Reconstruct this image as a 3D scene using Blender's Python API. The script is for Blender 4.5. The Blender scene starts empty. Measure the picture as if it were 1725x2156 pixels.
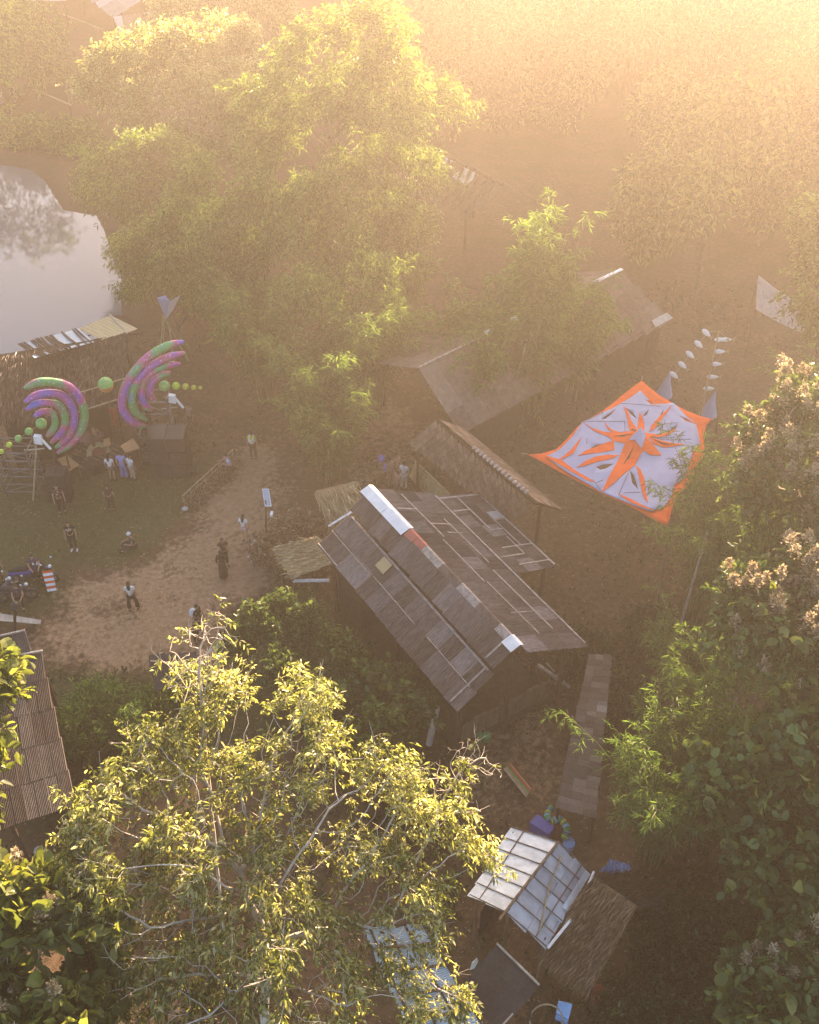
import bpy, bmesh, math, random
import numpy as np
from mathutils import Vector, Matrix, Quaternion
from mathutils.geometry import delaunay_2d_cdt

scene = bpy.context.scene
COL = scene.collection
R = math.radians

# ------------------------------------------------------------------ camera
CAM_H, PITCH, FOC = 32.0, 40.0, 2145.0          # metres, degrees below the horizon, focal length in 1725x2156 picture units
cam_data = bpy.data.cameras.new('camera')
cam_data.sensor_fit = 'VERTICAL'
cam_data.sensor_height = 24.0
cam_data.lens = 24.0 * FOC / 2156.0
cam_data.clip_end = 2000.0
cam = bpy.data.objects.new('camera', cam_data)
COL.objects.link(cam)
cam.location = (0, 0, CAM_H)
cam.rotation_euler = (R(90 - PITCH), 0, 0)
scene.camera = cam

# ------------------------------------------------------------------ sky, sun, exposure
SUN_EL, SUN_AZ = 15.0, 19.0                      # degrees; azimuth measured from +Y towards +X
world = bpy.data.worlds.new('World')
scene.world = world
world.use_nodes = True
wn = world.node_tree
wn.nodes.clear()
wo = wn.nodes.new('ShaderNodeOutputWorld')
wb = wn.nodes.new('ShaderNodeBackground')
sky = wn.nodes.new('ShaderNodeTexSky')
sky.sky_type = 'NISHITA'
sky.sun_disc = False
sky.sun_elevation = R(SUN_EL)
sky.sun_rotation = R(SUN_AZ)
sky.air_density = 1.0
sky.dust_density = 2.5
wb.inputs['Strength'].default_value = 0.06
wn.links.new(sky.outputs[0], wb.inputs['Color'])
wn.links.new(wb.outputs[0], wo.inputs['Surface'])

sun_data = bpy.data.lights.new('sun', 'SUN')
sun_data.energy = 5.0
sun_data.angle = R(0.5)
sun_data.color = (1.0, 0.69, 0.44)
sun = bpy.data.objects.new('sun', sun_data)
COL.objects.link(sun)
_sd = Vector((math.sin(R(SUN_AZ)) * math.cos(R(SUN_EL)), math.cos(R(SUN_AZ)) * math.cos(R(SUN_EL)), math.sin(R(SUN_EL))))
sun.rotation_euler = _sd.to_track_quat('Z', 'Y').to_euler()
sun.location = (30, 150, 60)

scene.view_settings.view_transform = 'Standard'
scene.view_settings.look = 'None'
scene.view_settings.gamma = 1.0
scene.view_settings.use_curve_mapping = False
scene.view_settings.exposure = 3.08

scene.render.engine = 'CYCLES'
scene.cycles.use_denoising = True
try:
    scene.cycles.denoiser = 'OPENIMAGEDENOISE'
except Exception:
    pass
scene.cycles.max_bounces = 6
scene.cycles.diffuse_bounces = 3
scene.cycles.glossy_bounces = 2
scene.cycles.transmission_bounces = 4
scene.cycles.volume_bounces = 0
scene.cycles.transparent_max_bounces = 6
HAZE_DENSITY, HAZE_ANISO = 0.00165, 0.69
CREST = 41.5                                    # height of an unseen ridge, shaped to keep the low sun off the ground
HAZE_COLOR = (1.0, 0.88, 0.75)

# ------------------------------------------------------------------ helpers
_c, _s = math.cos(R(PITCH)), math.sin(R(PITCH))


def ray(px, py):
    u, v = (px - 862.5) / FOC, (1078.0 - py) / FOC
    return Vector((u, _c + v * _s, -_s + v * _c))


def g(px, py, z=0.0):
    """point of the place at height z that the photograph shows at (px, py)"""
    d = ray(px, py)
    t = (z - CAM_H) / d.z
    return Vector((d.x * t, d.y * t, z))


def gy(px, py, y):
    """the same, at distance y in front of the camera"""
    d = ray(px, py)
    t = y / d.y
    return Vector((d.x * t, y, CAM_H + d.z * t))


def gplane(px, py, a, b):
    """the same, on the vertical plane through the points a and b"""
    n = Vector((b - a)).cross(Vector((0, 0, 1))).normalized()
    o = Vector((0, 0, CAM_H))
    d = ray(px, py)
    t = (a - o).dot(n) / d.dot(n)
    return o + d * t


def Z1(x, y): return (.2604 * x, 610.9 + .2604 * y)
def Z3(x, y): return (790.6 + .3958 * x, 521.1 + .3958 * y)
def Z4(x, y): return (1383.5 + .2 * x, 539 + .2 * y)
def Z8(x, y): return (1096 + .25 * x, 772.6 + .25 * y)
def Z5(x, y): return (952.3 + .2604 * x, 1662 + .2604 * y)


def sstep(a, b, x):
    t = np.clip((x - a) / (b - a), 0, 1)
    return t * t * (3 - 2 * t)


def terrain(x, y):
    x = np.asarray(x, float)
    y = np.asarray(y, float)
    right = sstep(-25, 12, x)
    r = np.clip(y - 97, 0, None)
    h = 0.46 * r * sstep(0, 20, r) * right + np.clip(y - 131, 0, None) * (1.05 + .4 * (1 - right))
    return np.minimum(h, CREST - 10.5 * (1 - sstep(36, 40, x)) - 5 * (1 - sstep(9, 13, x)) + 1.4 * np.sin(x * .13) + .8 * np.sin(x * .41 + 1))  # unseen crest lowered in places so the sun reaches chosen trees


def tag(o, label=None, cat=None, group=None, kind=None):
    if label: o['label'] = label
    if cat: o['category'] = cat
    if group: o['group'] = group
    if kind: o['kind'] = kind
    return o


def thing(name, label, cat, loc=(0, 0, 0), group=None):
    o = bpy.data.objects.new(name, None)
    o.empty_display_size = .3
    COL.objects.link(o)
    o.location = loc
    return tag(o, label, cat, group)


def origin(o):
    v = Vector((0, 0, 0))
    while o is not None:
        v = v + o.location
        o = o.parent
    return v


def link(o, parent=None):
    COL.objects.link(o)
    if parent is not None:
        o.parent = parent
    return o


class MB:
    """collects shapes in world coordinates, links them as ONE mesh object"""

    def __init__(self):
        self.v, self.f = [], []

    def poly(self, pts):
        n = len(self.v)
        self.v += [tuple(p) for p in pts]
        self.f.append(tuple(range(n, n + len(pts))))
        return self

    def hexa(self, b, t):
        n = len(self.v)
        self.v += [tuple(p) for p in b] + [tuple(p) for p in t]
        k = len(b)
        self.f.append(tuple(n + k - 1 - i for i in range(k)))
        self.f.append(tuple(n + k + i for i in range(k)))
        for i in range(k):
            j = (i + 1) % k
            self.f.append((n + i, n + j, n + k + j, n + k + i))
        return self

    def box(self, c, s, rz=0.0):
        c = Vector(c)
        m = Matrix.Rotation(rz, 3, 'Z')
        q = [(-1, -1), (1, -1), (1, 1), (-1, 1)]
        b = [c + m @ Vector((x * s[0] / 2, y * s[1] / 2, -s[2] / 2)) for x, y in q]
        t = [c + m @ Vector((x * s[0] / 2, y * s[1] / 2, s[2] / 2)) for x, y in q]
        return self.hexa(b, t)

    def beam(self, a, b, w, h=None):
        a, b = Vector(a), Vector(b)
        h = h or w
        d = (b - a).normalized()
        up = Vector((0, 0, 1)) if abs(d.z) < .95 else Vector((0, 1, 0))
        s = d.cross(up).normalized() * (w / 2)
        u = s.cross(d).normalized() * (h / 2)
        return self.hexa([a - s - u, a + s - u, a + s + u, a - s + u], [b - s - u, b + s - u, b + s + u, b - s + u])

    def slab(self, pts, th):
        """a polygon with thickness th below it"""
        pts = [Vector(p) for p in pts]
        n = (pts[1] - pts[0]).cross(pts[2] - pts[0]).normalized()
        if n.z < 0:
            pts = pts[::-1]
            n = -n
        return self.hexa([p - n * th for p in pts], pts)

    def tube(self, pts, rad, n=6, cap=True):
        pts = [Vector(p) for p in pts]
        if not hasattr(rad, '__len__'):
            rad = [rad] * len(pts)
        base = len(self.v)
        prev = None
        for i, p in enumerate(pts):
            d = (pts[min(i + 1, len(pts) - 1)] - pts[max(i - 1, 0)])
            if d.length < 1e-9: d = Vector((0, 0, 1))
            d.normalize()
            if prev is None:
                a = Vector((1, 0, 0)) if abs(d.x) < .8 else Vector((0, 1, 0))
                prev = d.cross(a).normalized()
            s = (prev - d * prev.dot(d))
            if s.length < 1e-6: s = d.orthogonal()
            s.normalize()
            prev = s
            t = d.cross(s)
            for k in range(n):
                a = 2 * math.pi * k / n
                self.v.append(tuple(p + (s * math.cos(a) + t * math.sin(a)) * rad[i]))
        for i in range(len(pts) - 1):
            for k in range(n):
                a, b = base + i * n + k, base + i * n + (k + 1) % n
                self.f.append((a, b, b + n, a + n))
        if cap:
            self.f.append(tuple(base + k for k in reversed(range(n))))
            self.f.append(tuple(base + (len(pts) - 1) * n + k for k in range(n)))
        return self

    def ball(self, c, r, n=8, m=6, sz=1.0):
        c = Vector(c)
        rr = r if hasattr(r, '__len__') else (r, r, r * sz)
        base = len(self.v)
        for i in range(1, m):
            th = math.pi * i / m
            for k in range(n):
                a = 2 * math.pi * k / n
                self.v.append((c.x + rr[0] * math.sin(th) * math.cos(a), c.y + rr[1] * math.sin(th) * math.sin(a), c.z + rr[2] * math.cos(th)))
        top = len(self.v)
        self.v.append((c.x, c.y, c.z + rr[2]))
        self.v.append((c.x, c.y, c.z - rr[2]))
        for i in range(m - 2):
            for k in range(n):
                a, b = base + i * n + k, base + i * n + (k + 1) % n
                self.f.append((a, a + n, b + n, b))
        for k in range(n):
            b = base + (k + 1) % n
            self.f.append((top, base + k, b))
            q = base + (m - 2) * n
            self.f.append((top + 1, q + (k + 1) % n, q + k))
        return self

    def mesh(self, name, mat, off=(0, 0, 0), smooth=False):
        me = bpy.data.meshes.new(name)
        ox, oy, oz = off
        me.from_pydata([(x - ox, y - oy, z - oz) for x, y, z in self.v], [], self.f)
        if mat is not None:
            me.materials.append(mat)
        if smooth:
            me.polygons.foreach_set('use_smooth', [True] * len(me.polygons))
        me.update()
        return me

    def build(self, name, mat, parent=None, smooth=False, at=None):
        if parent is None:
            if at is None:
                zmin = min(v[2] for v in self.v)
                at = (sum(v[0] for v in self.v) / len(self.v), sum(v[1] for v in self.v) / len(self.v), zmin)
            o = bpy.data.objects.new(name, self.mesh(name, mat, at, smooth))
            o.location = at
            return link(o)
        o = bpy.data.objects.new(name, self.mesh(name, mat, origin(parent), smooth))
        return link(o, parent)


def fast_mesh(name, verts, tris, mat, smooth=False):
    me = bpy.data.meshes.new(name)
    verts = np.asarray(verts, np.float32)
    tris = np.asarray(tris, np.int32)
    k = tris.shape[1]
    me.vertices.add(len(verts))
    me.vertices.foreach_set('co', verts.ravel())
    me.loops.add(tris.size)
    me.loops.foreach_set('vertex_index', tris.ravel())
    me.polygons.add(len(tris))
    me.polygons.foreach_set('loop_start', np.arange(0, tris.size, k, dtype=np.int32))
    me.update(calc_edges=True)
    if smooth:
        me.polygons.foreach_set('use_smooth', np.ones(len(tris), bool))
    if mat is not None:
        me.materials.append(mat)
    return me


def unit(a):
    return a / np.maximum(np.linalg.norm(a, axis=-1, keepdims=True), 1e-9)


def leaf_geo(pos, dirs, length, width, rng, fold=.18, droop=.0):
    """two-triangle folded leaves; returns verts, tris"""
    pos = np.asarray(pos, float)
    n = len(pos)
    d = unit(np.asarray(dirs, float))
    L = np.broadcast_to(np.asarray(length, float), (n,))[:, None]
    W = np.broadcast_to(np.asarray(width, float), (n,))[:, None]
    side = unit(np.cross(d, rng.normal(size=(n, 3))))
    nrm = np.cross(side, d)
    nrm = np.where(nrm[:, 2:3] < 0, -nrm, nrm)
    if float(np.mean(W / L)) > .36:             # broad leaves get a rounder outline
        tip = pos + d * L + np.array([0, 0, -1.]) * L * droop
        q = [pos]
        for sg_, fr, w_ in ((1, .25, .42), (1, .68, .40)):
            q.append(pos + d * L * fr + side * W * w_ + nrm * W * fold * .8)
        q.append(tip)
        for sg_, fr, w_ in ((-1, .68, .40), (-1, .25, .42)):
            q.append(pos + d * L * fr - side * W * w_ + nrm * W * fold * .8)
        v = np.stack(q, 1).reshape(-1, 3)
        i = np.arange(n)[:, None] * 6
        t = np.concatenate([i + np.array([[0, 1, 2]]), i + np.array([[0, 2, 3]]), i + np.array([[0, 3, 4]]), i + np.array([[0, 4, 5]])], 1).reshape(-1, 3)
        return v, t
    mid = pos + d * L * .45
    tip = pos + d * L + np.array([0, 0, -1.]) * L * droop
    a = mid + side * W * .5 + nrm * W * fold
    b = mid - side * W * .5 + nrm * W * fold
    v = np.stack([pos, a, tip, b], 1).reshape(-1, 3)
    i = np.arange(n)[:, None] * 4
    t = np.concatenate([i + np.array([[0, 1, 2]]), i + np.array([[0, 2, 3]])], 1).reshape(-1, 3)
    return v, t


# ------------------------------------------------------------------ materials
def nt(name):
    m = bpy.data.materials.new(name)
    m.use_nodes = True
    t = m.node_tree
    t.nodes.clear()
    out = t.nodes.new('ShaderNodeOutputMaterial')
    return m, t, out


def N(t, kind, **kw):
    n = t.nodes.new(kind)
    for k, v in kw.items():
        if k.startswith('_'):
            setattr(n, k[1:], v)
        else:
            n.inputs[k].default_value = v
    return n


def ramp(t, fac, stops):
    r = t.nodes.new('ShaderNodeValToRGB')
    e = r.color_ramp.elements
    while len(e) < len(stops):
        e.new(.5)
    for x, (p, c) in zip(e, stops):
        x.position = p
        x.color = (*c, 1)
    t.links.new(fac, r.inputs[0])
    return r.outputs[0]


def mixc(t, fac, a, b, mode='MIX'):
    m = t.nodes.new('ShaderNodeMix')
    m.data_type = 'RGBA'
    m.blend_type = mode
    for s, x in ((m.inputs[0], fac), (m.inputs[6], a), (m.inputs[7], b)):
        if isinstance(x, (int, float)):
            s.default_value = x
        elif isinstance(x, tuple):
            s.default_value = (*x, 1)
        else:
            t.links.new(x, s)
    return m.outputs[2]


def mat_basic(name, c1, c2=None, scale=3.0, rough=.8, bump=.15, spec=.3, metal=0.0, rand=None, stretch=(1, 1, 1), detail=5, space='Object', trans=0.0, fine=None):
    """noise-mottled surface; rand = colours picked per object"""
    m, t, out = nt(name)
    b = N(t, 'ShaderNodeBsdfPrincipled', Roughness=rough, Metallic=metal)
    b.inputs['Specular IOR Level'].default_value = spec
    tc = t.nodes.new('ShaderNodeTexCoord')
    mp = t.nodes.new('ShaderNodeMapping')
    mp.inputs['Scale'].default_value = stretch
    t.links.new(tc.outputs[space], mp.inputs[0])
    oi = t.nodes.new('ShaderNodeObjectInfo')
    add = N(t, 'ShaderNodeVectorMath', _operation='ADD')
    sc = N(t, 'ShaderNodeVectorMath', _operation='SCALE')
    sc.inputs['Scale'].default_value = 37.0 if rand else 0.0
    t.links.new(oi.outputs['Random'], sc.inputs[0])
    t.links.new(mp.outputs[0], add.inputs[0])
    t.links.new(sc.outputs[0], add.inputs[1])
    no = N(t, 'ShaderNodeTexNoise', Scale=scale, Detail=detail, Roughness=.65)
    t.links.new(add.outputs[0], no.inputs['Vector'])
    c2 = c2 or tuple(x * .65 for x in c1)
    col = ramp(t, no.outputs['Fac'], [(.32, c2), (.68, c1)])
    if rand:
        rc = ramp(t, oi.outputs['Random'], rand)
        col = mixc(t, .68, col, rc)
        col = mixc(t, .5, col, ramp(t, no.outputs['Fac'], [(.3, (.35, .35, .35)), (.7, (1, 1, 1))]), 'MULTIPLY')
    if fine:
        n2 = N(t, 'ShaderNodeTexNoise', Scale=fine, Detail=3, Roughness=.6)
        t.links.new(add.outputs[0], n2.inputs['Vector'])
        col = mixc(t, .6, col, ramp(t, n2.outputs['Fac'], [(.3, (.5, .5, .5)), (.7, (1.2, 1.2, 1.2))]), 'MULTIPLY')
    t.links.new(col, b.inputs['Base Color'])
    if bump:
        bp = N(t, 'ShaderNodeBump', Strength=bump, Distance=.03)
        t.links.new(no.outputs['Fac'], bp.inputs['Height'])
        t.links.new(bp.outputs[0], b.inputs['Normal'])
    sh = b.outputs[0]
    if trans:
        tr = t.nodes.new('ShaderNodeBsdfTranslucent')
        t.links.new(col, tr.inputs['Color'])
        mx = N(t, 'ShaderNodeMixShader', Fac=trans)
        t.links.new(sh, mx.inputs[1])
        t.links.new(tr.outputs[0], mx.inputs[2])
        sh = mx.outputs[0]
    t.links.new(sh, out.inputs['Surface'])
    return m


def mat_leaf(name, stops, trans=.45, tcol=(1.15, 1.1, .6), rough=.45, spec=.35, obj=False, nscale=.5):
    m, t, out = nt(name)
    if obj:
        src = t.nodes.new('ShaderNodeObjectInfo').outputs['Random']
    else:
        src = t.nodes.new('ShaderNodeNewGeometry').outputs['Random Per Island']
    tc = t.nodes.new('ShaderNodeTexCoord')
    no = N(t, 'ShaderNodeTexNoise', Scale=nscale, Detail=2)
    t.links.new(tc.outputs['Object'], no.inputs['Vector'])
    ad = N(t, 'ShaderNodeMath', _operation='MULTIPLY_ADD')
    t.links.new(no.outputs['Fac'], ad.inputs[0])
    ad.inputs[1].default_value = .9
    sub = N(t, 'ShaderNodeMath', _operation='MULTIPLY_ADD')
    t.links.new(src, sub.inputs[0])
    sub.inputs[1].default_value = .75
    sub.inputs[2].default_value = -.32
    t.links.new(sub.outputs[0], ad.inputs[2])
    col = ramp(t, ad.outputs[0], stops)
    b = N(t, 'ShaderNodeBsdfPrincipled', Roughness=rough)
    b.inputs['Specular IOR Level'].default_value = spec
    t.links.new(col, b.inputs['Base Color'])
    tr = t.nodes.new('ShaderNodeBsdfTranslucent')
    t.links.new(mixc(t, 1.0, col, tcol, 'MULTIPLY'), tr.inputs['Color'])
    mx = N(t, 'ShaderNodeMixShader', Fac=trans)
    t.links.new(b.outputs[0], mx.inputs[1])
    t.links.new(tr.outputs[0], mx.inputs[2])
    t.links.new(mx.outputs[0], out.inputs['Surface'])
    return m


M = {}
M['wood'] = mat_basic('old timber', (.16, .115, .08), (.07, .05, .035), 4, .85, .3, .2, stretch=(1, 1, .3))
M['darkwood'] = mat_basic('dark timber', (.065, .045, .033), (.03, .022, .016), 4, .85, .3, .2)
M['pale_wood'] = mat_basic('weathered grey timber', (.42, .38, .34), (.24, .21, .18), 5, .85, .2, .2)
M['bamboo_dry'] = mat_basic('dry bamboo', (.40, .31, .19), (.24, .18, .11), 6, .6, .1, .3)
M['fibre'] = mat_basic('fibre cement sheet', (.19, .15, .135), (.09, .068, .058), 5, .95, .25, .08,
                       rand=[(.0, (.095, .070, .063)), (.4, (.15, .118, .112)), (.75, (.21, .175, .172)), (.93, (.30, .265, .268)), (1, (.41, .38, .39))], stretch=(1, .35, 1), fine=14)
M['fibre_dark'] = mat_basic('dark fibre cement sheet', (.12, .1, .092), (.06, .047, .042), 5, .95, .25, .08,
                            rand=[(.0, (.07, .055, .05)), (.6, (.12, .1, .09)), (1, (.2, .17, .16))], stretch=(1, .35, 1), fine=14)
M['fibre_grey'] = mat_basic('grey fibre cement sheet', (.11, .09, .082), (.055, .043, .038), 5, .95, .25, .08,
                            rand=[(.0, (.06, .052, .05)), (.6, (.092, .082, .08)), (1, (.155, .145, .145))], stretch=(1, .35, 1), fine=14)
M['metal_roof'] = mat_basic('galvanised roof sheet', (.42, .43, .46), (.25, .24, .25), 4, .45, .1, .5,
                            rand=[(.0, (.16, .13, .13)), (.5, (.34, .33, .36)), (1, (.52, .53, .57))])
M['haze_roof'] = mat_basic('haze toned roof sheet', (.24, .17, .135), (.15, .105, .08), 4, .95, .2, .08,
                           rand=[(.0, (.17, .115, .09)), (.6, (.21, .15, .12)), (1, (.28, .215, .18))])  # redder, lighter tone puts the glare over these roofs into their colour
M['seam'] = mat_basic('pale mortar strip', (.36, .32, .30), (.17, .14, .13), 5, .8, .1)
M['white_cap'] = mat_basic('white ridge panel', (.78, .80, .84), (.62, .64, .68), 3, .5, .05, trans=.15)
M['red_cap'] = mat_basic('faded red ridge panel', (.42, .10, .08), (.26, .09, .07), 5, .7, .1)
M['thatch'] = mat_basic('thatch', (.23, .135, .072), (.10, .058, .032), 6, .95, .4, .1, stretch=(1, 1, 1), fine=30)
M['thatch_pale'] = mat_basic('pale thatch', (.33, .24, .13), (.17, .12, .065), 6, .95, .4, .1, fine=30)
M['straw'] = mat_leaf('straw blades', [(.2, (.11, .062, .034)), (.5, (.20, .122, .066)), (.8, (.30, .20, .11))], .1)
M['straw_pale'] = mat_leaf('pale straw blades', [(.2, (.24, .17, .09)), (.5, (.38, .29, .16)), (.8, (.52, .42, .26))], .1)
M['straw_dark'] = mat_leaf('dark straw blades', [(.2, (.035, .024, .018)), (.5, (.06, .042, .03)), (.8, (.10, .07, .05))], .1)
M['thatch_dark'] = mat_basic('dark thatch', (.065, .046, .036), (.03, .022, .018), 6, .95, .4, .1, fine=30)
M['mat_yellow'] = mat_basic('woven straw mat', (.42, .34, .20), (.28, .22, .125), 8, .9, .2, .1, stretch=(1, 3, 1), fine=40)
M['plastic_white'] = mat_basic('translucent white sheet', (.70, .74, .80), (.60, .63, .68), 2, .5, .03, .2, trans=.1,
                               rand=[(0, (.64, .67, .73)), (.5, (.74, .77, .83)), (1, (.84, .87, .92))])
M['plastic_grey'] = mat_basic('grey translucent sheet', (.50, .49, .53), (.42, .42, .46), 2, .5, .03, .2, trans=.12,
                              rand=[(0, (.38, .37, .41)), (.5, (.46, .45, .49)), (1, (.58, .59, .65))])
M['plastic_yellow'] = mat_basic('yellowed clear sheet', (.48, .42, .25), (.36, .31, .18), 3, .4, .05, .4, trans=.3)
M['plastic_blue'] = mat_basic('pale blue clear sheet', (.50, .62, .74), (.40, .50, .62), 3, .35, .05, .5, trans=.2)
M['steel'] = mat_basic('dull steel', (.20, .19, .19), (.12, .115, .115), 6, .4, .05, .5, metal=.6)
M['black'] = mat_basic('black paint', (.022, .021, .022), (.012, .012, .012), 6, .5, .05, .4)
M['white_paint'] = mat_basic('white paint', (.74, .74, .76), (.58, .58, .6), 5, .6, .05)
M['concrete'] = mat_basic('concrete', (.45, .43, .41), (.32, .30, .28), 6, .9, .2)
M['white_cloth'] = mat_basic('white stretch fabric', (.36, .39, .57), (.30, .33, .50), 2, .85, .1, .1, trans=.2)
M['orange_cloth'] = mat_basic('orange stretch fabric', (.82, .145, .035), (.70, .11, .028), 2, .85, .1, .1, trans=.25)
M['pink_cloth'] = mat_basic('pale grey fabric', (.52, .46, .46), (.42, .37, .37), 2, .9, .1, .1, trans=.15)
M['blue_tarp'] = mat_basic('blue tarpaulin', (.26, .36, .60), (.12, .18, .38), 5, .6, .3, .3, detail=3)
M['blue'] = mat_basic('deep blue plastic', (.07, .08, .32), (.045, .05, .22), 4, .5, .05)
M['sky_blue'] = mat_basic('light blue plastic', (.25, .42, .72), (.18, .32, .58), 4, .45, .05)
M['teal'] = mat_basic('teal plastic', (.12, .26, .24), (.08, .19, .18), 4, .6, .05)
M['green'] = mat_basic('green plastic', (.05, .30, .09), (.03, .18, .06), 4, .5, .05)
M['red'] = mat_basic('red plastic', (.45, .05, .03), (.28, .03, .02), 4, .5, .05)
M['dull_red'] = mat_basic('dull red fabric', (.20, .05, .035), (.11, .03, .02), 4, .8, .05)
M['yellow'] = mat_basic('yellow plastic', (.62, .46, .06), (.42, .3, .04), 4, .5, .05)
M['tan_board'] = mat_basic('tan plywood', (.42, .25, .13), (.32, .18, .09), 5, .7, .05)
M['rubber'] = mat_basic('tyre rubber', (.03, .03, .03), (.018, .018, .018), 6, .8, .1)
M['bark_pale'] = mat_basic('pale grey bark', (.54, .49, .42), (.33, .28, .23), 6, .9, .4, .1, stretch=(1, 1, .5))
M['bark'] = mat_basic('brown bark', (.17, .13, .095), (.08, .06, .042), 6, .95, .4, .1)
M['culm'] = mat_basic('bamboo culm', (.20, .20, .08), (.11, .12, .045), 5, .5, .05)
M['glass'] = mat_basic('lamp glass', (.7, .72, .75), (.6, .62, .66), 4, .2, 0)
M['panel_cell'] = mat_basic('solar cells', (.34, .40, .52), (.26, .31, .42), 9, .25, 0, .6)
# foliage
M['leaf_front'] = mat_leaf('sunlit olive leaves', [(.12, (.065, .085, .018)), (.42, (.15, .175, .05)), (.62, (.31, .32, .12)), (.88, (.58, .56, .36))], .58, (1.35, 1.35, .75), .3, .6)
M['leaf_front_obj'] = mat_leaf('sunlit olive leaf', [(.12, (.06, .08, .018)), (.42, (.16, .18, .04)), (.65, (.28, .28, .075)), (.9, (.48, .44, .18))], .5, (1.4, 1.4, .6), .3, .6, obj=True)
M['leaf_fine'] = mat_leaf('feathery leaves', [(.15, (.036, .056, .016)), (.5, (.095, .14, .036)), (.85, (.23, .28, .08))], .52, (1.35, 1.55, .65), nscale=.28)
M['leaf_bamboo'] = mat_leaf('bamboo leaves', [(.15, (.036, .062, .02)), (.5, (.085, .135, .04)), (.85, (.18, .235, .07))], .5, (1.3, 1.5, .65))
M['leaf_broad'] = mat_leaf('broad green leaves', [(.15, (.03, .055, .014)), (.5, (.065, .115, .03)), (.85, (.14, .20, .06))], .4)
M['leaf_teak'] = mat_leaf('teak leaf', [(.15, (.08, .10, .03)), (.5, (.15, .19, .055)), (.85, (.30, .32, .12))], .6, (1.4, 1.4, .6), obj=True)
M['leaf_teak_mass'] = mat_leaf('teak leaves', [(.15, (.06, .075, .024)), (.5, (.13, .155, .045)), (.85, (.26, .27, .09))], .6, (1.4, 1.4, .6))
M['panicle'] = mat_leaf('dry flower panicles', [(.15, (.17, .135, .085)), (.5, (.30, .245, .16)), (.85, (.46, .40, .29))], .45, (1.2, 1.15, 1.0))
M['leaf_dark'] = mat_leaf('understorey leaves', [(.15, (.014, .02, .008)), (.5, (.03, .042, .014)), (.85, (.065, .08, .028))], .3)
M['leaf_grass'] = mat_leaf('grass blades', [(.15, (.05, .05, .02)), (.5, (.085, .09, .03)), (.85, (.17, .14, .06))], .3)
M['leaf_litter'] = mat_leaf('fallen leaves', [(.15, (.10, .06, .035)), (.5, (.19, .12, .07)), (.85, (.33, .24, .15))], .1)
M['leaf_forest'] = mat_leaf('forest leaves', [(.15, (.03, .045, .016)), (.5, (.085, .105, .034)), (.85, (.24, .24, .09))], .45, (1.4, 1.35, .6), nscale=.16)

# ------------------------------------------------------------------ ground, pond, hill
rngG = np.random.default_rng(5)


def pip(px, py, poly):
    inside = np.zeros(px.shape, bool)
    n = len(poly)
    for i in range(n):
        x1, y1 = poly[i]
        x2, y2 = poly[(i + 1) % n]
        c = ((y1 > py) != (y2 > py))
        with np.errstate(divide='ignore', invalid='ignore'):
            xi = (x2 - x1) * (py - y1) / (y2 - y1) + x1
        inside ^= c & (px < xi)
    return inside


def edge_dist(px, py, poly):
    d = np.full(px.shape, 1e9)
    n = len(poly)
    for i in range(n):
        a = np.array(poly[i], float)
        b = np.array(poly[(i + 1) % n], float)
        ab = b - a
        t = np.clip(((px - a[0]) * ab[0] + (py - a[1]) * ab[1]) / (ab @ ab), 0, 1)
        d = np.minimum(d, np.hypot(px - a[0] - t * ab[0], py - a[1] - t * ab[1]))
    return d


def gpoly(pts, z=0.0):
    return [tuple(g(x, y, z).xy) for x, y in pts]


def signed(px, py, poly):
    return np.where(pip(px, py, poly), 1, -1) * edge_dist(px, py, poly)


POND = gpoly([(-420, 330), (-120, 318), (0, 335), (62, 345), (100, 372), (132, 432), (206, 440), (232, 500), (256, 560),
              (258, 640), (272, 690), (240, 712), (120, 748), (0, 775), (-420, 860)])
DIRT = gpoly([(512, 935), (565, 930), (600, 1010), (575, 1100), (600, 1190), (575, 1235), (470, 1290), (440, 1400), (330, 1400),
              (170, 1400), (50, 1350), (120, 1290), (190, 1288), (270, 1282), (265, 1262), (140, 1262), (160, 1228), (250, 1200), (370, 1195), (330, 1170), (395, 1110), (455, 1040)])
LAWN = gpoly([(-200, 990), (200, 985), (380, 965), (470, 960), (400, 1080), (330, 1175), (160, 1215), (120, 1290), (-200, 1320)])
GREEN2 = gpoly([(60, 1400), (330, 1390), (500, 1230), (760, 1250), (940, 1480), (860, 1560), (330, 1600), (140, 1580)])
DIRT2 = gpoly([(120, 2080), (420, 2070), (420, 2300), (60, 2300)])
DIRT3 = gpoly([(930, 1500), (1190, 1440), (1180, 1700), (1040, 1760), (930, 1700)])
DIRT4 = gpoly([(740, 800), (900, 890), (880, 1040), (750, 1010)])
LITTER = gpoly([(960, 1080), (1330, 1040), (1420, 1130), (1440, 1300), (1260, 1340)])

gx = np.concatenate([np.arange(-150, -45, 3.0), np.arange(-45, 60, .6), np.arange(60, 151, 3.0)])
gyv = np.concatenate([np.arange(-16, 4, 2.0), np.arange(4, 60, .5), np.arange(60, 130, 1.0), np.arange(130, 225, 2.0)])
GX, GY = np.meshgrid(gx, gyv)
pond_d = signed(GX, GY, POND)
GZ = terrain(GX, GY) + .05 * np.sin(GX * .7 + 1.3 * np.sin(GY * .31)) * np.sin(GY * .53) - .045
GZ = GZ - 1.1 * sstep(-.8, 1.6, pond_d)
H, W = GX.shape
idx = np.arange(H * W).reshape(H, W)
quads = np.stack([idx[:-1, :-1], idx[:-1, 1:], idx[1:, 1:], idx[1:, :-1]], -1).reshape(-1, 4)


def soft(poly, w=1.7):
    return sstep(-w, w, signed(GX, GY, poly))


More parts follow.
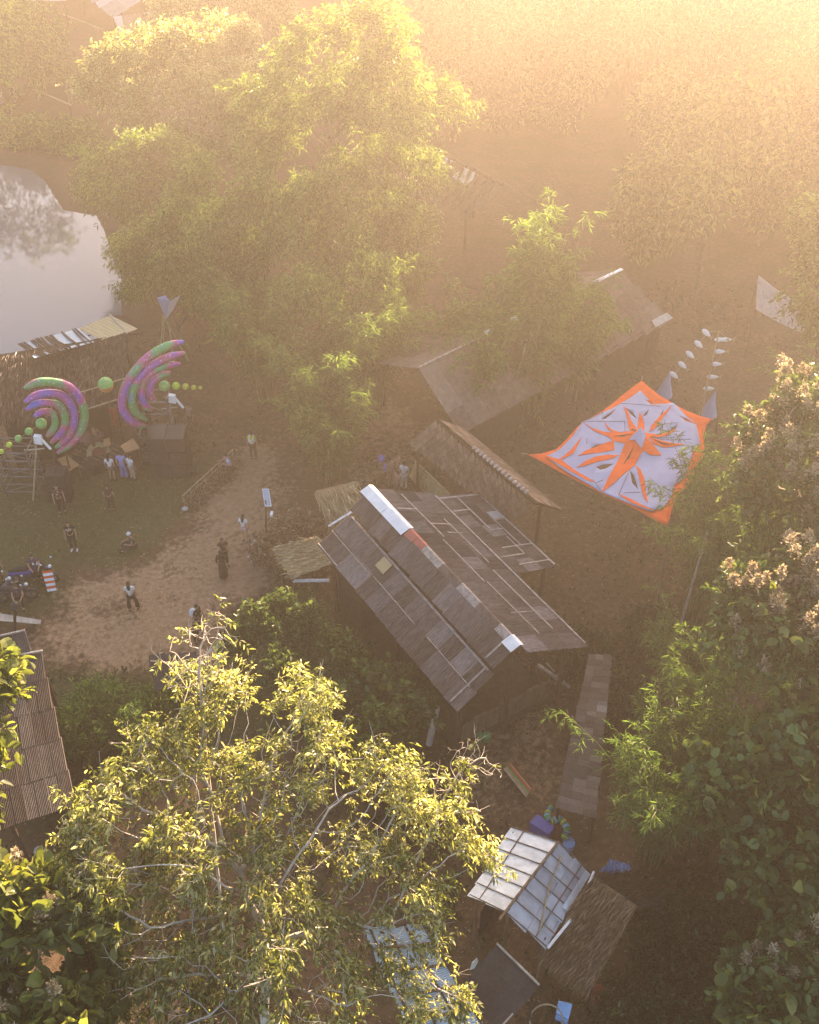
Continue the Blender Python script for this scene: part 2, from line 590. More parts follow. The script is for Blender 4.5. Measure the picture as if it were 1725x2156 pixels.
dirt = np.maximum.reduce([.86 * soft(DIRT), .8 * soft(DIRT2), .45 * soft(DIRT3, 1.5), .6 * soft(DIRT4, 1.5)])
grass = np.maximum.reduce([soft(LAWN), soft(GREEN2)]) * (1 - dirt)
wet = sstep(-2.5, .5, pond_d)

m, t, out = nt('ground')
pb = N(t, 'ShaderNodeBsdfPrincipled', Roughness=.95)
pb.inputs['Specular IOR Level'].default_value = .1
tc = t.nodes.new('ShaderNodeTexCoord')
n1 = N(t, 'ShaderNodeTexNoise', Scale=.45, Detail=6, Roughness=.65)
n2 = N(t, 'ShaderNodeTexNoise', Scale=4.0, Detail=6, Roughness=.7)
n3 = N(t, 'ShaderNodeTexNoise', Scale=22.0, Detail=4, Roughness=.7)
for n in (n1, n2, n3):
    t.links.new(tc.outputs['Object'], n.inputs['Vector'])
base = ramp(t, n2.outputs['Fac'], [(.25, (.07, .04, .024)), (.5, (.125, .074, .044)), (.75, (.20, .125, .076))])
base = mixc(t, ramp(t, n1.outputs['Fac'], [(.42, (0, 0, 0)), (.62, (.55, .55, .55))]), base, (.062, .06, .026))
dcol = ramp(t, n2.outputs['Fac'], [(.3, (.19, .118, .066)), (.55, (.29, .19, .115)), (.8, (.40, .28, .18))])
gcol = ramp(t, n2.outputs['Fac'], [(.3, (.055, .062, .024)), (.55, (.085, .083, .034)), (.75, (.135, .105, .055))])


def edge(attr, amount=.9):
    a = t.nodes.new('ShaderNodeAttribute')
    a.attribute_name = attr
    ma = N(t, 'ShaderNodeMath', _operation='MULTIPLY_ADD')
    t.links.new(n1.outputs['Fac'], ma.inputs[0])
    ma.inputs[1].default_value = amount
    mb = N(t, 'ShaderNodeMath', _operation='MULTIPLY_ADD')
    t.links.new(n2.outputs['Fac'], mb.inputs[0])
    mb.inputs[1].default_value = amount * .8
    t.links.new(a.outputs['Fac'], mb.inputs[2])
    t.links.new(mb.outputs[0], ma.inputs[2])
    hf = N(t, 'ShaderNodeMath', _operation='MULTIPLY')
    t.links.new(ma.outputs[0], hf.inputs[0])
    hf.inputs[1].default_value = .45
    o = .45 * (.5 + .9 * amount)
    return ramp(t, hf.outputs[0], [(o - .09, (0, 0, 0)), (o + .13, (1, 1, 1))])


col = mixc(t, edge('grass', 1.4), base, gcol)
col = mixc(t, edge('dirt', 1.7), col, dcol)
wa = t.nodes.new('ShaderNodeAttribute')
wa.attribute_name = 'wet'
col = mixc(t, wa.outputs['Fac'], col, (.07, .05, .035))
col = mixc(t, .7, col, ramp(t, n3.outputs['Fac'], [(.3, (.55, .55, .55)), (.7, (1.25, 1.25, 1.25))]), 'MULTIPLY')
t.links.new(col, pb.inputs['Base Color'])
bp = N(t, 'ShaderNodeBump', Strength=.5, Distance=.06)
t.links.new(n3.outputs['Fac'], bp.inputs['Height'])
t.links.new(bp.outputs[0], pb.inputs['Normal'])
t.links.new(pb.outputs[0], out.inputs['Surface'])
M['ground'] = m

me = fast_mesh('ground', np.stack([GX, GY, GZ], -1).reshape(-1, 3), quads, m, True)
for nm, arr in (('dirt', dirt), ('grass', grass), ('wet', wet)):
    a = me.attributes.new(nm, 'FLOAT', 'POINT')
    a.data.foreach_set('value', arr.ravel().astype(np.float32))
tag(link(bpy.data.objects.new('ground', me)), kind='structure')

m, t, out = nt('pond water')
pb = N(t, 'ShaderNodeBsdfPrincipled', Roughness=.04, IOR=1.33)
pb.inputs['Base Color'].default_value = (.11, .125, .15, 1)
pb.inputs['Specular IOR Level'].default_value = .9
tc = t.nodes.new('ShaderNodeTexCoord')
n1 = N(t, 'ShaderNodeTexNoise', Scale=1.6, Detail=3)
t.links.new(tc.outputs['Object'], n1.inputs['Vector'])
bp = N(t, 'ShaderNodeBump', Strength=.05, Distance=.02)
t.links.new(n1.outputs['Fac'], bp.inputs['Height'])
t.links.new(bp.outputs[0], pb.inputs['Normal'])
t.links.new(pb.outputs[0], out.inputs['Surface'])
mb = MB()
mb.poly([(x, y, -.42) for x, y in gpoly([(-470, 300), (300, 310), (320, 740), (-470, 900)])])
tag(mb.build('water', m, at=(0, 0, 0)), kind='structure')

# ------------------------------------------------------------------ air: haze volume that also stands in for lens glare
m, t, out = nt('haze')
pv = t.nodes.new('ShaderNodeVolumePrincipled')
pv.inputs['Color'].default_value = (*HAZE_COLOR, 1)
pv.inputs['Density'].default_value = HAZE_DENSITY
pv.inputs['Anisotropy'].default_value = HAZE_ANISO
t.links.new(pv.outputs[0], out.inputs['Volume'])
mb = MB().box((0, 105, 21.5), (308, 250, 49))
tag(mb.build('haze', m, at=(0, 0, 0)), kind='stuff')

# ------------------------------------------------------------------ roofs and houses
random.seed(3)
SHEETS = {}


def sheet_mesh(kind, mat):
    key = (kind, mat.name)
    if key in SHEETS: return SHEETS[key]
    mb = MB()
    if kind == 'corr':
        W_, amp = 8, .04
        n = W_ * 2 + 1
        xs = [i / (n - 1) for i in range(n)]
        zs = [amp if i % 2 else 0 for i in range(n)]
    elif kind == 'rib':
        xs = [0, .06, .1, .3, .34, .4, .44, .64, .68, .74, .78, 1]
        zs = [0, 0, .02, .02, 0, 0, .02, .02, 0, 0, .02, .02]
        n = len(xs)
    else:
        xs, zs, n = [0, 1], [0, 0], 2
    for i in range(n - 1):
        mb.poly([(xs[i], 0, zs[i]), (xs[i + 1], 0, zs[i + 1]), (xs[i + 1], 1, zs[i + 1]), (xs[i], 1, zs[i])])
    if kind == 'flat':
        mb = MB().hexa([(0, 0, -.015), (1, 0, -.015), (1, 1, -.015), (0, 1, -.015)], [(0, 0, 0), (1, 0, 0), (1, 1, 0), (0, 1, 0)])
    me = mb.mesh('roof_sheet', mat)
    SHEETS[key] = me
    return me


def lerp(a, b, f): return a + (b - a) * f


def sheets(parent, tl, tr, br, bl, nc, nr, mats, kind='corr', jit=.02, name='roof_sheet', skip=0.0, lift=.014, over=1.05, pick=None, fit=False):
    """roof sheets laid in nr overlapping rows of nc on the slope tl-tr (top edge) to bl-br (lower edge)"""
    tl, tr, br, bl = map(Vector, (tl, tr, br, bl))
    off = origin(parent)
    rnd = random.Random(int(abs(tl.x * 100 + br.y * 37)) + nc)
    for r in range(nr):
        for c in range(nc):
            if rnd.random() < skip: continue
            f0, f1 = r / nr, (r + 1) / nr
            a = lerp(lerp(tl, bl, f0), lerp(tr, br, f0), c / nc)
            b = lerp(lerp(tl, bl, f0), lerp(tr, br, f0), (c + 1) / nc)
            d = lerp(lerp(tl, bl, f1), lerp(tr, br, f1), c / nc)
            X = (b - a) * (1.0 if fit else over)
            Y = (d - a) * (1.0 if fit else over)
            Z = X.cross(Y).normalized()
            if Z.z < 0: Z = -Z
            j = 0 if fit else jit
            p = a + Z * ((nr - r) * lift + (c % 2) * .006 + rnd.uniform(0, .006)) + X * rnd.uniform(-j, j) + Y * rnd.uniform(-j, j)
            Y = Y + Z * (rnd.uniform(-.01, .012) - (lift if nr > 1 else 0))
            mt = mats[pick(r, c)] if pick else rnd.choice(mats)
            o = bpy.data.objects.new(name, sheet_mesh(kind, mt))
            link(o, parent)
            p = p - off
            o.matrix_local = Matrix(((X.x, Y.x, Z.x, p.x), (X.y, Y.y, Z.y, p.y), (X.z, Y.z, Z.z, p.z), (0, 0, 0, 1)))


def frame_roof(root, planes, mat, purlin=3, rafter=6, w=.07, name='roof', drop=.05):
    """rafters and purlins under the covering, one mesh"""
    mb = MB()
    for tl, tr, br, bl in planes:
        tl, tr, br, bl = map(Vector, (tl, tr, br, bl))
        n = (tr - tl).cross(bl - tl).normalized()
        if n.z < 0: n = -n
        q = -n * drop
        for i in range(purlin):
            f = (i + .1) / (purlin - .8)
            mb.beam(lerp(tl, bl, f) + q, lerp(tr, br, f) + q, w)
        for i in range(rafter):
            f = (i + .15) / (rafter - .7)
            mb.beam(lerp(tl, tr, f) + q * 2, lerp(bl, br, f) + q * 2, w)
    return mb.build(name, mat, root)


def posts(root, pts, mat, r=.09, name='post', z0=0.0):
    for p in pts:
        p = Vector(p)
        MB().tube([(p.x, p.y, z0), (p.x, p.y, p.z)], [r, r * .85], 6).build(name, mat, root)


def thatch_plane(parent, name, tl, tr, br, bl, mat, blade_mat, n=1600, th=.16, L=.45, W=.045, seed=1):
    tl, tr, br, bl = map(Vector, (tl, tr, br, bl))
    rng = np.random.default_rng(seed)
    nrm = (tr - tl).cross(bl - tl).normalized()
    if nrm.z < 0: nrm = -nrm
    # uneven slab
    mb = MB()
    nu, nv = 14, 8
    top, bot = {}, {}
    for i in range(nu + 1):
        for j in range(nv + 1):
            p = lerp(lerp(tl, tr, i / nu), lerp(bl, br, i / nu), j / nv)
            if j == nv: p = p + (bl - tl).normalized() * float(rng.uniform(-.12, .08))
            if i in (0, nu): p = p + (tr - tl).normalized() * float(rng.uniform(-.06, .06))
            top[i, j] = p + nrm * float(rng.uniform(-.03, .04))
            bot[i, j] = p - nrm * th
    for i in range(nu):
        for j in range(nv):
            mb.poly([top[i, j], top[i + 1, j], top[i + 1, j + 1], top[i, j + 1]])
    for i in range(nu):
        mb.poly([top[i, nv], top[i + 1, nv], bot[i + 1, nv], bot[i, nv]])
        mb.poly([top[i + 1, 0], top[i, 0], bot[i, 0], bot[i + 1, 0]])
        mb.poly([bot[i, 0], bot[i, nv], bot[i + 1, nv], bot[i + 1, 0]])
    for j in range(nv):
        mb.poly([top[0, j], top[0, j + 1], bot[0, j + 1], bot[0, j]])
        mb.poly([top[nu, j + 1], top[nu, j], bot[nu, j], bot[nu, j + 1]])
    o = mb.build(name, mat, parent)
    off = np.array(origin(o))
    u, v = rng.random(n), rng.random(n) ** .9
    P = (np.array(tl)[None] * ((1 - u) * (1 - v))[:, None] + np.array(tr)[None] * (u * (1 - v))[:, None] +
         np.array(br)[None] * (u * v)[:, None] + np.array(bl)[None] * ((1 - u) * v)[:, None]) + np.array(nrm) * .03
    D = unit(np.array((bl - tl).normalized())[None] + rng.normal(0, .16, (n, 3)) + np.array(nrm) * .10)
    vv, tt = leaf_geo(P - off, D, L * rng.uniform(.5, 1.3, n), W * rng.uniform(.6, 1.5, n), rng, .1)
    s = bpy.data.objects.new('straw', fast_mesh('straw', vv, tt, blade_mat))
    link(s, o)
    tag(s, kind='stuff')
    return o


def mid(*p):
    v = Vector((0, 0, 0))
    for q in p: v = v + Vector(q)
    return v / len(p)


# --- long main house
E_S = Vector((.528, -.849, 0))
E_W = Vector((.849, .528, 0))
O_H = Vector((-1.66, 33.5, 0))


def hs(s, w, z): return O_H + E_S * s + E_W * w + Vector((0, 0, z))


hus = thing('long_house', 'long brown house with patched corrugated gable roof and white panels along its ridge', 'house', hs(5, 0, 0))
UL = (hs(0, -.02, 5.2), hs(10.45, -.02, 5.2), hs(10.45, -1.05, 4.62), hs(.3, -1.05, 4.62))
LL = (hs(.25, -1.1, 4.42), hs(10.55, -1.12, 4.40), hs(10.75, -2.75, 3.58), hs(.35, -2.75, 3.58))
RR = (hs(.1, .02, 5.18), hs(10.9, .05, 5.16), hs(11.0, 2.85, 4.0), hs(.5, 2.85, 4.0))
WG = (hs(.7, 2.7, 4.02), hs(6.4, 2.7, 4.02), hs(6.35, 5.15, 3.2), hs(.65, 5.15, 3.2))
W2 = (hs(6.2, 2.7, 3.98), hs(8.3, 2.7, 3.98), hs(8.1, 3.5, 3.66), hs(6.2, 3.5, 3.66))
roof = frame_roof(hus, [UL, LL, RR, WG], M['darkwood'])
fib = [M['fibre']]
sheets(roof, *UL, 13, 1, fib)
sheets(roof, *LL, 13, 2, fib)
sheets(roof, *RR, 13, 3, [M['fibre'], M['fibre_dark']])
sheets(roof, *WG, 7, 3, [M['fibre_dark'], M['fibre']])
# ridge: white panels, red ones, grey ones, and a pale blue-white end piece
rd = random.Random(9)


def ridge_piece(a, b, mat, wl=.34, wr=.16, label=None, name='ridge_cap'):
    mb = MB()
    for w0, z0, w1, z1 in ((-wl, -.11, 0, .05), (0, .05, wr, -.03)):
        mb.slab([hs(a, w0, 5.24 + z0), hs(b, w0, 5.24 + z0), hs(b, w1, 5.24 + z1), hs(a, w1, 5.24 + z1)], .015)
    o = mb.build(name, mat, roof)
    if label: o['label'] = label
    return o


ridge_piece(-.12, 1.55, M['white_cap'], .42, .2, 'white ridge panel at the far end')
ridge_piece(1.57, 3.15, M['white_cap'], .42, .2, 'white ridge panel next to the red ones')
ridge_piece(3.2, 3.75, M['red_cap'], .3, .14, 'faded red ridge panel')
ridge_piece(3.77, 4.35, M['red_cap'], .24, .14, 'faded red ridge panel')
for k in range(9):
    ridge_piece(4.37 + k * .62, 4.37 + k * .62 + .6, M['seam'] if k in (0, 1, 4, 5, 8) else M['fibre'], .25, .12)
ridge_piece(9.97, 10.55, M['white_cap'], .40, .16, 'bluish white ridge panel at the near end')


def strip(a, b, w=.05, mat='seam', name='lit_seam_strip'):  # pale colour holds the light on sheet edges as well as real seams
    a, b = Vector(a), Vector(b)
    MB().beam(a, b, w, .025).build(name, M[mat], roof)


def rp(q, s, f, up=.075):
    """a point on roof plane q"""
    tl, tr, br, bl = map(Vector, q)
    n = (tr - tl).cross(bl - tl).normalized()
    if n.z < 0: n = -n
    return lerp(lerp(tl, tr, s), lerp(bl, br, s), f) + n * up


strip(rp(LL, .02, .02), rp(LL, .98, .02), .09)
for a, b, f in ((.0, .3, .56), (.32, .62, .52), (.7, .97, .5)): strip(rp(LL, a, f), rp(LL, b, f), .03)
strip(rp(LL, .965, .03), rp(LL, .955, .97), .07)
strip(rp(UL, .955, .2), rp(UL, .955, .98), .07)
strip(rp(LL, .0, .98), rp(LL, .16, .98), .05)
for s0, f0, s1, f1, w in ((.03, .4, .33, .42, .05), (.35, .36, .62, .36, .045), (.55, .68, .9, .7, .05), (.2, .72, .5, .74, .04), (.62, .4, .92, .42, .04),
                          (.02, .98, .99, .98, .06), (.14, .1, .14, .42, .06), (.24, .42, .24, .75, .06), (.3, .55, .3, .8, .05), (.8, .3, .8, .68, .03)):
    strip(rp(RR, s0, f0), rp(RR, s1, f1), w)
for s0, f0, s1, f1, w in ((.04, .03, .04, .97, .1), (.0, .97, .99, .97, .08), (.05, .45, .5, .45, .06), (.22, .1, .22, .45, .08), (.5, .45, .5, .72, .07),
                          (.3, .72, .72, .72, .05), (.38, .72, .38, .98, .08), (.72, .3, .72, .98, .07), (.82, .1, .82, .6, .07), (.6, .62, .82, .62, .05), (.93, .3, .93, .95, .06)):
    strip(rp(WG, s0, f0), rp(WG, s1, f1), w)
MB().slab([rp(WG, .28, .72, .09), rp(WG, .37, .72, .09), rp(WG, .37, .98, .09), rp(WG, .28, .98, .09)], .02).build('roof_patch', M['concrete'], roof)
MB().slab([rp(LL, .29, .06, .1), rp(LL, .35, .06, .1), rp(LL, .35, .34, .1), rp(LL, .29, .34, .1)], .02).build('roof_patch', M['mat_yellow'], roof)
posts(hus, [hs(s, w, z) for s in (.9, 3.4, 6, 8.6, 10.2) for w, z in ((-2.35, 3.7), (2.5, 4.05))] + [hs(10.2, -.1, 4.9), hs(.6, -.1, 4.9)] +
      [hs(s, 4.8, 3.25) for s in (1.0, 3.6, 6.0)], M['darkwood'], .1)
for s0, s1 in ((.9, 5.9), (5.95, 10.2)):
    a, b = hs(s0, -2.2, 0), hs(s1, -2.2, 0)
    MB().hexa([a, b, b + E_W * .08, a + E_W * .08], [p + Vector((0, 0, 2.6)) for p in (a, b, b + E_W * .08, a + E_W * .08)]).build('wall', M['darkwood'], hus)
a, b = hs(.7, -2.1, 0), hs(.7, 2.3, 0)
MB().hexa([a, b, b + E_S * .08, a + E_S * .08], [p + Vector((0, 0, 3.0)) for p in (a, b, b + E_S * .08, a + E_S * .08)]).build('wall', M['wood'], hus)
MB().slab([hs(.9, -2.1, .42), hs(10.1, -2.1, .42), hs(10.1, 2.4, .42), hs(.9, 2.4, .42)], .12).build('floor', M['darkwood'], hus)
for k in range(7):
    a, b = hs(9.9, -2 + k * .62, 0), hs(9.9, -2 + k * .62 + .58, 0)
    MB().hexa([a, b, b + E_S * .04, a + E_S * .04], [p + Vector((0, 0, 1.35 + .12 * (k % 2))) for p in (a, b, b + E_S * .04, a + E_S * .04)]).build('plank', M['wood'], hus)

# --- yellow straw-mat lean-to at its left end
lt = thing('lean_to', 'small lean-to covered with yellow straw mats beside the far end of the long house', 'lean-to', g(655, 1200))
q = (g(668, 1128, 2.9), g(722, 1178, 2.7), g(612, 1218, 2.2), g(577, 1152, 2.35))
rf = frame_roof(lt, [q], M['wood'], 3, 4, .06)
qa = (q[0], lerp(q[0], q[1], .48), lerp(q[3], q[2], .48), q[3])
qb = (lerp(q[0], q[1], .46), q[1], q[2], lerp(q[3], q[2], .46))
for k, qq in enumerate((qa, qb)):
    thatch_plane(rf, 'straw_mat', *qq, M['mat_yellow'], M['straw_pale'], 500, .04, .3, .03, 21 + k)
posts(lt, [lerp(q[0], mid(*q), .15), lerp(q[1], mid(*q), .15), lerp(q[2], mid(*q), .15), lerp(q[3], mid(*q), .15)], M['wood'], .06)
pp = MB().tube([g(617, 1223, 1.9), g(693, 1222, 2.0)], .075, 8).build('gutter_pipe', M['white_paint'], lt)
q2 = (g(722, 1180, 2.6), g(738, 1200, 2.4), g(722, 1240, 0.9), g(706, 1216, 1.1))
MB().slab(q2, .04).build('wall_panel', M['mat_yellow'], lt)

# --- reed roof behind it
rr = thing('reed_shelter', 'open shelter with a ragged reed roof behind the far end of the long house', 'shelter', g(700, 1090))
q = (g(660, 1035, 2.9), g(755, 1012, 3.2), g(742, 1082, 2.5), g(690, 1100, 2.3))
rf = frame_roof(rr, [q], M['wood'], 3, 4, .05)
thatch_plane(rf, 'reed_cover', *q, M['thatch_pale'], M['straw_pale'], 900, .06, .7, .035, 31)
posts(rr, [lerp(p, mid(*q), .12) for p in q], M['wood'], .05)
MB().beam(g(692, 1108, 2.35), g(745, 1075, 2.75), .12, .03).build('edge_board', M['white_paint'], rr)

# --- shingle house behind the long house
sh = thing('shingle_house', 'brown shingled house with a row of pale ridge tiles behind the long house', 'house', g(1000, 1060))
A, B = g(922, 886, 4.7), g(1128, 1060, 4.7)
C, D = g(1071, 1090, 3.2), g(862, 930, 3.2)
ax = (B - A).normalized()
pr = Vector((ax.y, -ax.x, 0))
if pr.x < 0: pr = -pr
E, F = B + pr * 1.5 + Vector((0, 0, -1.0)), A + pr * 1.5 + Vector((0, 0, -1.0))
rf = frame_roof(sh, [(A, B, C, D), (A, B, E, F)], M['darkwood'])
M['shingle'] = mat_basic('wooden shingles', (.22, .15, .11), (.12, .08, .055), 4, .9, .3, .1,
                         rand=[(0, (.13, .085, .062)), (.6, (.20, .135, .10)), (1, (.29, .21, .16))])
sheets(rf, A, B, C, D, 22, 9, [M['shingle']], 'flat', .03, 'shingle', 0, .02, 1.12)
sheets(rf, A, B, E, F, 14, 5, [M['shingle']], 'flat', .03, 'shingle', 0, .02, 1.12)
for k in range(15):
    p = lerp(A, B, .40 + k * .037) + Vector((0, 0, .22))
    MB().hexa([p - ax * .07 - pr * .14, p + ax * .07 - pr * .14, p + ax * .07 + pr * .1, p - ax * .07 + pr * .1],
              [p + Vector((0, 0, .07)) + ax * x + pr * y for x, y in ((-.06, -.06), (.06, -.06), (.06, .05), (-.06, .05))]).build('ridge_tile', M['seam'], rf)
posts(sh, [lerp(p, mid(A, B, C, D), .15) for p in (C, D)] + [lerp(lerp(C, D, .5), mid(A, B), .1), lerp(E, A, .15), lerp(F, B, .15)], M['darkwood'])
wA, wB = g(872, 968, 1.9), g(946, 1040, 1.9)
for k in range(3):
    a, b = lerp(wA, wB, k / 3 + .004), lerp(wA, wB, (k + 1) / 3 - .004)
    MB().hexa([a - Vector((0, 0, 1.4)), b - Vector((0, 0, 1.4)), b - Vector((0, 0, 1.4)) + pr * .05, a - Vector((0, 0, 1.4)) + pr * .05],
              [a, b, b + pr * .05, a + pr * .05]).build('mat_panel', M['mat_yellow'], sh)
for k in range(26):
    a = lerp(wA, wB, random.random()) - pr * .04 + Vector((0, 0, -random.random() * 1.3))
    b = a + ax * random.uniform(-.4, .4) + Vector((0, 0, random.uniform(-.3, .3)))
    MB().beam(a, b, .03).build('lath', M['bamboo_dry' if k % 2 else 'wood'], sh)
MB().slab([g(862, 1002, .3), g(905, 1045, .3), g(950, 1045, .3), g(875, 970, .3)], .1).build('deck', M['tan_board'], sh)

# --- long hall in the haze
lh = thing('long_hall', 'long hazy brown hall with white caps along its ridge behind the bamboo', 'hall', g(1100, 800))
A, B = g(882, 778, 5.0), g(1309, 571, 5.0)
ax = (B - A).normalized()
pr = Vector((ax.y, -ax.x, 0))
C, D = B + pr * 3.1 + ax * 1.3 + Vector((0, 0, -2.3)), A + pr * 3.0 + Vector((0, 0, -2.3))
E, F = B - pr * 3.4 + Vector((0, 0, -1.4)), A - pr * 5.0 + Vector((0, 0, -1.8))
rf = frame_roof(lh, [(A, B, C, D), (A, B, E, F)], M['darkwood'])
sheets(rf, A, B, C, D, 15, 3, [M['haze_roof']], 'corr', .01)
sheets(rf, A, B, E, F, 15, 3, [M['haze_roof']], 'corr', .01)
for f0, f1, mt, w in ((.0, .9, 'seam', .09), (.845, 1.0, 'white_paint', .2)):
    MB().beam(lerp(A, B, f0) + Vector((0, 0, .13)), lerp(A, B, f1) + Vector((0, 0, .13)), w, .07).build('ridge_cap', M[mt], rf)
for f in (.31, .435):
    p = lerp(A, B, f) + Vector((0, 0, .22))
    MB().ball(p, (.24, .2, .16), 8, 5).build('ridge_lamp', M['white_paint'], rf)
MB().slab([C + Vector((0, 0, .09)), C - ax * 1.6 + Vector((0, 0, .09)), C - ax * 1.6 - pr * .35 + Vector((0, 0, .37)), C - ax * .2 - pr * .35 + Vector((0, 0, .37))], .02).build('eave_panel', M['concrete'], rf)
posts(lh, [lerp(lerp(D, C, f), mid(A, B), .12) for f in (.03, .35, .66, .97)] + [lerp(lerp(F, E, f), mid(A, B), .1) for f in (.05, .5, .95)], M['darkwood'], .1)
MB().hexa([p + Vector((0, 0, -p.z)) for p in (D - pr * .7, C - pr * .7, C - pr * .8, D - pr * .8)], [p + Vector((0, 0, -.6)) for p in (D - pr * .7, C - pr * .7, C - pr * .8, D - pr * .8)]).build('wall', M['darkwood'], lh)

# --- far hazy roof with white panels
fh = thing('hut', 'hazy hut with three white panels in its pink brown roof behind the tall tree', 'hut', g(980, 440))
A, B = g(932, 322, 5.5), g(1061, 388, 5.5)
C, D = g(985, 452, 3.2), g(868, 372, 3.2)
rf = frame_roof(fh, [(A, B, C, D)], M['darkwood'])
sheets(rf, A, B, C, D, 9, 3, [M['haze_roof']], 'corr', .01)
for s0, s1, f0, f1 in ((.1, .24, .05, .48), (.42, .66, .06, .42), (.12, .2, .5, .75)):
    MB().slab([rp((A, B, C, D), s, f, .13) for s, f in ((s0, f0), (s1, f0), (s1, f1), (s0, f1))], .02).build('skylight_panel', M['white_paint'], rf)
ax = (B - A).normalized()
pr = Vector((-ax.y, ax.x, 0))
E, F = B + pr * 3 - Vector((0, 0, 1.8)), A + pr * 3 - Vector((0, 0, 1.8))
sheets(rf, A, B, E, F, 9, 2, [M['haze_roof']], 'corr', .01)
posts(fh, [lerp(p, mid(A, B, C, D), .12) for p in (C, D)] + [E, F], M['darkwood'])

# --- top left houses
th1 = thing('hut', 'hut with a bluish grey metal roof at the top left behind the sunlit tree', 'hut', g(235, 40))
q = (g(165, -40, 4.5), g(285, -10, 4.5), g(293, -2, 3.6), g(233, 42, 3.2))
q = (g(240, -70, 5.2), g(330, -20, 5.2), g(238, 40, 3.4), g(158, -40, 3.4))
rf = frame_roof(th1, [q], M['darkwood'])
sheets(rf, *q, 7, 3, [M['metal_roof']], 'rib', .01)
posts(th1, [lerp(p, mid(*q), .1) for p in q], M['darkwood'])
th2 = thing('hut', 'low hut roof edged with pale blue sheets just left of the sunlit tree top', 'hut', g(290, 75))
q = (g(240, 35, 3.6), g(345, 20, 3.8), g(300, 85, 2.8), g(258, 80, 2.6))
rf = frame_roof(th2, [q], M['darkwood'])
sheets(rf, *q, 6, 2, [M['haze_roof']], 'rib', .01)
for s0, s1 in ((0, .08),):
    for f in (.25, .6):
        MB().slab([rp(q, s, ff, .12) for s, ff in ((-.02, f - .2), (.16, f - .2), (.16, f + .2), (-.02, f + .2))], .02).build('pale_sheet', M['metal_roof'], rf)
posts(th2, [lerp(p, mid(*q), .1) for p in q], M['darkwood'])
th3 = thing('hut', 'flat grey roof at the top edge left of the bluish metal roof', 'hut', g(100, 15))
q = (g(50, -30, 3.4), g(130, -40, 3.4), g(138, 2, 2.8), g(60, 3, 2.8))
rf = frame_roof(th3, [q], M['darkwood'])
sheets(rf, *q, 5, 2, [M['metal_roof']], 'rib', .01)
posts(th3, [lerp(p, mid(*q), .1) for p in q], M['darkwood'])
for (xa, ya), (xb, yb), lab in (((125, 27), (215, 62), 'long pale board rail below the bluish metal roof at top left'),
                                ((70, 188), (150, 222), 'long brown rail across the reddish ground left of the sunlit tree')):
    o = thing('rail', lab, 'rail', g((xa + xb) / 2, (ya + yb) / 2))
    MB().beam(g(xa, ya, 1.0), g(xb, yb, 1.0), .18, .1).build('board', M['bamboo_dry'], o)
    posts(o, [g(xa + 4, ya + 2, 1.0), g(xb - 4, yb - 1, 1.0)], M['wood'], .06)
o = thing('boat', 'slim white boat lying on the bank above the pond', 'boat', g(105, 270))
a, b = g(84, 266, .35), g(140, 280, .35)
d = (b - a).normalized()
s = Vector((-d.y, d.x, 0))
hull = MB()
n = 9
rings = []
for i in range(n + 1):
    f = i / n
    w = .42 * math.sin(math.pi * min(max(f, .03), .97)) ** .6
    p = lerp(a, b, f) + Vector((0, 0, .14 * (2 * f - 1) ** 2))
    rings.append([p - s * w, p - s * w * .6 - Vector((0, 0, .28)), p + s * w * .6 - Vector((0, 0, .28)), p + s * w, p + s * w * .8 + Vector((0, 0, -.04)), p - s * w * .8 + Vector((0, 0, -.04))])
for i in range(n):
    for k in range(6):
        hull.poly([rings[i][k], rings[i + 1][k], rings[i + 1][(k + 1) % 6], rings[i][(k + 1) % 6]])
hull.build('hull', M['white_paint'], o)
MB().beam(lerp(a, b, .4) - s * .3 + Vector((0, 0, .06)), lerp(a, b, .4) + s * .3 + Vector((0, 0, .06)), .14, .05).build('thwart', M['wood'], o)
o = thing('ladder', 'small pale ladder standing on the reddish ground left of the sunlit tree', 'ladder', g(148, 218))
for dx in (-2, 5):
    MB().beam(g(148 + dx, 218, 0), g(148 + dx, 218, 0) + Vector((0, .5, 2.0)), .08).build('rail', M['bamboo_dry'], o)
for k in range(5):
    z = .3 + k * .4
    MB().beam(g(146, 218, 0) + Vector((0, .25 * z, z)), g(153, 218, 0) + Vector((0, .25 * z, z)), .06).build('rung', M['bamboo_dry'], o)

# --- skylit hut (white panels)
wh = thing('skylight_hut', 'small gabled hut roofed with white translucent panels over dark battens', 'hut', g(1120, 1900))
A, B = g(1176, 1774, 3.5), g(1065, 1921, 3.5)
C, D = g(990, 1885, 2.75), g(1077, 1742, 2.75)
E, F = g(1150, 1993, 2.5), g(1244, 1836, 2.5)
rf = frame_roof(wh, [(A, B, C, D), (A, B, E, F)], M['darkwood'], 3, 5, .06)
sheets(rf, A, B, C, D, 6, 2, [M['plastic_white']], 'flat', 0, 'skylight_panel', 0, .0, 1, fit=True)
sheets(rf, A, B, E, F, 6, 2, [M['plastic_grey']], 'flat', 0, 'skylight_panel', 0, .0, 1, fit=True, pick=lambda r, c: 0)  # this slope takes the greyer sheets
for q in ((A, B, C, D), (A, B, E, F)):
    for k in range(7):
        MB().beam(rp(q, k / 6, 0, .03), rp(q, k / 6, 1.0, .03), .026).build('batten', M['wood'], rf)
    MB().beam(rp(q, 0, .72, .035), rp(q, 1, .72, .035), .028).build('batten', M['wood'], rf)
MB().beam(A + Vector((0, 0, .06)), lerp(A, B, 1.12) + Vector((0, 0, .06)), .07).build('ridge_pole', M['wood'], rf)
q = (A, B, E, F)
MB().tube([rp(q, .12, .22, .07), rp(q, .5, .40, .07), rp(q, .93, .72, .07)], .025, 5).build('bamboo_strip', M['bamboo_dry'], rf)
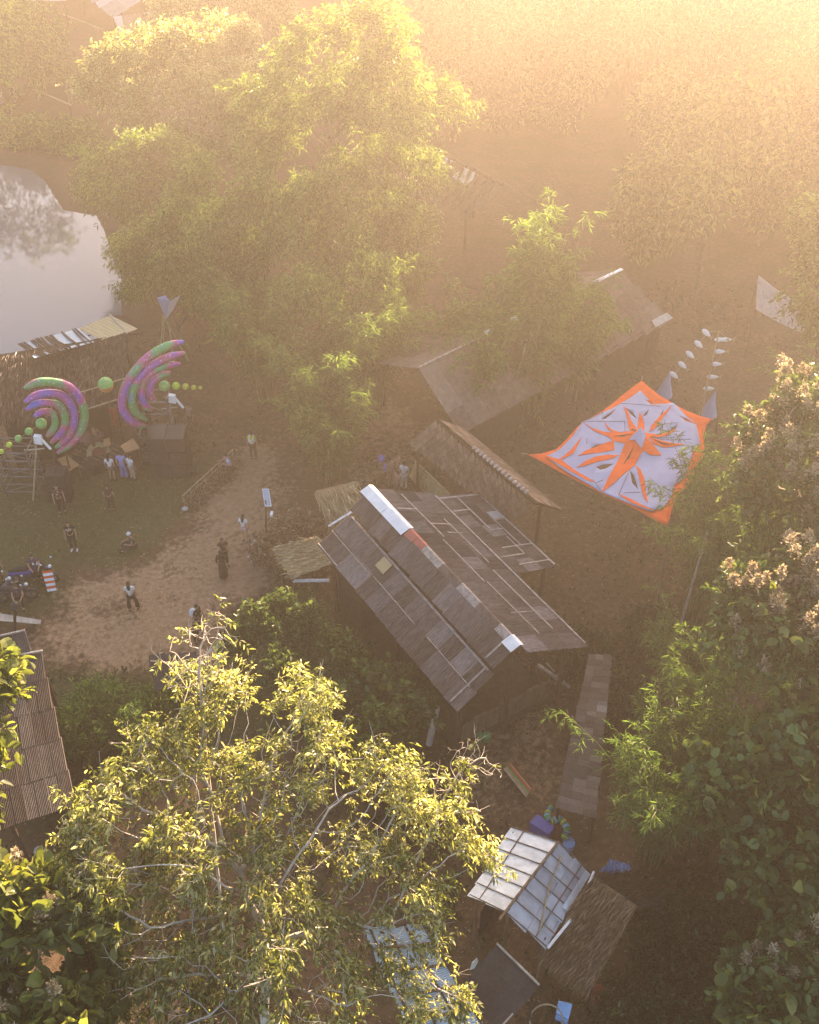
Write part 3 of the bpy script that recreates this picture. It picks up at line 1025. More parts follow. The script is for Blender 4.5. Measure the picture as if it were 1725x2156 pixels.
MB().slab([rp(q, .03, .86, .05), rp(q, .55, .84, .05), rp(q, .55, 1.0, .05), rp(q, .03, 1.0, .05)], .01).build('pale_strip', M['plastic_white'], rf)
MB().tube([E + Vector((.05, -.05, .02)), lerp(E, F, .5) + Vector((.25, -.1, .0)), F + Vector((.1, 0, 0))], .045, 6).build('eave_pole', M['white_paint'], rf)
q = (D, C, C, D)
posts(wh, [lerp(p, mid(A, B), .12) for p in (C, D, E, F)] + [lerp(A, B, .05), lerp(A, B, .95)], M['wood'], .06)
for k in range(5):
    a = lerp(lerp(C, mid(A, B), .2), lerp(D, mid(A, B), .2), k / 5)
    b = lerp(lerp(C, mid(A, B), .2), lerp(D, mid(A, B), .2), (k + .94) / 5)
    MB().hexa([Vector((p.x, p.y, 0)) for p in (a, b, b + Vector((.04, .02, 0)), a + Vector((.04, .02, 0)))], [Vector((p.x, p.y, 1.7)) for p in (a, b, b + Vector((.04, .02, 0)), a + Vector((.04, .02, 0)))]).build('plank', M['darkwood'], wh)

# --- thatched roof to its right
tr_ = thing('thatched_hut', 'brown thatched hut roof right of the white panelled hut', 'hut', g(1240, 1990))
A, B = g(1252, 1846, 3.3), g(1338, 1905, 3.3)
C, D = g(1243, 2083, 1.7), g(1139, 1998, 1.7)
thatch_plane(tr_, 'roof', A, B, C, D, M['thatch'], M['straw'], 5200, .2, .42, .035, 41)
E, F = B + Vector((1.3, .9, -1.3)), A + Vector((1.3, .9, -1.3))
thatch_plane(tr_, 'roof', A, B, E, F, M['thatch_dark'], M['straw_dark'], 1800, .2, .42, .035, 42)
posts(tr_, [lerp(p, mid(A, B), .15) - Vector((0, 0, .25)) for p in (C, D)] + [E - Vector((.3, .2, .1)), F - Vector((.3, .2, .1))], M['darkwood'], .07)

# --- dark hut roof at the bottom
dk = thing('dark_hut', 'dark grey flat roofed hut with a pale pole along its edge at the bottom', 'hut', g(1050, 2090))
q = (g(1046, 1990, 2.7), g(1135, 2077, 2.6), g(1052, 2168, 2.3), g(962, 2082, 2.4))
rf = frame_roof(dk, [q], M['darkwood'], 3, 4, .06)
M['felt'] = mat_basic('dark roof felt', (.06, .052, .052), (.033, .028, .028), 5, .9, .3, .2, rand=[(0, (.045, .038, .038)), (1, (.07, .06, .062))], fine=18)
sheets(rf, *q, 5, 3, [M['felt']], 'flat', .01, 'felt_sheet')
MB().tube([q[0] + Vector((0, 0, .1)), q[1] + Vector((0, 0, .1))], .035, 6).build('edge_pole', M['pale_wood'], rf)
MB().tube([q[2] + Vector((.1, .1, .1)), lerp(q[2], q[1], .25) + Vector((.1, .1, .1))], .03, 6).build('edge_pole', M['pale_wood'], rf)
posts(dk, [lerp(p, mid(*q), .12) for p in q], M['darkwood'], .06)

# --- pale blue translucent roof under the foreground tree
bl_ = thing('awning', 'pale blue translucent corrugated awning under the yellow green foreground tree', 'awning', g(900, 2080))
q = (g(770, 1945, 3.0), g(888, 1938, 3.0), g(1035, 2185, 2.7), g(890, 2215, 2.7))
q = (q[1], q[2], q[3], q[0])
rf = frame_roof(bl_, [q], M['darkwood'], 4, 6, .06, drop=-.05)
sheets(rf, *q, 8, 2, [M['plastic_blue']], 'corr', .01, 'plastic_sheet')
posts(bl_, [lerp(p, mid(*q), .1) for p in q], M['wood'], .06)

# --- grey corrugated building on the left
gb = thing('shed', 'long shed with grey corrugated roof at the left edge', 'shed', g(30, 1600))
q = (g(-75, 1402, 4.0), g(88, 1371, 4.0), g(152, 1640, 3.3), g(14, 1740, 3.3))
BRX = g(118, 1712, 3.3)
q = (q[0], q[1], g(160, 1692, 3.3), q[3])
rf = frame_roof(gb, [q], M['darkwood'])
sheets(rf, *q, 6, 5, [M['fibre_grey']], 'corr', .008)
q1 = (g(-60, 1352, 4.45), g(52, 1328, 4.45), g(90, 1374, 4.12), g(-78, 1406, 4.12))
sheets(rf, *q1, 4, 1, [M['fibre_grey']], 'corr', .008)
MB().beam(g(-70, 1400, 4.16), g(90, 1370, 4.16), .07).build('edge_board', M['pale_wood'], rf)
MB().beam(g(-60, 1352, 4.5), g(52, 1327, 4.5), .06).build('edge_board', M['pale_wood'], rf)
posts(gb, [lerp(p, mid(*q), .1) for p in q], M['darkwood'])
a, b = lerp(q[1], mid(*q), .15), lerp(q[2], mid(*q), .15)
MB().hexa([Vector((p.x, p.y, 0)) for p in (a, b, b + Vector((-.08, 0, 0)), a + Vector((-.08, 0, 0)))], [Vector((p.x, p.y, 2.9)) for p in (a, b, b + Vector((-.08, 0, 0)), a + Vector((-.08, 0, 0)))]).build('wall', M['darkwood'], gb)

# --- small dark hut among bushes
sd = thing('dark_shed', 'small shed with a plain dark roof behind the bare top twigs of the foreground tree', 'shed', g(360, 1440))
q = (g(313, 1381, 2.3), g(412, 1374, 2.3), g(412, 1446, 1.9), g(330, 1452, 1.9))
rf = frame_roof(sd, [q], M['darkwood'], 2, 3, .05)
sheets(rf, *q, 3, 2, [M['felt']], 'flat', .005, 'felt_sheet')
MB().tube([rp(q, .02, .18, .08), rp(q, .5, .28, .08), rp(q, .98, .2, .08)], .02, 5).build('rope', M['pale_wood'], rf)
posts(sd, [lerp(p, mid(*q), .1) for p in q], M['wood'], .05)
a = lerp(q[0], q[3], .5)
MB().hexa([Vector((a.x + x, a.y + y, .2)) for x, y in ((0, 0), (.25, .02), (.25, .1), (0, .1))], [Vector((a.x + x, a.y + y, 1.6)) for x, y in ((0, 0), (.25, .02), (.25, .1), (0, .1))]).build('side_panel', M['concrete'], sd)

# --- long weathered shed roof on the right
rs = thing('plank_shed', 'long low shed with weathered grey plank roof beside the bamboo on the right', 'shed', g(1230, 1580))
q = (g(1240, 1378, 2.5), g(1288, 1380, 2.5), g(1256, 1724, 2.0), g(1172, 1700, 2.0))
q = (q[1], q[2], q[3], q[0])
rf = frame_roof(rs, [q], M['darkwood'], 3, 6, .06)
M['plank_roof'] = mat_basic('weathered roof planks', (.15, .12, .105), (.075, .058, .05), 5, .9, .3, .15,
                            rand=[(0, (.065, .05, .043)), (.6, (.12, .095, .085)), (.93, (.19, .16, .145)), (1, (.44, .42, .42))], stretch=(1, 1, 1), fine=16)
sheets(rf, *q, 26, 3, [M['plank_roof']], 'flat', .06, 'plank', .01, .01)
posts(rs, [lerp(p, mid(*q), .1) for p in q], M['darkwood'], .06)

# --- stage building by the pond
st = thing('stage_house', 'long dark thatched stage building with a yellow clear panel at its pond side', 'building', g(130, 850))
A, B = g(-40, 752, 5.0), g(*Z1(1040, 355), 5.0)
ax = (B - A).normalized()
C, D = g(*Z1(985, 885), 3.4), g(-60, 905, 3.4)
thatch_plane(st, 'roof', A, B, C, D, M['thatch_dark'], M['straw_dark'], 3200, .18, .5, .05, 51)
bk = thing_pts = [Z1(160, 440), Z1(640, 310), Z1(740, 425), Z1(290, 545)]
q = tuple(g(*p, z) for p, z in zip(bk, (4.2, 4.2, 5.02, 5.02)))
rf = frame_roof(st, [q], M['darkwood'], 3, 5, .06)
sheets(rf, *q, 8, 1, [M['plastic_blue']], 'flat', .01, 'clear_sheet', 0, .0, 1)
rnd = random.Random(4)
for k in range(26):
    f = rnd.random()
    MB().tube([rp(q, f + rnd.uniform(-.03, .02), 0, .05), rp(q, f + rnd.uniform(-.02, .03), .5, .07), rp(q, f + .04 + rnd.uniform(-.02, .05), 1.02, .05)], rnd.uniform(.03, .07), 4).build('dark_slat', M['darkwood'], rf)
q = tuple(g(*Z1(x, y), z) for x, y, z in ((640, 312, 4.2), (888, 203, 4.2), (1022, 350, 5.03), (742, 428, 5.03)))
rf2 = frame_roof(st, [q], M['darkwood'], 3, 5, .05, 'roof_bay')
sheets(rf2, *q, 3, 1, [M['plastic_yellow']], 'rib', .0, 'clear_sheet', 0, .0, 1, fit=True)
MB().beam(rp(q, 1.01, 0, .05), rp(q, 1.01, 1.05, .05), .07).build('edge_board', M['pale_wood'], rf2)
q = tuple(g(*Z1(x, y), z) for x, y, z in ((1020, 205, 3.0), (1160, 345, 3.0), (1040, 355, 5.0), (900, 205, 4.2)))
MB().slab(q, .1).build('end_slope', M['thatch_dark'], st)
posts(st, [lerp(lerp(D, C, f), mid(A, B), .05) for f in (.1, .45, .75, .98)] + [lerp(A, B, .97), lerp(A, B, .4)], M['darkwood'])
a, b = lerp(D, mid(A, B), .3), lerp(C, mid(A, B), .3)
MB().hexa([Vector((p.x, p.y, 0)) for p in (a, b, b + Vector((0, .1, 0)), a + Vector((0, .1, 0)))], [Vector((p.x, p.y, 3.4)) for p in (a, b, b + Vector((0, .1, 0)), a + Vector((0, .1, 0)))]).build('back_wall', M['black'], st)

# ------------------------------------------------------------------ trees
def crown_lobes(spec):
    """(px, py, distance, radius[, squash]) -> centre, radii"""
    out = []
    for s in spec:
        c = gy(s[0], s[1], s[2])
        sq = s[4] if len(s) > 4 else .8
        out.append((np.array(c), np.array([s[3], s[3], s[3] * sq])))
    return out


def colonise(base, lobes, n_attr, step, rng, infl=6.0, kill=1.6, start=None, iters=160):
    """a branching skeleton that grows into the lobes"""
    vol = np.array([np.prod(r) for c, r in lobes]) ** .8
    cnt = np.maximum(4, (vol / vol.sum() * n_attr).astype(int))
    P = []
    for (c, r), k in zip(lobes, cnt):
        d = unit(rng.normal(size=(k, 3))) * (rng.random((k, 1)) ** .42)
        P.append(c + d * r)
    A = np.concatenate(P)
    nodes = [np.array(base, float)]
    par = [-1]
    cen = A.mean(0)
    # trunk up to below the crown
    target = np.array(start, float) if start is not None else np.array([cen[0] * .7 + base[0] * .3, cen[1] * .7 + base[1] * .3, max(base[2] + 1.0, A[:, 2].min() - step)])
    k = max(1, int(np.linalg.norm(target - nodes[0]) / step))
    wob = rng.normal(0, .08, (k + 1, 3)) * step
    for i in range(1, k + 1):
        f = i / k
        nodes.append(np.array(base) * (1 - f) + target * f + wob[i] * (1 if i < k else 0))
        par.append(len(nodes) - 2)
    NP = np.array(nodes)
    dm = np.full(len(A), 1e9)
    im = np.zeros(len(A), int)

    def upd(lo):
        nonlocal dm, im
        new = NP[lo:]
        d = np.linalg.norm(A[:, None] - new[None], axis=2)
        j = d.argmin(1)
        dd = d[np.arange(len(A)), j]
        b = dd < dm
        im = np.where(b, j + lo, im)
        dm = np.where(b, dd, dm)

    upd(0)
    used = {}
    for it in range(iters):
        if len(A) == 0: break
        act = dm < infl * step if it > 6 else np.ones(len(A), bool)
        if not act.any():
            act = dm <= dm.min() + step
        dirs = {}
        ii = im[act]
        vec = unit(A[act] - NP[ii])
        acc = np.zeros((len(NP), 3))
        np.add.at(acc, ii, vec)
        src = np.unique(ii)
        newp, newpar = [], []
        for s in src:
            d = acc[s]
            l = np.linalg.norm(d)
            if l < 1e-3: continue
            d = d / l + rng.normal(0, .14, 3) + np.array([0, 0, .04])
            d /= np.linalg.norm(d)
            if used.get(s, 0) > 3: continue
            used[s] = used.get(s, 0) + 1
            newp.append(NP[s] + d * step)
            newpar.append(s)
        if not newp: break
        lo = len(NP)
        NP = np.concatenate([NP, np.array(newp)])
        par += [int(x) for x in newpar]
        upd(lo)
        keep = dm > kill * step
        A, dm, im = A[keep], dm[keep], im[keep]
    return NP, np.array(par)


def radii(NP, par, tip, expo=2.4, rmax=.4):
    n = len(NP)
    r = np.zeros(n)
    has = np.zeros(n, bool)
    has[par[par >= 0]] = True
    acc = np.where(has, 0, tip ** expo)
    for i in range(n - 1, 0, -1):
        acc[par[i]] += acc[i]
    r = np.minimum(acc ** (1 / expo), rmax)
    return r, ~has


def chains(par, r):
    kids = [[] for _ in par]
    for i, p in enumerate(par):
        if p >= 0: kids[p].append(i)
    out, todo = [], [(0, -1)]
    while todo:
        i, p = todo.pop()
        c = [p, i] if p >= 0 else [i]
        while kids[i]:
            k = sorted(kids[i], key=lambda q: -r[q])
            for q in k[1:]: todo.append((q, i))
            i = k[0]
            c.append(i)
        out.append(c)
    return out


def add_obj(name, me, parent, kind=None):
    o = bpy.data.objects.new(name, me)
    link(o, parent)
    if kind: o['kind'] = kind
    return o


def basis(d, roll_rng):
    d = Vector(d).normalized()
    s = d.cross(Vector(roll_rng.normal(size=3))).normalized()
    n = s.cross(d)
    if n.z < 0: s, n = -s, -n
    return s, d, n


LEAF_UNIT = {}


def leaf_unit(kind, mat):
    """one leaf, length 1 along +Y, with a midrib fold and a drooping tip"""
    k = (kind, mat.name)
    if k not in LEAF_UNIT:
        mb = MB()
        prof = [(0, .06, 0), (.2, .34, .03), (.5, .5, .05), (.78, .33, .0), (1, .0, -.10)] if kind == 'slim' else [(0, .1, 0), (.18, .42, .05), (.5, .5, .07), (.8, .36, .0), (1, .0, -.12)]
        w = .32 if kind == 'slim' else .72
        n = len(prof)
        for i in range(n - 1):
            (y0, a0, z0), (y1, a1, z1) = prof[i], prof[i + 1]
            for sg in (-1, 1):
                if i == n - 2:
                    q = [(0, y0, z0), (sg * a0 * w, y0, z0 + .1 * a0), (0, y1, z1)]
                else:
                    q = [(0, y0, z0), (sg * a0 * w, y0, z0 + .1 * a0), (sg * a1 * w, y1, z1 + .1 * a1), (0, y1, z1)]
                mb.poly(q if sg > 0 else q[::-1])
        LEAF_UNIT[k] = mb.mesh('leaf', mat, smooth=True)
    return LEAF_UNIT[k]


def place_leaves(parent, kind, mat, pos, dirs, lens, rng):
    me = leaf_unit(kind, mat)
    off = origin(parent)
    for p, d, l in zip(pos, dirs, lens):
        s, dd, n = basis(d, rng)
        o = bpy.data.objects.new('leaf', me)
        COL.objects.link(o)
        o.parent = parent
        p = Vector(p) - off
        o.matrix_local = Matrix(((s.x * l, dd.x * l, n.x * l, p.x), (s.y * l, dd.y * l, n.y * l, p.y), (s.z * l, dd.z * l, n.z * l, p.z), (0, 0, 0, 1)))


LEAVES = {11: 36000, 12: 60, 13: 260, 14: 5500, 15: 3000, 16: 16000, 17: 8000, 21: 96000, 22: 60000, 23: 28000, 24: 38000, 25: 40000,
          31: 7500, 32: 7500, 33: 9000, 34: 6000, 35: 9000}


def tree(name, label, group, base, lobes, seed, n_attr=500, step=.6, bark='bark', leaf='leaf_fine', per=14, size=.3, width=.07, spread=.35,
         droop=.5, tip=.014, rmax=.35, singles=0, single_kind='slim', single_mat=None, twigs=0, twig_len=.6, start=None, panicles=None, kill=1.6, cat='tree', leafy=3, mode='hang', bare=(), lump=None, spn=8, spl=None, core=.72):
    rng = np.random.default_rng(seed)
    base = Vector((base[0], base[1], float(terrain(base[0], base[1]))))
    root = thing(name, label, cat, base, group)
    n_attr, step = int(n_attr * 4), step * .8
    if lump is None: lump = len(lobes) > 6
    if lump:                                    # uneven outline: a smaller core and knobs round it
        big = []
        for c, r in lobes:
            big.append((c, r * core))
            for _ in range(5):
                dv = unit(rng.normal(size=3))
                big.append((c + dv * r * rng.uniform(.6, 1.05), r * rng.uniform(.26, .5)))
        lobes = big
    else:
        lobes = [(c, r * 1.12) for c, r in lobes]
    want = LEAVES.get(seed, 4800)
    b = np.array(base)
    NP, par = colonise(b - np.array([0, 0, .15]), lobes, n_attr, step, rng, start=start, kill=kill)
    r, tips = radii(NP, par, tip, rmax=rmax)
    thick, thin = MB(), MB()
    ch = chains(par, r)
    for c in ch:
        rr = [r[i] for i in c]
        if len(c) > 1 and c[0] != 0: rr[0] = min(rr[0], rr[1] * 1.15)
        nsd = 8 if max(rr) > .1 else (5 if max(rr) > .04 else 3)
        (thick if max(rr) > .085 else thin).tube([NP[i] for i in c], rr, nsd, cap=False)
    # bare twigs beyond the leaves
    tid = np.where(tips)[0]
    if twigs:
        for i in tid:
            for _ in range(rng.poisson(twigs)):
                d = unit(NP[i] - NP[par[i]] + rng.normal(0, .45, 3) * step + np.array([0, 0, .35 * step]))
                l = twig_len * rng.uniform(.5, 1.5)
                m1 = NP[i] + d * l * .5 + rng.normal(0, .06, 3) * l
                e = m1 + unit(d + rng.normal(0, .4, 3) + [0, 0, .2]) * l * .5
                thin.tube([NP[i], m1, e], [tip * .9, tip * .75, tip * .4], 3, cap=False)
                e2 = m1 + unit(d + rng.normal(0, .7, 3) + [0, 0, .2]) * l * .4
                thin.tube([m1, e2], [tip * .7, tip * .35], 3, cap=False)
    if thick.v: thick.build('trunk', M[bark], root, True)
    if thin.v: tag(thin.build('twigs', M[bark], root, True), kind='stuff')
    # foliage: clusters near the ends of the twigs
    lvl = np.zeros(len(NP), int)
    for i in range(len(NP) - 1, 0, -1):
        lvl[par[i]] = max(lvl[par[i]], lvl[i] + 1)
    sel = np.where((lvl < leafy) & (np.arange(len(NP)) > 3))[0]
    for c, rad in bare:
        sel = sel[np.linalg.norm(NP[sel] - np.array(c), axis=1) > rad]
    # each spray is a drooping shoot with leaves set along it
    spr = rng.choice(sel, max(2, want // spn))
    spl = spl or size * 1.7
    sc = NP[spr] + rng.normal(0, spread, (len(spr), 3)) * np.array([1, 1, .8])
    outw = unit(NP[spr] - np.mean([c for c, q in lobes], 0))
    up_ = {'hang': -droop * .55, 'up': .55, 'x': -droop * .3}[mode]
    sax = unit(outw * .7 + unit(NP[spr] - NP[np.maximum(par[spr], 0)]) * .4 + rng.normal(0, .5, (len(spr), 3)) + np.array([0, 0, up_]))
    rep = np.repeat(np.arange(len(spr)), spn)
    n = len(rep)
    f = np.tile(np.linspace(.05, 1, spn), len(spr)) + rng.normal(0, .05, n)
    ll = spl * rng.uniform(.55, 1.4, len(spr))[rep]
    pos = sc[rep] + sax[rep] * (f * ll)[:, None] + np.array([0, 0, -1.])[None] * (f ** 2 * ll * .35 * (0 if mode == 'up' else 1))[:, None]
    alt = np.where(np.arange(n) % 2 == 0, 1, -1)[:, None]
    sid = unit(np.cross(sax, rng.normal(size=(len(spr), 3))))[rep] * alt
    d = sax[rep] * .55 + sid * .75 + rng.normal(0, .28, (n, 3)) + np.array([0, 0, -droop * .8 if mode != 'up' else .1])
    L = size * rng.uniform(.6, 1.3, n)
    k = 0
    if singles and n > singles:
        dist = pos[:, 1] * _c + (CAM_H - pos[:, 2]) * _s
        # the nearest of the leaves that face the camera side of the crown
        pr = np.stack([pos[:, 0] / dist * FOC + 862, 1078 - (pos[:, 1] * _s - (CAM_H - pos[:, 2]) * _c) / dist * FOC], 1)
        inside = (pr[:, 0] > 0) & (pr[:, 0] < 1725) & (pr[:, 1] > 0) & (pr[:, 1] < 2156)
        score = L / dist + (-100 * ~inside)
        cell = np.floor(pr / 55).astype(int)
        order = np.argsort(-score)
        seen, pick = {}, []
        for i in order:
            if not inside[i]: break
            key = (cell[i, 0], cell[i, 1])
            if seen.get(key, 0) >= 4: continue
            seen[key] = seen.get(key, 0) + 1
            pick.append(i)
            if len(pick) >= singles: break
        pick = np.array(pick)
        place_leaves(root, single_kind, M[single_mat or leaf], pos[pick], d[pick], L[pick] * 1.1, rng)
        keep = np.ones(n, bool)
        keep[pick] = False
        pos, d, L = pos[keep], d[keep], L[keep]
    v, tt = leaf_geo(pos - b, d, L, L * (width / size) * rng.uniform(.8, 1.25, len(L)), rng, .2, .12)
    add_obj('crown', fast_mesh('crown', v, tt, M[leaf]), root, 'stuff')
    if panicles:
        cnt, psz, pmat = panicles
        top = tid[np.argsort(-NP[tid, 2] + .3 * NP[tid, 1])][:max(8, int(len(tid) * .7))]
        top = rng.choice(top, cnt)
        ps = []
        for i in top:
            m_ = int(rng.integers(75, 140))
            h = rng.random(m_) ** .8
            rad = (1 - .75 * h) * psz * .5
            a = rng.random(m_) * 6.283
            q = NP[i] + rng.normal(0, .42, 3) + np.stack([np.cos(a) * rad * rng.random(m_) ** .5, np.sin(a) * rad * rng.random(m_) ** .5, h * psz * .9 + .22], 1)
            ps.append(q)
        q = np.concatenate(ps)
        v, tt = leaf_geo(q - b, rng.normal(0, 1, q.shape) + np.array([0, 0, .4]), rng.uniform(.06, .16, len(q)), .06, rng, .2)
        add_obj('flower_panicles', fast_mesh('flower_panicles', v, tt, M[pmat]), root, 'stuff')
    return root


def bamboo(name, label, group, base, height, seed, n=34, spread=1.0, lean=(0, 0), arch=.5, leaf='leaf_bamboo', sprays=26, per=8, size=.28, width=.035, spray_len=.75, low=.28):
    rng = np.random.default_rng(seed)
    base = Vector((base[0], base[1], float(terrain(base[0], base[1]))))
    root = thing(name, label, 'bamboo', base, group)
    b = np.array(base)
    sprays = int(sprays * 1.35)
    cul = MB()
    P, D = [], []
    for k in range(n):
        a = rng.random() * 6.283
        dirv = np.array([math.cos(a), math.sin(a), 0.]) * rng.uniform(.3, 1) + np.array([lean[0], lean[1], 0])
        p0 = b + np.array([math.cos(a), math.sin(a), 0]) * rng.random() * spread * .45 + np.array([0, 0, -.1])
        h = height * rng.uniform(.7, 1.03)
        t = np.linspace(0, 1, 10)
        out = (.16 * t + arch * .55 * t ** 2.6) * h * .62 * spread ** .4
        z = h * (t - .16 * arch * t ** 3.2) * (1 - .06 * np.linalg.norm(dirv))
        path = p0 + dirv[None] * out[:, None] + np.array([0, 0, 1.])[None] * z[:, None]
        cul.tube(path, list(.045 * (1 - .82 * t)), 4, cap=False)
        ts = low + (1 - low) * rng.random(sprays) ** .8
        fi = ts * 9
        i0 = np.minimum(fi.astype(int), 8)
        q = path[i0] + (path[i0 + 1] - path[i0]) * (fi - i0)[:, None]
        ax = unit(path[i0 + 1] - path[i0])
        bd = unit(rng.normal(size=(sprays, 3)) * np.array([1, 1, .45]) + ax * .5)
        bl = spray_len * rng.uniform(.4, 1.25, sprays) * (1.15 - .55 * ts)
        for s in range(sprays):
            m_ = int(rng.poisson(per)) + 2
            f = rng.random(m_) ** .7
            pp = q[s] + bd[s] * (f * bl[s])[:, None] + np.array([0, 0, -1.])[None] * (f ** 2 * bl[s] * .4)[:, None]
            P.append(pp)
            D.append(bd[s][None] * .7 + rng.normal(0, .42, (m_, 3)) + np.array([0, 0, -.45]))
    cul.build('culms', M['culm'], root, True)['kind'] = 'stuff'
    P, D = np.concatenate(P), np.concatenate(D)
    L = size * rng.uniform(.6, 1.3, len(P))
    v, tt = leaf_geo(P - b, D, L, L * width / size, rng, .2, .1)
    add_obj('foliage', fast_mesh('foliage', v, tt, M[leaf]), root, 'stuff')
    return root


# --- foreground tree, crown in the sun
FL = [(450, 1470, 19.5, 1.25), (640, 1500, 19, 1.25), (330, 1600, 17.5, 1.3), (230, 1690, 16, 1.15), (470, 1640, 17.5, 1.7), (640, 1660, 17, 1.5),
      (830, 1660, 17, 1.2), (940, 1740, 16, 1.0), (760, 1790, 15.5, 1.4), (560, 1800, 15.5, 1.7), (350, 1800, 15, 1.5), (210, 1850, 14, 1.0),
      (420, 1960, 13.5, 1.4), (600, 1950, 13.5, 1.3), (760, 1930, 14, 1.1), (900, 1880, 14.5, .9), (330, 2040, 12.5, 1.0), (530, 2100, 12, 1.2),
      (720, 2080, 12.3, 1.1), (860, 2080, 12.6, .8), (640, 2170, 11, 1.0), (420, 2150, 11.5, .8), (300, 2160, 11.5, .6), (960, 1640, 18, .5), (1000, 1800, 15.2, .6), (800, 1990, 13.4, .8), (890, 1960, 13.7, .6), (860, 2060, 12.8, .7), (250, 1950, 13.2, 1.0), (240, 2080, 12.3, .8), (430, 2060, 12.6, 1.0), (170, 1780, 15, .7), (960, 2090, 12.6, .5)]
tree('foreground_tree', 'large foreground tree with sunlit yellow green drooping leaves and bare pale branches', None, g(560, 2330), crown_lobes(FL), 11,
     n_attr=1500, step=.42, bark='bark_pale', leaf='leaf_front', per=13, size=.215, width=.064, spread=.2, droop=.9, tip=.0125, rmax=.28,
     singles=300, single_kind='slim', single_mat='leaf_front_obj', twigs=.9, twig_len=.7, kill=1.3, leafy=2, core=.85, spn=7, spl=.3)
tree('bare_branch_tree', 'slender bare tree with twisted pale branches reaching past the right of the foreground tree', None, g(800, 1990),
     crown_lobes([(990, 1590, 19.2, .55), (1040, 1620, 19, .4), (950, 1640, 18.6, .5), (900, 1700, 18, .4)]), 12, n_attr=70, step=.24, bark='bark_pale',
     leaf='leaf_front', per=.5, size=.2, width=.06, spread=.1, tip=.011, twigs=1.2, twig_len=.4, kill=1.2, leafy=1)
tree('bare_top_tree', 'leafless pale twigs rising above the top left of the foreground tree', None, g(470, 1960),
     crown_lobes([(430, 1350, 20.5, .75), (370, 1370, 20.3, .5), (460, 1320, 20.5, .5), (420, 1420, 20, .7)]), 13, n_attr=80, step=.3, bark='bark_pale',
     leaf='leaf_front', per=1.5, size=.2, width=.06, spread=.15, tip=.012, twigs=1.2, twig_len=.5, kill=1.2, leafy=1)

# --- teak in the lower left corner and at the left edge
tree('teak_tree', 'sunlit teak with large leaves and tan flower heads in the lower left corner', 'teak trees', g(60, 2350),
     crown_lobes([(50, 1960, 13, 1.0), (140, 1960, 13, .6), (30, 2080, 12, 1.0), (130, 2070, 12, .6), (100, 2160, 11, .8), (20, 1890, 13.6, .5)]), 14, n_attr=200, step=.4,
     bark='bark_pale', leaf='leaf_teak_mass', per=8, size=.42, width=.24, spread=.28, droop=.25, tip=.014, singles=240, single_kind='broad', single_mat='leaf_teak',
     panicles=(26, .5, 'panicle'), mode='x', leafy=2)
tree('teak_tree', 'teak branch with a dry flower head over the grey shed roof at left', 'teak trees', g(-90, 1800),
     crown_lobes([(-45, 1440, 18, .6), (-60, 1560, 17, .5), (-62, 1650, 16.5, .5)]), 15, n_attr=90, step=.4, bark='bark_pale', leaf='leaf_teak_mass', per=9,
     size=.34, width=.17, spread=.25, droop=.35, singles=40, single_kind='broad', single_mat='leaf_teak', panicles=(10, .45, 'panicle'), mode='x', leafy=2)

# --- shrubs in the middle
tree('broadleaf_shrub', 'dense dark green shrub with broad leaves beside the long house', 'shrubs by the yard', g(640, 1470),
     crown_lobes([(560, 1315, 28.2, .9), (640, 1335, 27.9, 1.0), (710, 1380, 26.8, 1.0), (600, 1400, 26.5, 1.1), (680, 1450, 25.4, 1.1), (520, 1355, 27.4, .7), (600, 1270, 29.4, .6)]), 16,
     n_attr=420, step=.35, leaf='leaf_broad', per=12, size=.22, width=.11, spread=.2, droop=.15, mode='up', cat='shrub', rmax=.08, spl=.22)
tree('broadleaf_shrub', 'lower shrub in front of the dense one with paler rounded leaves', 'shrubs by the yard', g(740, 1560),
     crown_lobes([(760, 1460, 24.9, .8), (820, 1450, 25.2, .8), (860, 1500, 23.9, .75), (700, 1510, 23.6, .8), (790, 1530, 22.9, .8)]), 17,
     n_attr=260, step=.35, leaf='leaf_broad', per=9, size=.28, width=.17, spread=.2, droop=.1, mode='up', cat='shrub', rmax=.08, spl=.25)
for k, (px, py, y_, r_, lab) in enumerate(((175, 1400, 25.3, .9, 'feathery green shrub at the near edge of the dirt yard'), (250, 1430, 24.6, .8, 'low green shrub right of the feathery one at the yard edge'),
                                           (140, 1480, 24, .9, 'green shrub close to the right side of the grey shed'), (310, 1400, 25.6, .55, 'small green shrub left of the small dark shed'),
                                           (600, 1215, 30.5, .7, 'small green shrub below the yellow straw mats'), (400, 1380, 26, .6, 'small dark shrub behind the small dark shed'),
                                           (880, 1560, 21, .8, 'dark shrub under the near corner of the long house roof'))):
    c = gy(px, py, y_)
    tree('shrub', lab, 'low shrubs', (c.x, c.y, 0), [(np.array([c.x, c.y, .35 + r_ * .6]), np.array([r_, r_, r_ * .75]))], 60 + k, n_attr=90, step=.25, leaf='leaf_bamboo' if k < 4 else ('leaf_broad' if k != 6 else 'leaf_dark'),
         per=12, size=.22, width=.045, spread=.2, droop=-.1, mode='up', cat='shrub', rmax=.05, tip=.008)

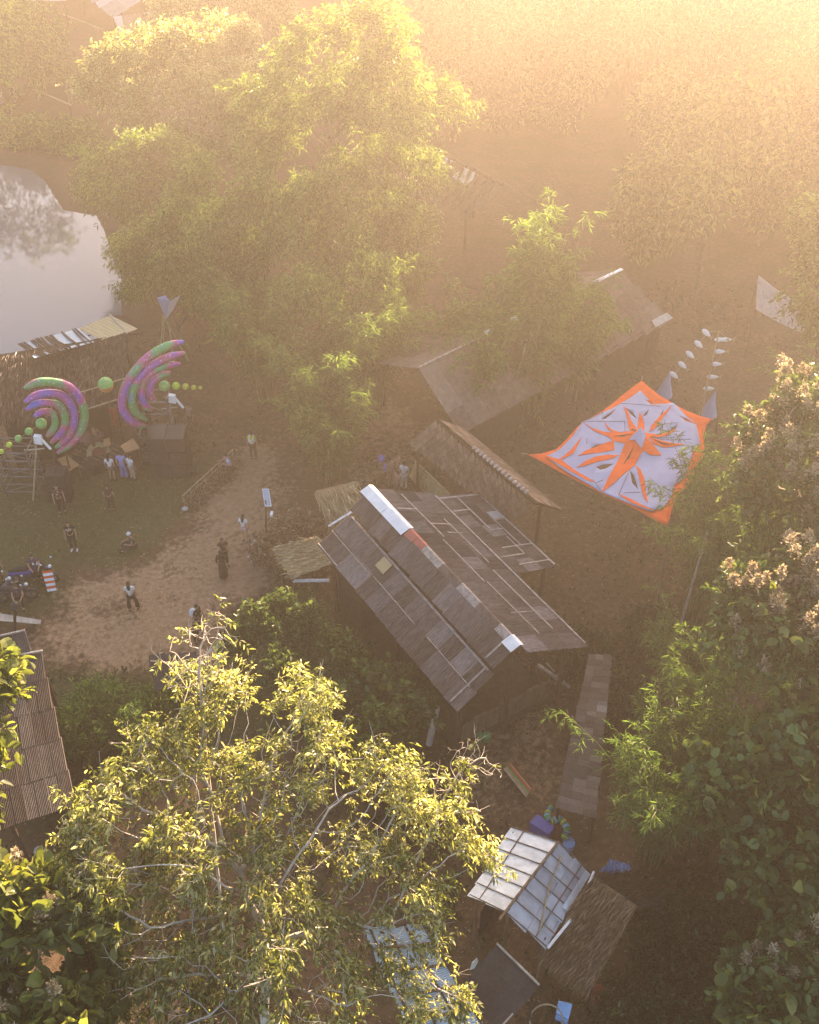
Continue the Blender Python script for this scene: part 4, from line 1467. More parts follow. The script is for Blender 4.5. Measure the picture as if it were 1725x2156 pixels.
# --- tall trees and bamboo of the upper middle
tree('raintree', 'tallest tree with feathery sunlit crown at the top middle', 'tall trees behind the yard', g(700, 790),
     crown_lobes([(800, 130, 63, 3.2), (720, 160, 63, 3.2), (880, 210, 63, 2.3), (620, 200, 63, 2.9), (800, 300, 62, 3.4), (690, 320, 61, 3.5), (880, 330, 62, 2.1), (590, 330, 61, 2.9),
                  (790, 430, 58, 3.2), (660, 460, 57, 3.3), (870, 430, 60, 1.5), (560, 480, 55, 2.8), (740, 560, 52, 2.8), (640, 600, 50, 2.7), (760, 50, 63.5, 1.8), (680, 70, 63.5, 1.5), (925, 190, 63, 1.0), (830, 60, 63, 1.3)]), 21,
     n_attr=1500, step=.75, leaf='leaf_fine', per=15, size=.32, width=.07, spread=.4, droop=.4, tip=.014, rmax=.42, leafy=3, twigs=.12, twig_len=.9, spn=14, spl=.9, core=.5)
tree('broadleaf_tree', 'sunlit tree with glossy leaves and pale branches left of the tallest tree', 'tall trees behind the yard', g(400, 450),
     crown_lobes([(270, 130, 79, 3.0), (350, 120, 79, 3.2), (440, 110, 80, 3.2), (240, 200, 78, 2.4), (330, 210, 77, 3.2), (430, 200, 77, 3.2), (520, 170, 78, 3.0), (220, 170, 78, 1.8), (400, 280, 75, 2.6), (500, 270, 75, 2.6)]), 22,
     n_attr=700, step=1.0, bark='bark_pale', leaf='leaf_front', per=14, size=.32, width=.10, spread=.45, droop=.35, tip=.02, rmax=.45, twigs=.2, twig_len=1.2)
tree('broadleaf_tree', 'pale tree with open crown at the very top left of the tallest tree', 'tall trees behind the yard', g(480, 200),
     crown_lobes([(400, 30, 96, 3.2), (480, 10, 96, 3.4), (560, 10, 97, 3.0), (520, -40, 98, 3.5), (440, 70, 94, 2.4)]), 23,
     n_attr=330, step=1.1, bark='bark_pale', leaf='leaf_front', per=11, size=.36, width=.11, spread=.5, droop=.3, tip=.025, rmax=.4)
tree('bank_tree', 'dull green tree leaning over the far right corner of the pond', 'trees on the pond bank', g(300, 480),
     crown_lobes([(200, 370, 66, 1.8), (260, 330, 67, 2.0), (330, 320, 67, 2.2), (400, 350, 65, 2.2), (290, 400, 64, 2.2), (370, 420, 63, 2.3), (230, 410, 64, 1.4)]), 24,
     n_attr=420, step=.8, leaf='leaf_fine', per=14, size=.3, width=.07, spread=.42, droop=.4, tip=.018)
tree('bank_tree', 'dark green tree on the right bank of the pond above the stage roof', 'trees on the pond bank', g(360, 720),
     crown_lobes([(290, 540, 56, 2.0), (350, 500, 57, 2.2), (400, 560, 55, 2.2), (330, 585, 58, 1.9), (445, 590, 57, 2.1), (470, 540, 55, 2.2), (400, 460, 58, 2.0), (285, 600, 58, 1.0)]), 25,
     n_attr=480, step=.75, leaf='leaf_fine', per=14, size=.28, width=.065, spread=.4, droop=.4, tip=.018)
for k, (px, py, h, sp, ln, lab) in enumerate((
        (560, 840, 8.5, 1.3, (.0, 0), 'bamboo clump right of the teepee of poles'),
        (690, 930, 8.5, 1.4, (.0, 0), 'bamboo clump below the tallest tree left of its middle'),
        (790, 850, 8.5, 1.3, (.1, 0), 'bamboo clump below the right side of the tallest tree'),
        (700, 1010, 6.5, 1.2, (.0, 0), 'nearest bamboo clump behind the solar lamp'),
        (510, 760, 7.5, 1.2, (-.1, 0), 'bamboo clump directly behind the right inflatable arcs'),
        (830, 700, 7.5, 1.2, (.1, .0), 'hazy bamboo clump left of the long hall ridge'))):
    bamboo('bamboo_clump', lab, 'bamboo clumps of the grove', g(px, py), h, 70 + k, n=34, spread=sp, lean=ln, arch=.75, size=.36, width=.05, sprays=26, per=8, spray_len=1.0)
bamboo('bamboo_clump', 'tall bamboo with a sunlit plume leaning right in front of the long hall', 'bamboo clumps of the grove', g(1112, 890), 13.6, 81, n=24, spread=.5, lean=(.16, .02), arch=.24, size=.36, width=.05, sprays=42, per=9, spray_len=1.0, low=.12)
bamboo('bamboo_clump', 'lower bamboo left of the plumed bamboo behind the shingled house', 'bamboo clumps of the grove', g(1035, 880), 7.2, 82, n=38, spread=1.6, lean=(0, 0), arch=.7, size=.34, width=.045, sprays=24, per=8, spray_len=.9)
bamboo('bamboo_clump', 'broad bamboo just in front of the middle of the long hall', 'bamboo clumps of the grove', g(1130, 800), 8.0, 84, n=40, spread=1.5, lean=(0, 0), arch=.6, size=.36, width=.05, sprays=24, per=8, spray_len=1.0)
bamboo('bamboo_clump', 'small bamboo at the left end of the long hall behind the shingled house', 'bamboo clumps of the grove', g(975, 905), 6.0, 85, n=34, spread=1.4, lean=(0, 0), arch=.7, size=.34, width=.045, sprays=22, per=8, spray_len=.9)
bamboo('bamboo_clump', 'bamboo covering the left end of the long hall ridge', 'bamboo clumps of the grove', g(1000, 830), 7.2, 86, n=34, spread=1.4, lean=(0, 0), arch=.7, size=.36, width=.05, sprays=24, per=8, spray_len=1.0)  # extra clump, softens the hall in place of glare
bamboo('bamboo_clump', 'bamboo in front of the right half of the long hall', 'bamboo clumps of the grove', g(1225, 800), 6.8, 87, n=34, spread=1.3, lean=(0, 0), arch=.7, size=.36, width=.05, sprays=24, per=8, spray_len=1.0)  # second clump added to veil the hall as glare would
bamboo('bamboo_clump', 'lower bamboo right of the plumed bamboo', 'bamboo clumps of the grove', g(1190, 840), 7.6, 83, n=36, spread=1.5, lean=(0, 0), arch=.7, size=.34, width=.045, sprays=24, per=8, spray_len=.9)

# --- right side
bamboo('bamboo_clump', 'nearest green bamboo on the right, over the plank shed roof', 'bamboo on the right', g(1370, 1800), 8.2, 91, n=42, spread=1.4, lean=(0, .05), arch=.75, size=.27, width=.034, sprays=30, per=9, spray_len=.8)
bamboo('bamboo_clump', 'dark bamboo right of the nearest green bamboo', 'bamboo on the right', g(1520, 1700), 8.2, 92, n=34, spread=1.3, lean=(0, .0), arch=.7, size=.27, width=.034, sprays=26, per=8, spray_len=.8)
bamboo('bamboo_clump', 'bamboo covering the lower right part of the orange canopy', 'bamboo on the right', g(1462, 1290), 10.0, 93, n=40, spread=1.3, lean=(-.05, 0), arch=.75, size=.3, width=.038, sprays=28, per=9, spray_len=.85)
bamboo('bamboo_clump', 'bamboo right of the fish streamers at the right edge', 'bamboo on the right', g(1660, 1130), 10.0, 94, n=36, spread=1.3, lean=(0, 0), arch=.75, size=.3, width=.04, sprays=28, per=8, spray_len=.9)
bamboo('bamboo_clump', 'pale bamboo above the bare leaning pole on the right', 'bamboo on the right', g(1560, 1420), 8.5, 95, n=30, spread=1.2, lean=(0, 0), arch=.7, size=.28, width=.036, sprays=26, per=8, spray_len=.8)
bamboo('bamboo_clump', 'soft bamboo left of the tan topped teak below the right edge bamboo', 'bamboo on the right', g(1570, 1290), 9.5, 97, n=36, spread=1.2, lean=(0, 0), arch=.7, size=.3, width=.038, sprays=26, per=8, spray_len=.85)
bamboo('bamboo_clump', 'soft bamboo below the sunlit teak at the right edge', 'bamboo on the right', g(1640, 1800), 8.0, 98, n=34, spread=1.2, lean=(0, 0), arch=.7, size=.27, width=.034, sprays=26, per=8, spray_len=.8)
bamboo('bamboo_clump', 'bamboo between the plank shed and the tan teak on the right', 'bamboo on the right', g(1440, 1530), 7.0, 99, n=30, spread=1.2, lean=(0, 0), arch=.7, size=.27, width=.034, sprays=24, per=8, spray_len=.8)
bamboo('bamboo_clump', 'bamboo in the shade low on the right edge', 'bamboo on the right', g(1690, 1900), 7.0, 96, n=30, spread=1.2, lean=(0, 0), arch=.7, size=.27, width=.034, sprays=24, per=8, spray_len=.8)
tree('teak_tree', 'teak topped with tan dry flower heads below the right edge bamboo', 'teak trees', g(1690, 1330),
     crown_lobes([(1640, 930, 29.5, 1.2), (1700, 880, 30, 1.3), (1725, 1000, 28.5, 1.3), (1620, 1010, 28.5, 1.0), (1670, 1080, 27.5, 1.2)]), 31, n_attr=300, step=.5, bark='bark_pale', leaf='leaf_broad', per=7,
     size=.27, width=.14, spread=.35, droop=.25, panicles=(120, .5, 'panicle'), mode='x', leafy=2, singles=10, single_kind='broad', single_mat='leaf_teak')
tree('teak_tree', 'teak with sunlit tan flower heads and bright leaves at the right edge', 'teak trees', g(1680, 1700),
     crown_lobes([(1610, 1260, 22.5, .9), (1690, 1230, 23, 1.0), (1650, 1330, 21.5, 1.1), (1720, 1350, 21.5, 1.0), (1580, 1330, 21.5, .6)]), 32, n_attr=260, step=.42, bark='bark_pale', leaf='leaf_broad', per=7,
     size=.27, width=.14, spread=.3, droop=.25, panicles=(120, .45, 'panicle'), mode='x', leafy=2, singles=36, single_kind='broad', single_mat='leaf_teak')
tree('round_leaf_tree', 'dark tree with big round leaves in the shade on the right', None, g(1640, 2000),
     crown_lobes([(1600, 1660, 18, 1.1), (1680, 1600, 18.5, 1.1), (1640, 1760, 17, 1.2), (1710, 1740, 17, 1.1), (1540, 1720, 17.5, .8), (1700, 1850, 16, 1.0)]), 33, n_attr=260, step=.42, leaf='leaf_broad', per=7,
     size=.34, width=.27, spread=.3, droop=.1, mode='up', leafy=2, singles=160, single_kind='broad', single_mat='leaf_teak')
tree('teak_tree', 'teak with grey flower heads and a few lit leaves in the lower right corner', 'teak trees', g(1740, 2300),
     crown_lobes([(1640, 2070, 13.5, .8), (1710, 2000, 14, .8), (1720, 2110, 13, .9), (1640, 2150, 12.5, .7)]), 34, n_attr=170, step=.36, bark='bark_pale', leaf='leaf_broad', per=7,
     size=.34, width=.2, spread=.25, droop=.2, panicles=(40, .5, 'panicle'), mode='x', leafy=2, singles=100, single_kind='broad', single_mat='leaf_teak')
tree('broadleaf_tree', 'small leafy tree partly hiding the pale awning at the right edge', None, g(1760, 860),
     crown_lobes([(1730, 555, 50, 1.1), (1740, 650, 48, 1.2), (1705, 630, 48, .7), (1720, 470, 52, 1.2)]), 35, n_attr=140, step=.6, leaf='leaf_fine', per=12, size=.36, width=.12, spread=.35)
# --- bank of the pond, far left
for k, (px, py, y_, r_, lab) in enumerate(((15, 90, 99, 3.2, 'dull green tree in the top left corner'), (40, 30, 104, 3.0, 'dull green tree top behind the one in the top left corner'),
                                           (60, 290, 88, 1.8, 'rounded bush on the far bank of the pond near the white boat'), (150, 290, 86, 1.7, 'rounded bush on the far bank left of the leaning tree'),
                                           (-30, 290, 90, 2.2, 'bush on the far bank at the left edge'), (100, 130, 104, 1.6, 'pale rounded bush beside the long brown rail at top left'),
                                           (-130, 200, 96, 5.0, 'tall tree standing left of the pond'))):
    c = gy(px, py, y_)
    tz = max(0.4, c.z)
    tree('bush' if k not in (0, 1, 6) else 'broadleaf_tree', lab, 'bushes round the pond', (c.x, c.y, 0), [(np.array([c.x, c.y, tz]), np.array([r_, r_, r_ * .8])), (np.array([c.x + r_ * .6, c.y, max(.4, tz - r_ * .4)]), np.array([r_, r_, r_]) * .7)],
         110 + k, n_attr=130, step=.7, leaf='leaf_fine', per=14, size=.42, width=.11, spread=.45, cat='bush' if k not in (0, 1, 6) else 'tree', rmax=.2)
for k, (x, y_) in enumerate(((-45, 86), (-52, 72), (-38, 93))):
    tree('broadleaf_tree', ['broad tree beyond the left end of the pond', 'tree left of the pond outside the yard', 'tree at the far left corner of the pond'][k], 'bushes round the pond', (x, y_, 0),
         [(np.array([x, y_, 7.]), np.array([4, 4, 3.5])), (np.array([x + 2, y_ + 1, 10.]), np.array([3, 3, 2.5]))], 130 + k, n_attr=220, step=1.0, leaf='leaf_fine', per=14, size=.5, width=.13, spread=.6)

# --- understorey
for k, (px, py, y_, r_, lab) in enumerate(((1420, 1930, 16.2, .9, 'dark bush right of the blue tarpaulin'), (1530, 1960, 15.6, 1.0, 'dark bush in the deep shade of the lower right'), (1440, 2100, 14, .8, 'dark bush right of the thatched roof'),
                                           (1560, 2120, 13.4, .8, 'dark bush left of the corner teak'), (1340, 1350, 25.5, .9, 'brown green bush above the nearest green bamboo'), (1250, 1290, 28, .8, 'low bush right of the long house'),
                                           (1400, 1250, 29, .9, 'low bush below the orange canopy'), (1330, 2120, 13.6, .6, 'dark low bush at the foot of the thatched roof'), (580, 1110, 34.5, .7, 'orange brown bush beside the solar lamp'),
                                           (625, 1080, 35.5, .8, 'orange brown bush behind the solar lamp'), (640, 1120, 34, .6, 'low reddish bush above the yellow straw mats'))):
    c = gy(px, py, y_)
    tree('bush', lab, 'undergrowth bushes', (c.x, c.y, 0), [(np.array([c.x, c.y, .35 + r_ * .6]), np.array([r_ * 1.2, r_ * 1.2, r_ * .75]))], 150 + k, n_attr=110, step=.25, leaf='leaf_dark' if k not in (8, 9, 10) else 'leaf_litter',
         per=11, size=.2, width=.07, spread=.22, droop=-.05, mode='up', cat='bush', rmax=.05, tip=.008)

# --- the far wood on the hillside, one hazy mass
rngF = np.random.default_rng(77)
FP, FD, FS = [], [], []
wood = MB()
trees_xy = []
for _ in range(9000):
    x, y = rngF.uniform(-4, 70), rngF.uniform(60, 126)
    if y < 88 and x < 15 + (y - 62) * .12: continue
    if y < 67 and x > 19: continue
    if y >= 88 and x < 3.0 + (y - 90) * .03: continue
    if any((x - a) ** 2 + (y - b) ** 2 < (4.7 if y < 96 else 3.5) ** 2 for a, b in trees_xy): continue
    if x > 12 + y * .42: continue
    trees_xy.append((x, y))
    if len(trees_xy) > 215: break
for x, y in trees_xy:
    z0 = float(terrain(x, y))
    h = rngF.uniform(6.5, 15) if y < 104 else rngF.uniform(6, 10)
    wood.tube([(x, y, z0 - .3), (x + rngF.normal(0, .3), y, z0 + h * .5), (x + rngF.normal(0, .5), y, z0 + h * .8)], [.25, .18, .07], 5, cap=False)
    for l in range(int(rngF.integers(8, 12))):
        rr = rngF.uniform(1.2, 2.3)
        c = np.array([x + rngF.normal(0, 1.1), y + rngF.normal(0, 1.1), z0 + h * rngF.uniform(.18, 1.0)])
        k = int((118 if y < 92 else 52) * rr)
        d = unit(rngF.normal(size=(k, 3)))
        FP.append(c + d * rr * (rngF.random((k, 1)) ** .35) * np.array([1, 1, .75]))
        FD.append(d * .5 + rngF.normal(0, .5, (k, 3)) + np.array([0, 0, -.35]))
        FS.append(rngF.uniform(.28, .6, k) if y < 92 else rngF.uniform(.45, .95, k))
FP, FD, FS = np.concatenate(FP), np.concatenate(FD), np.concatenate(FS)
v, tt = leaf_geo(FP, FD, FS, FS * .36, rngF, .2, .1)
tag(add_obj('far_wood', fast_mesh('far_wood', v, tt, M['leaf_forest']), None, 'stuff'), 'hazy wood covering the hillside at the upper right', 'wood')
tag(wood.build('far_wood_trunks', M['bark'], None, True, at=(0, 0, 0)), 'trunks standing inside the hazy wood on the hillside', 'wood', kind='stuff')

# --- grass, weeds, litter
rngS = np.random.default_rng(8)


def scatter(n, poly=None, y0=8, y1=70):
    d = rngS.random(n * 3)
    y = y0 + (y1 - y0) * d ** 1.4
    x = (rngS.random(n * 3) - .5) * 2 * (.43 * (y * .766 + 20.6))
    ok = pip(x, y, poly) if poly is not None else np.ones(len(x), bool)
    ok &= signed(x, y, POND) < -.6
    return x[ok][:n], y[ok][:n]


x, y = scatter(30000, LAWN, 24, 52)
x2, y2 = scatter(26000, GREEN2, 18, 36)
x, y = np.concatenate([x, x2]), np.concatenate([y, y2])
ok = signed(x, y, DIRT) < .35
x, y = x[ok], y[ok]
ok = rngS.random(len(x)) < .25 + .75 * (np.sin(x * .9 + np.sin(y * 1.1)) * np.sin(y * .8) > -.15)
x, y = x[ok], y[ok]
v, tt = leaf_geo(np.stack([x, y, np.zeros(len(x)) - .04], 1), rngS.normal(0, .55, (len(x), 3)) * np.array([1, 1, 0]) + np.array([0, 0, 1.]), rngS.uniform(.08, .22, len(x)), .025, rngS, .1)
tag(add_obj('grass', fast_mesh('grass', v, tt, M['leaf_grass']), None, 'stuff'), 'short grass growing on the yard and round the sheds', 'grass')
x, y = scatter(18000, None, 9, 62)
ok = (signed(x, y, DIRT) < -.2) & (signed(x, y, LAWN) < 0) & (np.sin(x * .5 + 1.7) * np.sin(y * .37 + x * .1) + rngS.normal(0, .3, len(x)) > .12)
x, y = x[ok], y[ok]
x3, y3 = scatter(4500, gpoly([(1340, 1830), (1480, 1800), (1740, 1900), (1740, 2260), (1230, 2260), (1250, 2100), (1350, 2010)]), 9, 24)
x, y = np.concatenate([x, x3]), np.concatenate([y, y3])
cl = np.repeat(np.arange(len(x)), 3)
v, tt = leaf_geo(np.stack([x[cl], y[cl], np.zeros(len(cl))], 1) + rngS.normal(0, .1, (len(cl), 3)) * np.array([1, 1, .3]), rngS.normal(0, .8, (len(cl), 3)) + np.array([0, 0, .8]), rngS.uniform(.12, .34, len(cl)), .08, rngS, .15, .1)
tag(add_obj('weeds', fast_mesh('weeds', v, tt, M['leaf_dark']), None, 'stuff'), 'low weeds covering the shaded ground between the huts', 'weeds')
x, y = scatter(24000, None, 9, 60)
ok = (signed(x, y, DIRT) < .1) & (rngS.random(len(x)) < .85)
x, y = x[ok], y[ok]
v, tt = leaf_geo(np.stack([x, y, np.full(len(x), .015)], 1), rngS.normal(0, 1, (len(x), 3)) * np.array([1, 1, .12]), rngS.uniform(.05, .14, len(x)), .05, rngS, .1)
tag(add_obj('fallen_leaves', fast_mesh('fallen_leaves', v, tt, M['leaf_litter']), None, 'stuff'), 'dry fallen leaves scattered over the brown ground', 'leaf litter')

# ------------------------------------------------------------------ stretch canopy
cn = thing('canopy', 'orange and white stretched canopy with a star pattern', 'canopy', g(1340, 960))
CZ = 4.6


def c8(x, y): return np.array(g(*Z8(x, y), CZ).xy)


CENT = c8(985, 640)


def cloth_z(p):
    d = np.linalg.norm(np.asarray(p) - CENT)
    return CZ +   .3 * math.exp(-(d / 1.1) ** 2) - .10 * math.sin(min(d, 5) * 1.3) ** 2


def smooth_poly(pts, n=3):
    """rounds an outline with straight pieces kept"""
    return pts


def cloth(poly, up, name, mat, holes=(), th=.012, label=None, grid=.38):
    pts = [tuple(c8(*p)) for p in poly]
    rings = [pts] + [[tuple(c8(*p)) for p in h] for h in holes]
    verts, edges = [], []
    for rg in rings:
        k = len(verts)
        # subdivide edges
        rr = []
        for i in range(len(rg)):
            a, b = np.array(rg[i]), np.array(rg[(i + 1) % len(rg)])
            m_ = max(1, int(np.linalg.norm(b - a) / grid))
            for q in range(m_): rr.append(tuple(a + (b - a) * q / m_))
        verts += rr
        edges += [(k + i, k + (i + 1) % len(rr)) for i in range(len(rr))]
    P = np.array(verts)
    xs, ys = np.meshgrid(np.arange(P[:, 0].min(), P[:, 0].max(), grid), np.arange(P[:, 1].min(), P[:, 1].max(), grid))
    xs, ys = xs.ravel() + .01, ys.ravel() + .013
    ins = pip(xs, ys, pts) & (edge_dist(xs, ys, pts) > .08)
    for h in rings[1:]: ins &= ~pip(xs, ys, h) & (edge_dist(xs, ys, h) > .05)
    verts += list(zip(xs[ins], ys[ins]))
    vo, eo, fo, *_ = delaunay_2d_cdt([Vector(v) for v in verts], edges, [], 0, 1e-5)
    mb = MB()
    V = [(v.x, v.y, cloth_z((v.x, v.y)) + up) for v in vo]
    mb.v = V
    for f in fo:
        c = np.mean([V[i][:2] for i in f], 0)
        a = np.array([c[0]]), np.array([c[1]])
        if not pip(*a, pts)[0]: continue
        if any(pip(*a, h)[0] for h in rings[1:]): continue
        mb.f.append(tuple(f))
    o = mb.build(name, mat, cn, name in ('white_sheet', 'border'))
    so = o.modifiers.new('thickness', 'SOLIDIFY')
    so.thickness = th
    if label: o['label'] = label
    return o


WHITE = [(220, 742), (330, 680), (440, 580), (520, 460), (600, 425), (690, 380), (770, 345), (850, 290), (930, 245), (1010, 195), (1045, 225), (1085, 262), (1150, 298), (1225, 296), (1290, 290),
         (1340, 335), (1400, 400), (1480, 462), (1500, 540), (1515, 640), (1450, 720), (1420, 820), (1390, 920), (1300, 980), (1270, 1090), (1200, 1180), (1100, 1215), (950, 1160), (820, 1100), (690, 1045), (570, 970), (450, 905), (330, 830)]
OUT = [(65, 725), (180, 715), (300, 668), (390, 590), (490, 480), (690, 355), (850, 225), (960, 150), (1025, 103), (1080, 155), (1180, 228), (1290, 288), (1400, 345), (1520, 395), (1620, 425), (1575, 460), (1545, 560), (1560, 700), (1500, 820), (1440, 950), (1330, 1050), (1280, 1190), (1240, 1335),
       (1120, 1270), (930, 1160), (700, 1050), (500, 945), (300, 850)]
slits = [[(892, 342), (942, 378), (974, 426), (930, 396)], [(1032, 414), (1080, 352), (1064, 400)], [(1172, 420), (1205, 350), (1190, 424)], [(1240, 548), (1320, 484), (1294, 540)],
         [(648, 838), (700, 824), (772, 816), (720, 850), (680, 858)], [(926, 880), (955, 915), (988, 1006), (945, 965)], [(590, 692), (640, 655), (722, 644), (660, 692)],
         [(1060, 262), (1100, 270), (1145, 302), (1100, 296)], [(1350, 402), (1410, 425), (1472, 462), (1400, 444)], [(690, 430), (745, 395), (800, 350), (760, 400), (720, 430)]]
cloth(OUT, -.07, 'border', M['orange_cloth'], [[(c8_[0] * .93 + 985 * .07, c8_[1] * .93 + 640 * .07) for c8_ in WHITE]])
def grow(poly, k):
    c = np.mean(poly, 0)
    return [tuple(c + (np.array(p) - c) * k) for p in poly]


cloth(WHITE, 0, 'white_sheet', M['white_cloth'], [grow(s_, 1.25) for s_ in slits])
PET = [[(870, 680), (930, 665), (1010, 740), (960, 830), (850, 920), (690, 1040), (740, 930), (800, 830)], [(530, 470), (610, 520), (700, 545), (830, 570), (960, 570), (985, 600), (890, 660), (800, 625), (740, 580), (620, 535)],
       [(870, 330), (900, 370), (930, 450), (972, 520), (985, 565), (960, 575), (925, 540), (905, 440)], [(1005, 385), (1028, 430), (1040, 480), (1036, 560), (1003, 575), (994, 500)],
       [(1040, 578), (1120, 572), (1180, 566), (1310, 528), (1250, 566), (1170, 590), (1090, 602)], [(1080, 622), (1200, 630), (1380, 655), (1200, 674), (1120, 662)], [(1058, 640), (1110, 680), (1185, 745), (1100, 742), (1036, 715)],
       [(490, 742), (560, 705), (610, 690), (700, 650), (780, 632), (786, 690), (720, 704), (640, 720)], [(480, 832), (560, 790), (640, 762), (740, 742), (822, 742), (760, 770), (690, 788), (560, 820)],
       [(208, 748), (330, 768), (430, 692), (520, 590), (490, 650), (450, 722), (345, 772), (480, 870), (625, 950), (560, 938), (400, 852)], [(980, 830), (1010, 870), (1035, 930), (1056, 1030), (1072, 1132), (1046, 1090), (1012, 970)],
       [(828, 1060), (920, 1100), (1000, 1150), (1120, 1210), (1040, 1185), (940, 1140)], [(1275, 312), (1240, 370), (1200, 425), (1140, 505), (1085, 548), (1110, 490), (1170, 425)], [(710, 470), (760, 520), (830, 555), (900, 560), (800, 560), (740, 520)]]
PET.append([(880, 662), (930, 606), (975, 568), (1000, 556), (1042, 574), (1090, 612), (1064, 650), (1036, 718), (1012, 748), (930, 670)])


def widen(poly, k):
    a = np.array(poly, float)
    c = a.mean(0)
    u_, s_, vt = np.linalg.svd(a - c)
    q = (a - c) @ vt.T
    return [tuple(x) for x in (q * np.array([1.04, k])) @ vt + c]


PET = [widen(p, 1.0 if i in (0, 9, len(PET) - 1) else 1.25) for i, p in enumerate(PET)]
for p in PET: cloth(p, .03, 'petal', M['orange_cloth'])
for p in ([(862, 830), (905, 760), (952, 696), (915, 770)], [(780, 590), (860, 598), (950, 606), (860, 612)], [(930, 545), (965, 575), (972, 560), (940, 530)], [(1085, 628), (1200, 645), (1300, 657), (1190, 658)]):
    cloth(p, .055, 'dark_slit', M['darkwood'], th=.006)  # dark strips put the shade of open slits into the cloth colour
star = MB()
pts = [(905, 655), (985, 597), (1052, 618), (1034, 672), (1013, 716), (955, 664)]
pp = [Vector((*c8(*p), cloth_z(c8(*p)) + .07)) for p in pts]
ap = Vector((*c8(1000, 600), CZ + .62))
for i in range(len(pp)):
    star.poly([pp[i], pp[(i + 1) % len(pp)], ap])
star.build('center_star', M['white_cloth'], cn)
for a, b in (((530, 470), (690, 380)), ((560, 460), (880, 455)), ((700, 440), (690, 360)), ((880, 560), (880, 450)), ((850, 295), (1180, 320)), ((1210, 480), (1330, 470)), ((560, 600), (560, 650)), ((690, 1040), (610, 935)), ((700, 940), (645, 960)),
             ((830, 1060), (910, 890)), ((880, 1045), (1010, 1042)), ((1090, 600), (1300, 590)), ((1090, 610), (1440, 610))):
    A, B = c8(*a), c8(*b)
    MB().tube([Vector((*(A + (B - A) * f), cloth_z(A + (B - A) * f) + .015)) for f in (0, .25, .5, .75, 1)], .014, 4).build('seam_cord', M['steel'], cn)
for x, y in ((65, 725), (1025, 103), (1620, 425), (1240, 1335)):
    p = Vector((*c8(x, y), CZ))
    o_ = (p - Vector((*CENT, CZ))).normalized()
    MB().tube([p + o_ * .9 - Vector((0, 0, CZ)), p + o_ * .3], [.07, .05], 6).build('pole', M['wood'], cn)
    MB().tube([p - Vector((0, 0, .05)), p + o_ * .3], .015, 4).build('rope', M['pale_wood'], cn)

# pale tarp awning at the right edge
aw = thing('tarp', 'pale grey tarp stretched between poles at the right edge', 'tarp', g(1670, 700))
cor = [g(1597, 579, 4.4), g(1740, 652, 4.0), g(1760, 715, 3.0), g(1592, 651, 3.2)]
mb = MB()
nn = 10
for i in range(nn):
    for j in range(nn):
        q = []
        for a, b in ((i, j), (i + 1, j), (i + 1, j + 1), (i, j + 1)):
            u, w = a / nn, b / nn
            p = lerp(lerp(cor[0], cor[1], u), lerp(cor[3], cor[2], u), w)
            q.append(p - Vector((0, 0, .35 * math.sin(math.pi * u) + .1 * math.sin(math.pi * w))))
        mb.poly(q)
so = mb.build('fabric', M['pink_cloth'], aw, True).modifiers.new('t', 'SOLIDIFY')
so.thickness = .012
posts(aw, cor, M['wood'], .06)

# fish streamers
fs = [((520, 810), -40), ((440, 930), -40), ((350, 1040), -40), ((270, 1150), -40), ((180, 1255), -40), ((665, 880), 5), ((725, 880), 5), ((660, 1005), 3), ((625, 1137), 3), ((585, 1272), 3), ((545, 1395), 3)]
FA, FB = g(1425, 880), g(1560, 875)
FA = g(1440, 905)
FB = FA + Vector((4, .6, 0))
mast = thing('mast', 'thin mast carrying two strings of white paper fish behind the orange canopy', 'mast', FA + Vector((.6, 0, 0)))
topL, topR = gplane(*Z4(540, 800), FA, FB), gplane(*Z4(745, 872), FA, FB)
botL, botR = gplane(*Z4(150, 1290), FA, FB), gplane(*Z4(520, 1420), FA, FB)
topm = lerp(topL, topR, .5) + Vector((0, 0, .25))
MB().tube([Vector((topm.x, topm.y, 0)), topm], [.06, .035], 6).build('pole', M['bamboo_dry'], mast)
for a, b in ((topL, botL), (topR, botR)):
    MB().tube([a, lerp(a, b, .5) + Vector((0, .05, -.03)), b, Vector((b.x, b.y - .3, 0))], .012, 4).build('string', M['pale_wood'], mast)
    MB().tube([topm, a], .012, 4).build('string', M['pale_wood'], mast)
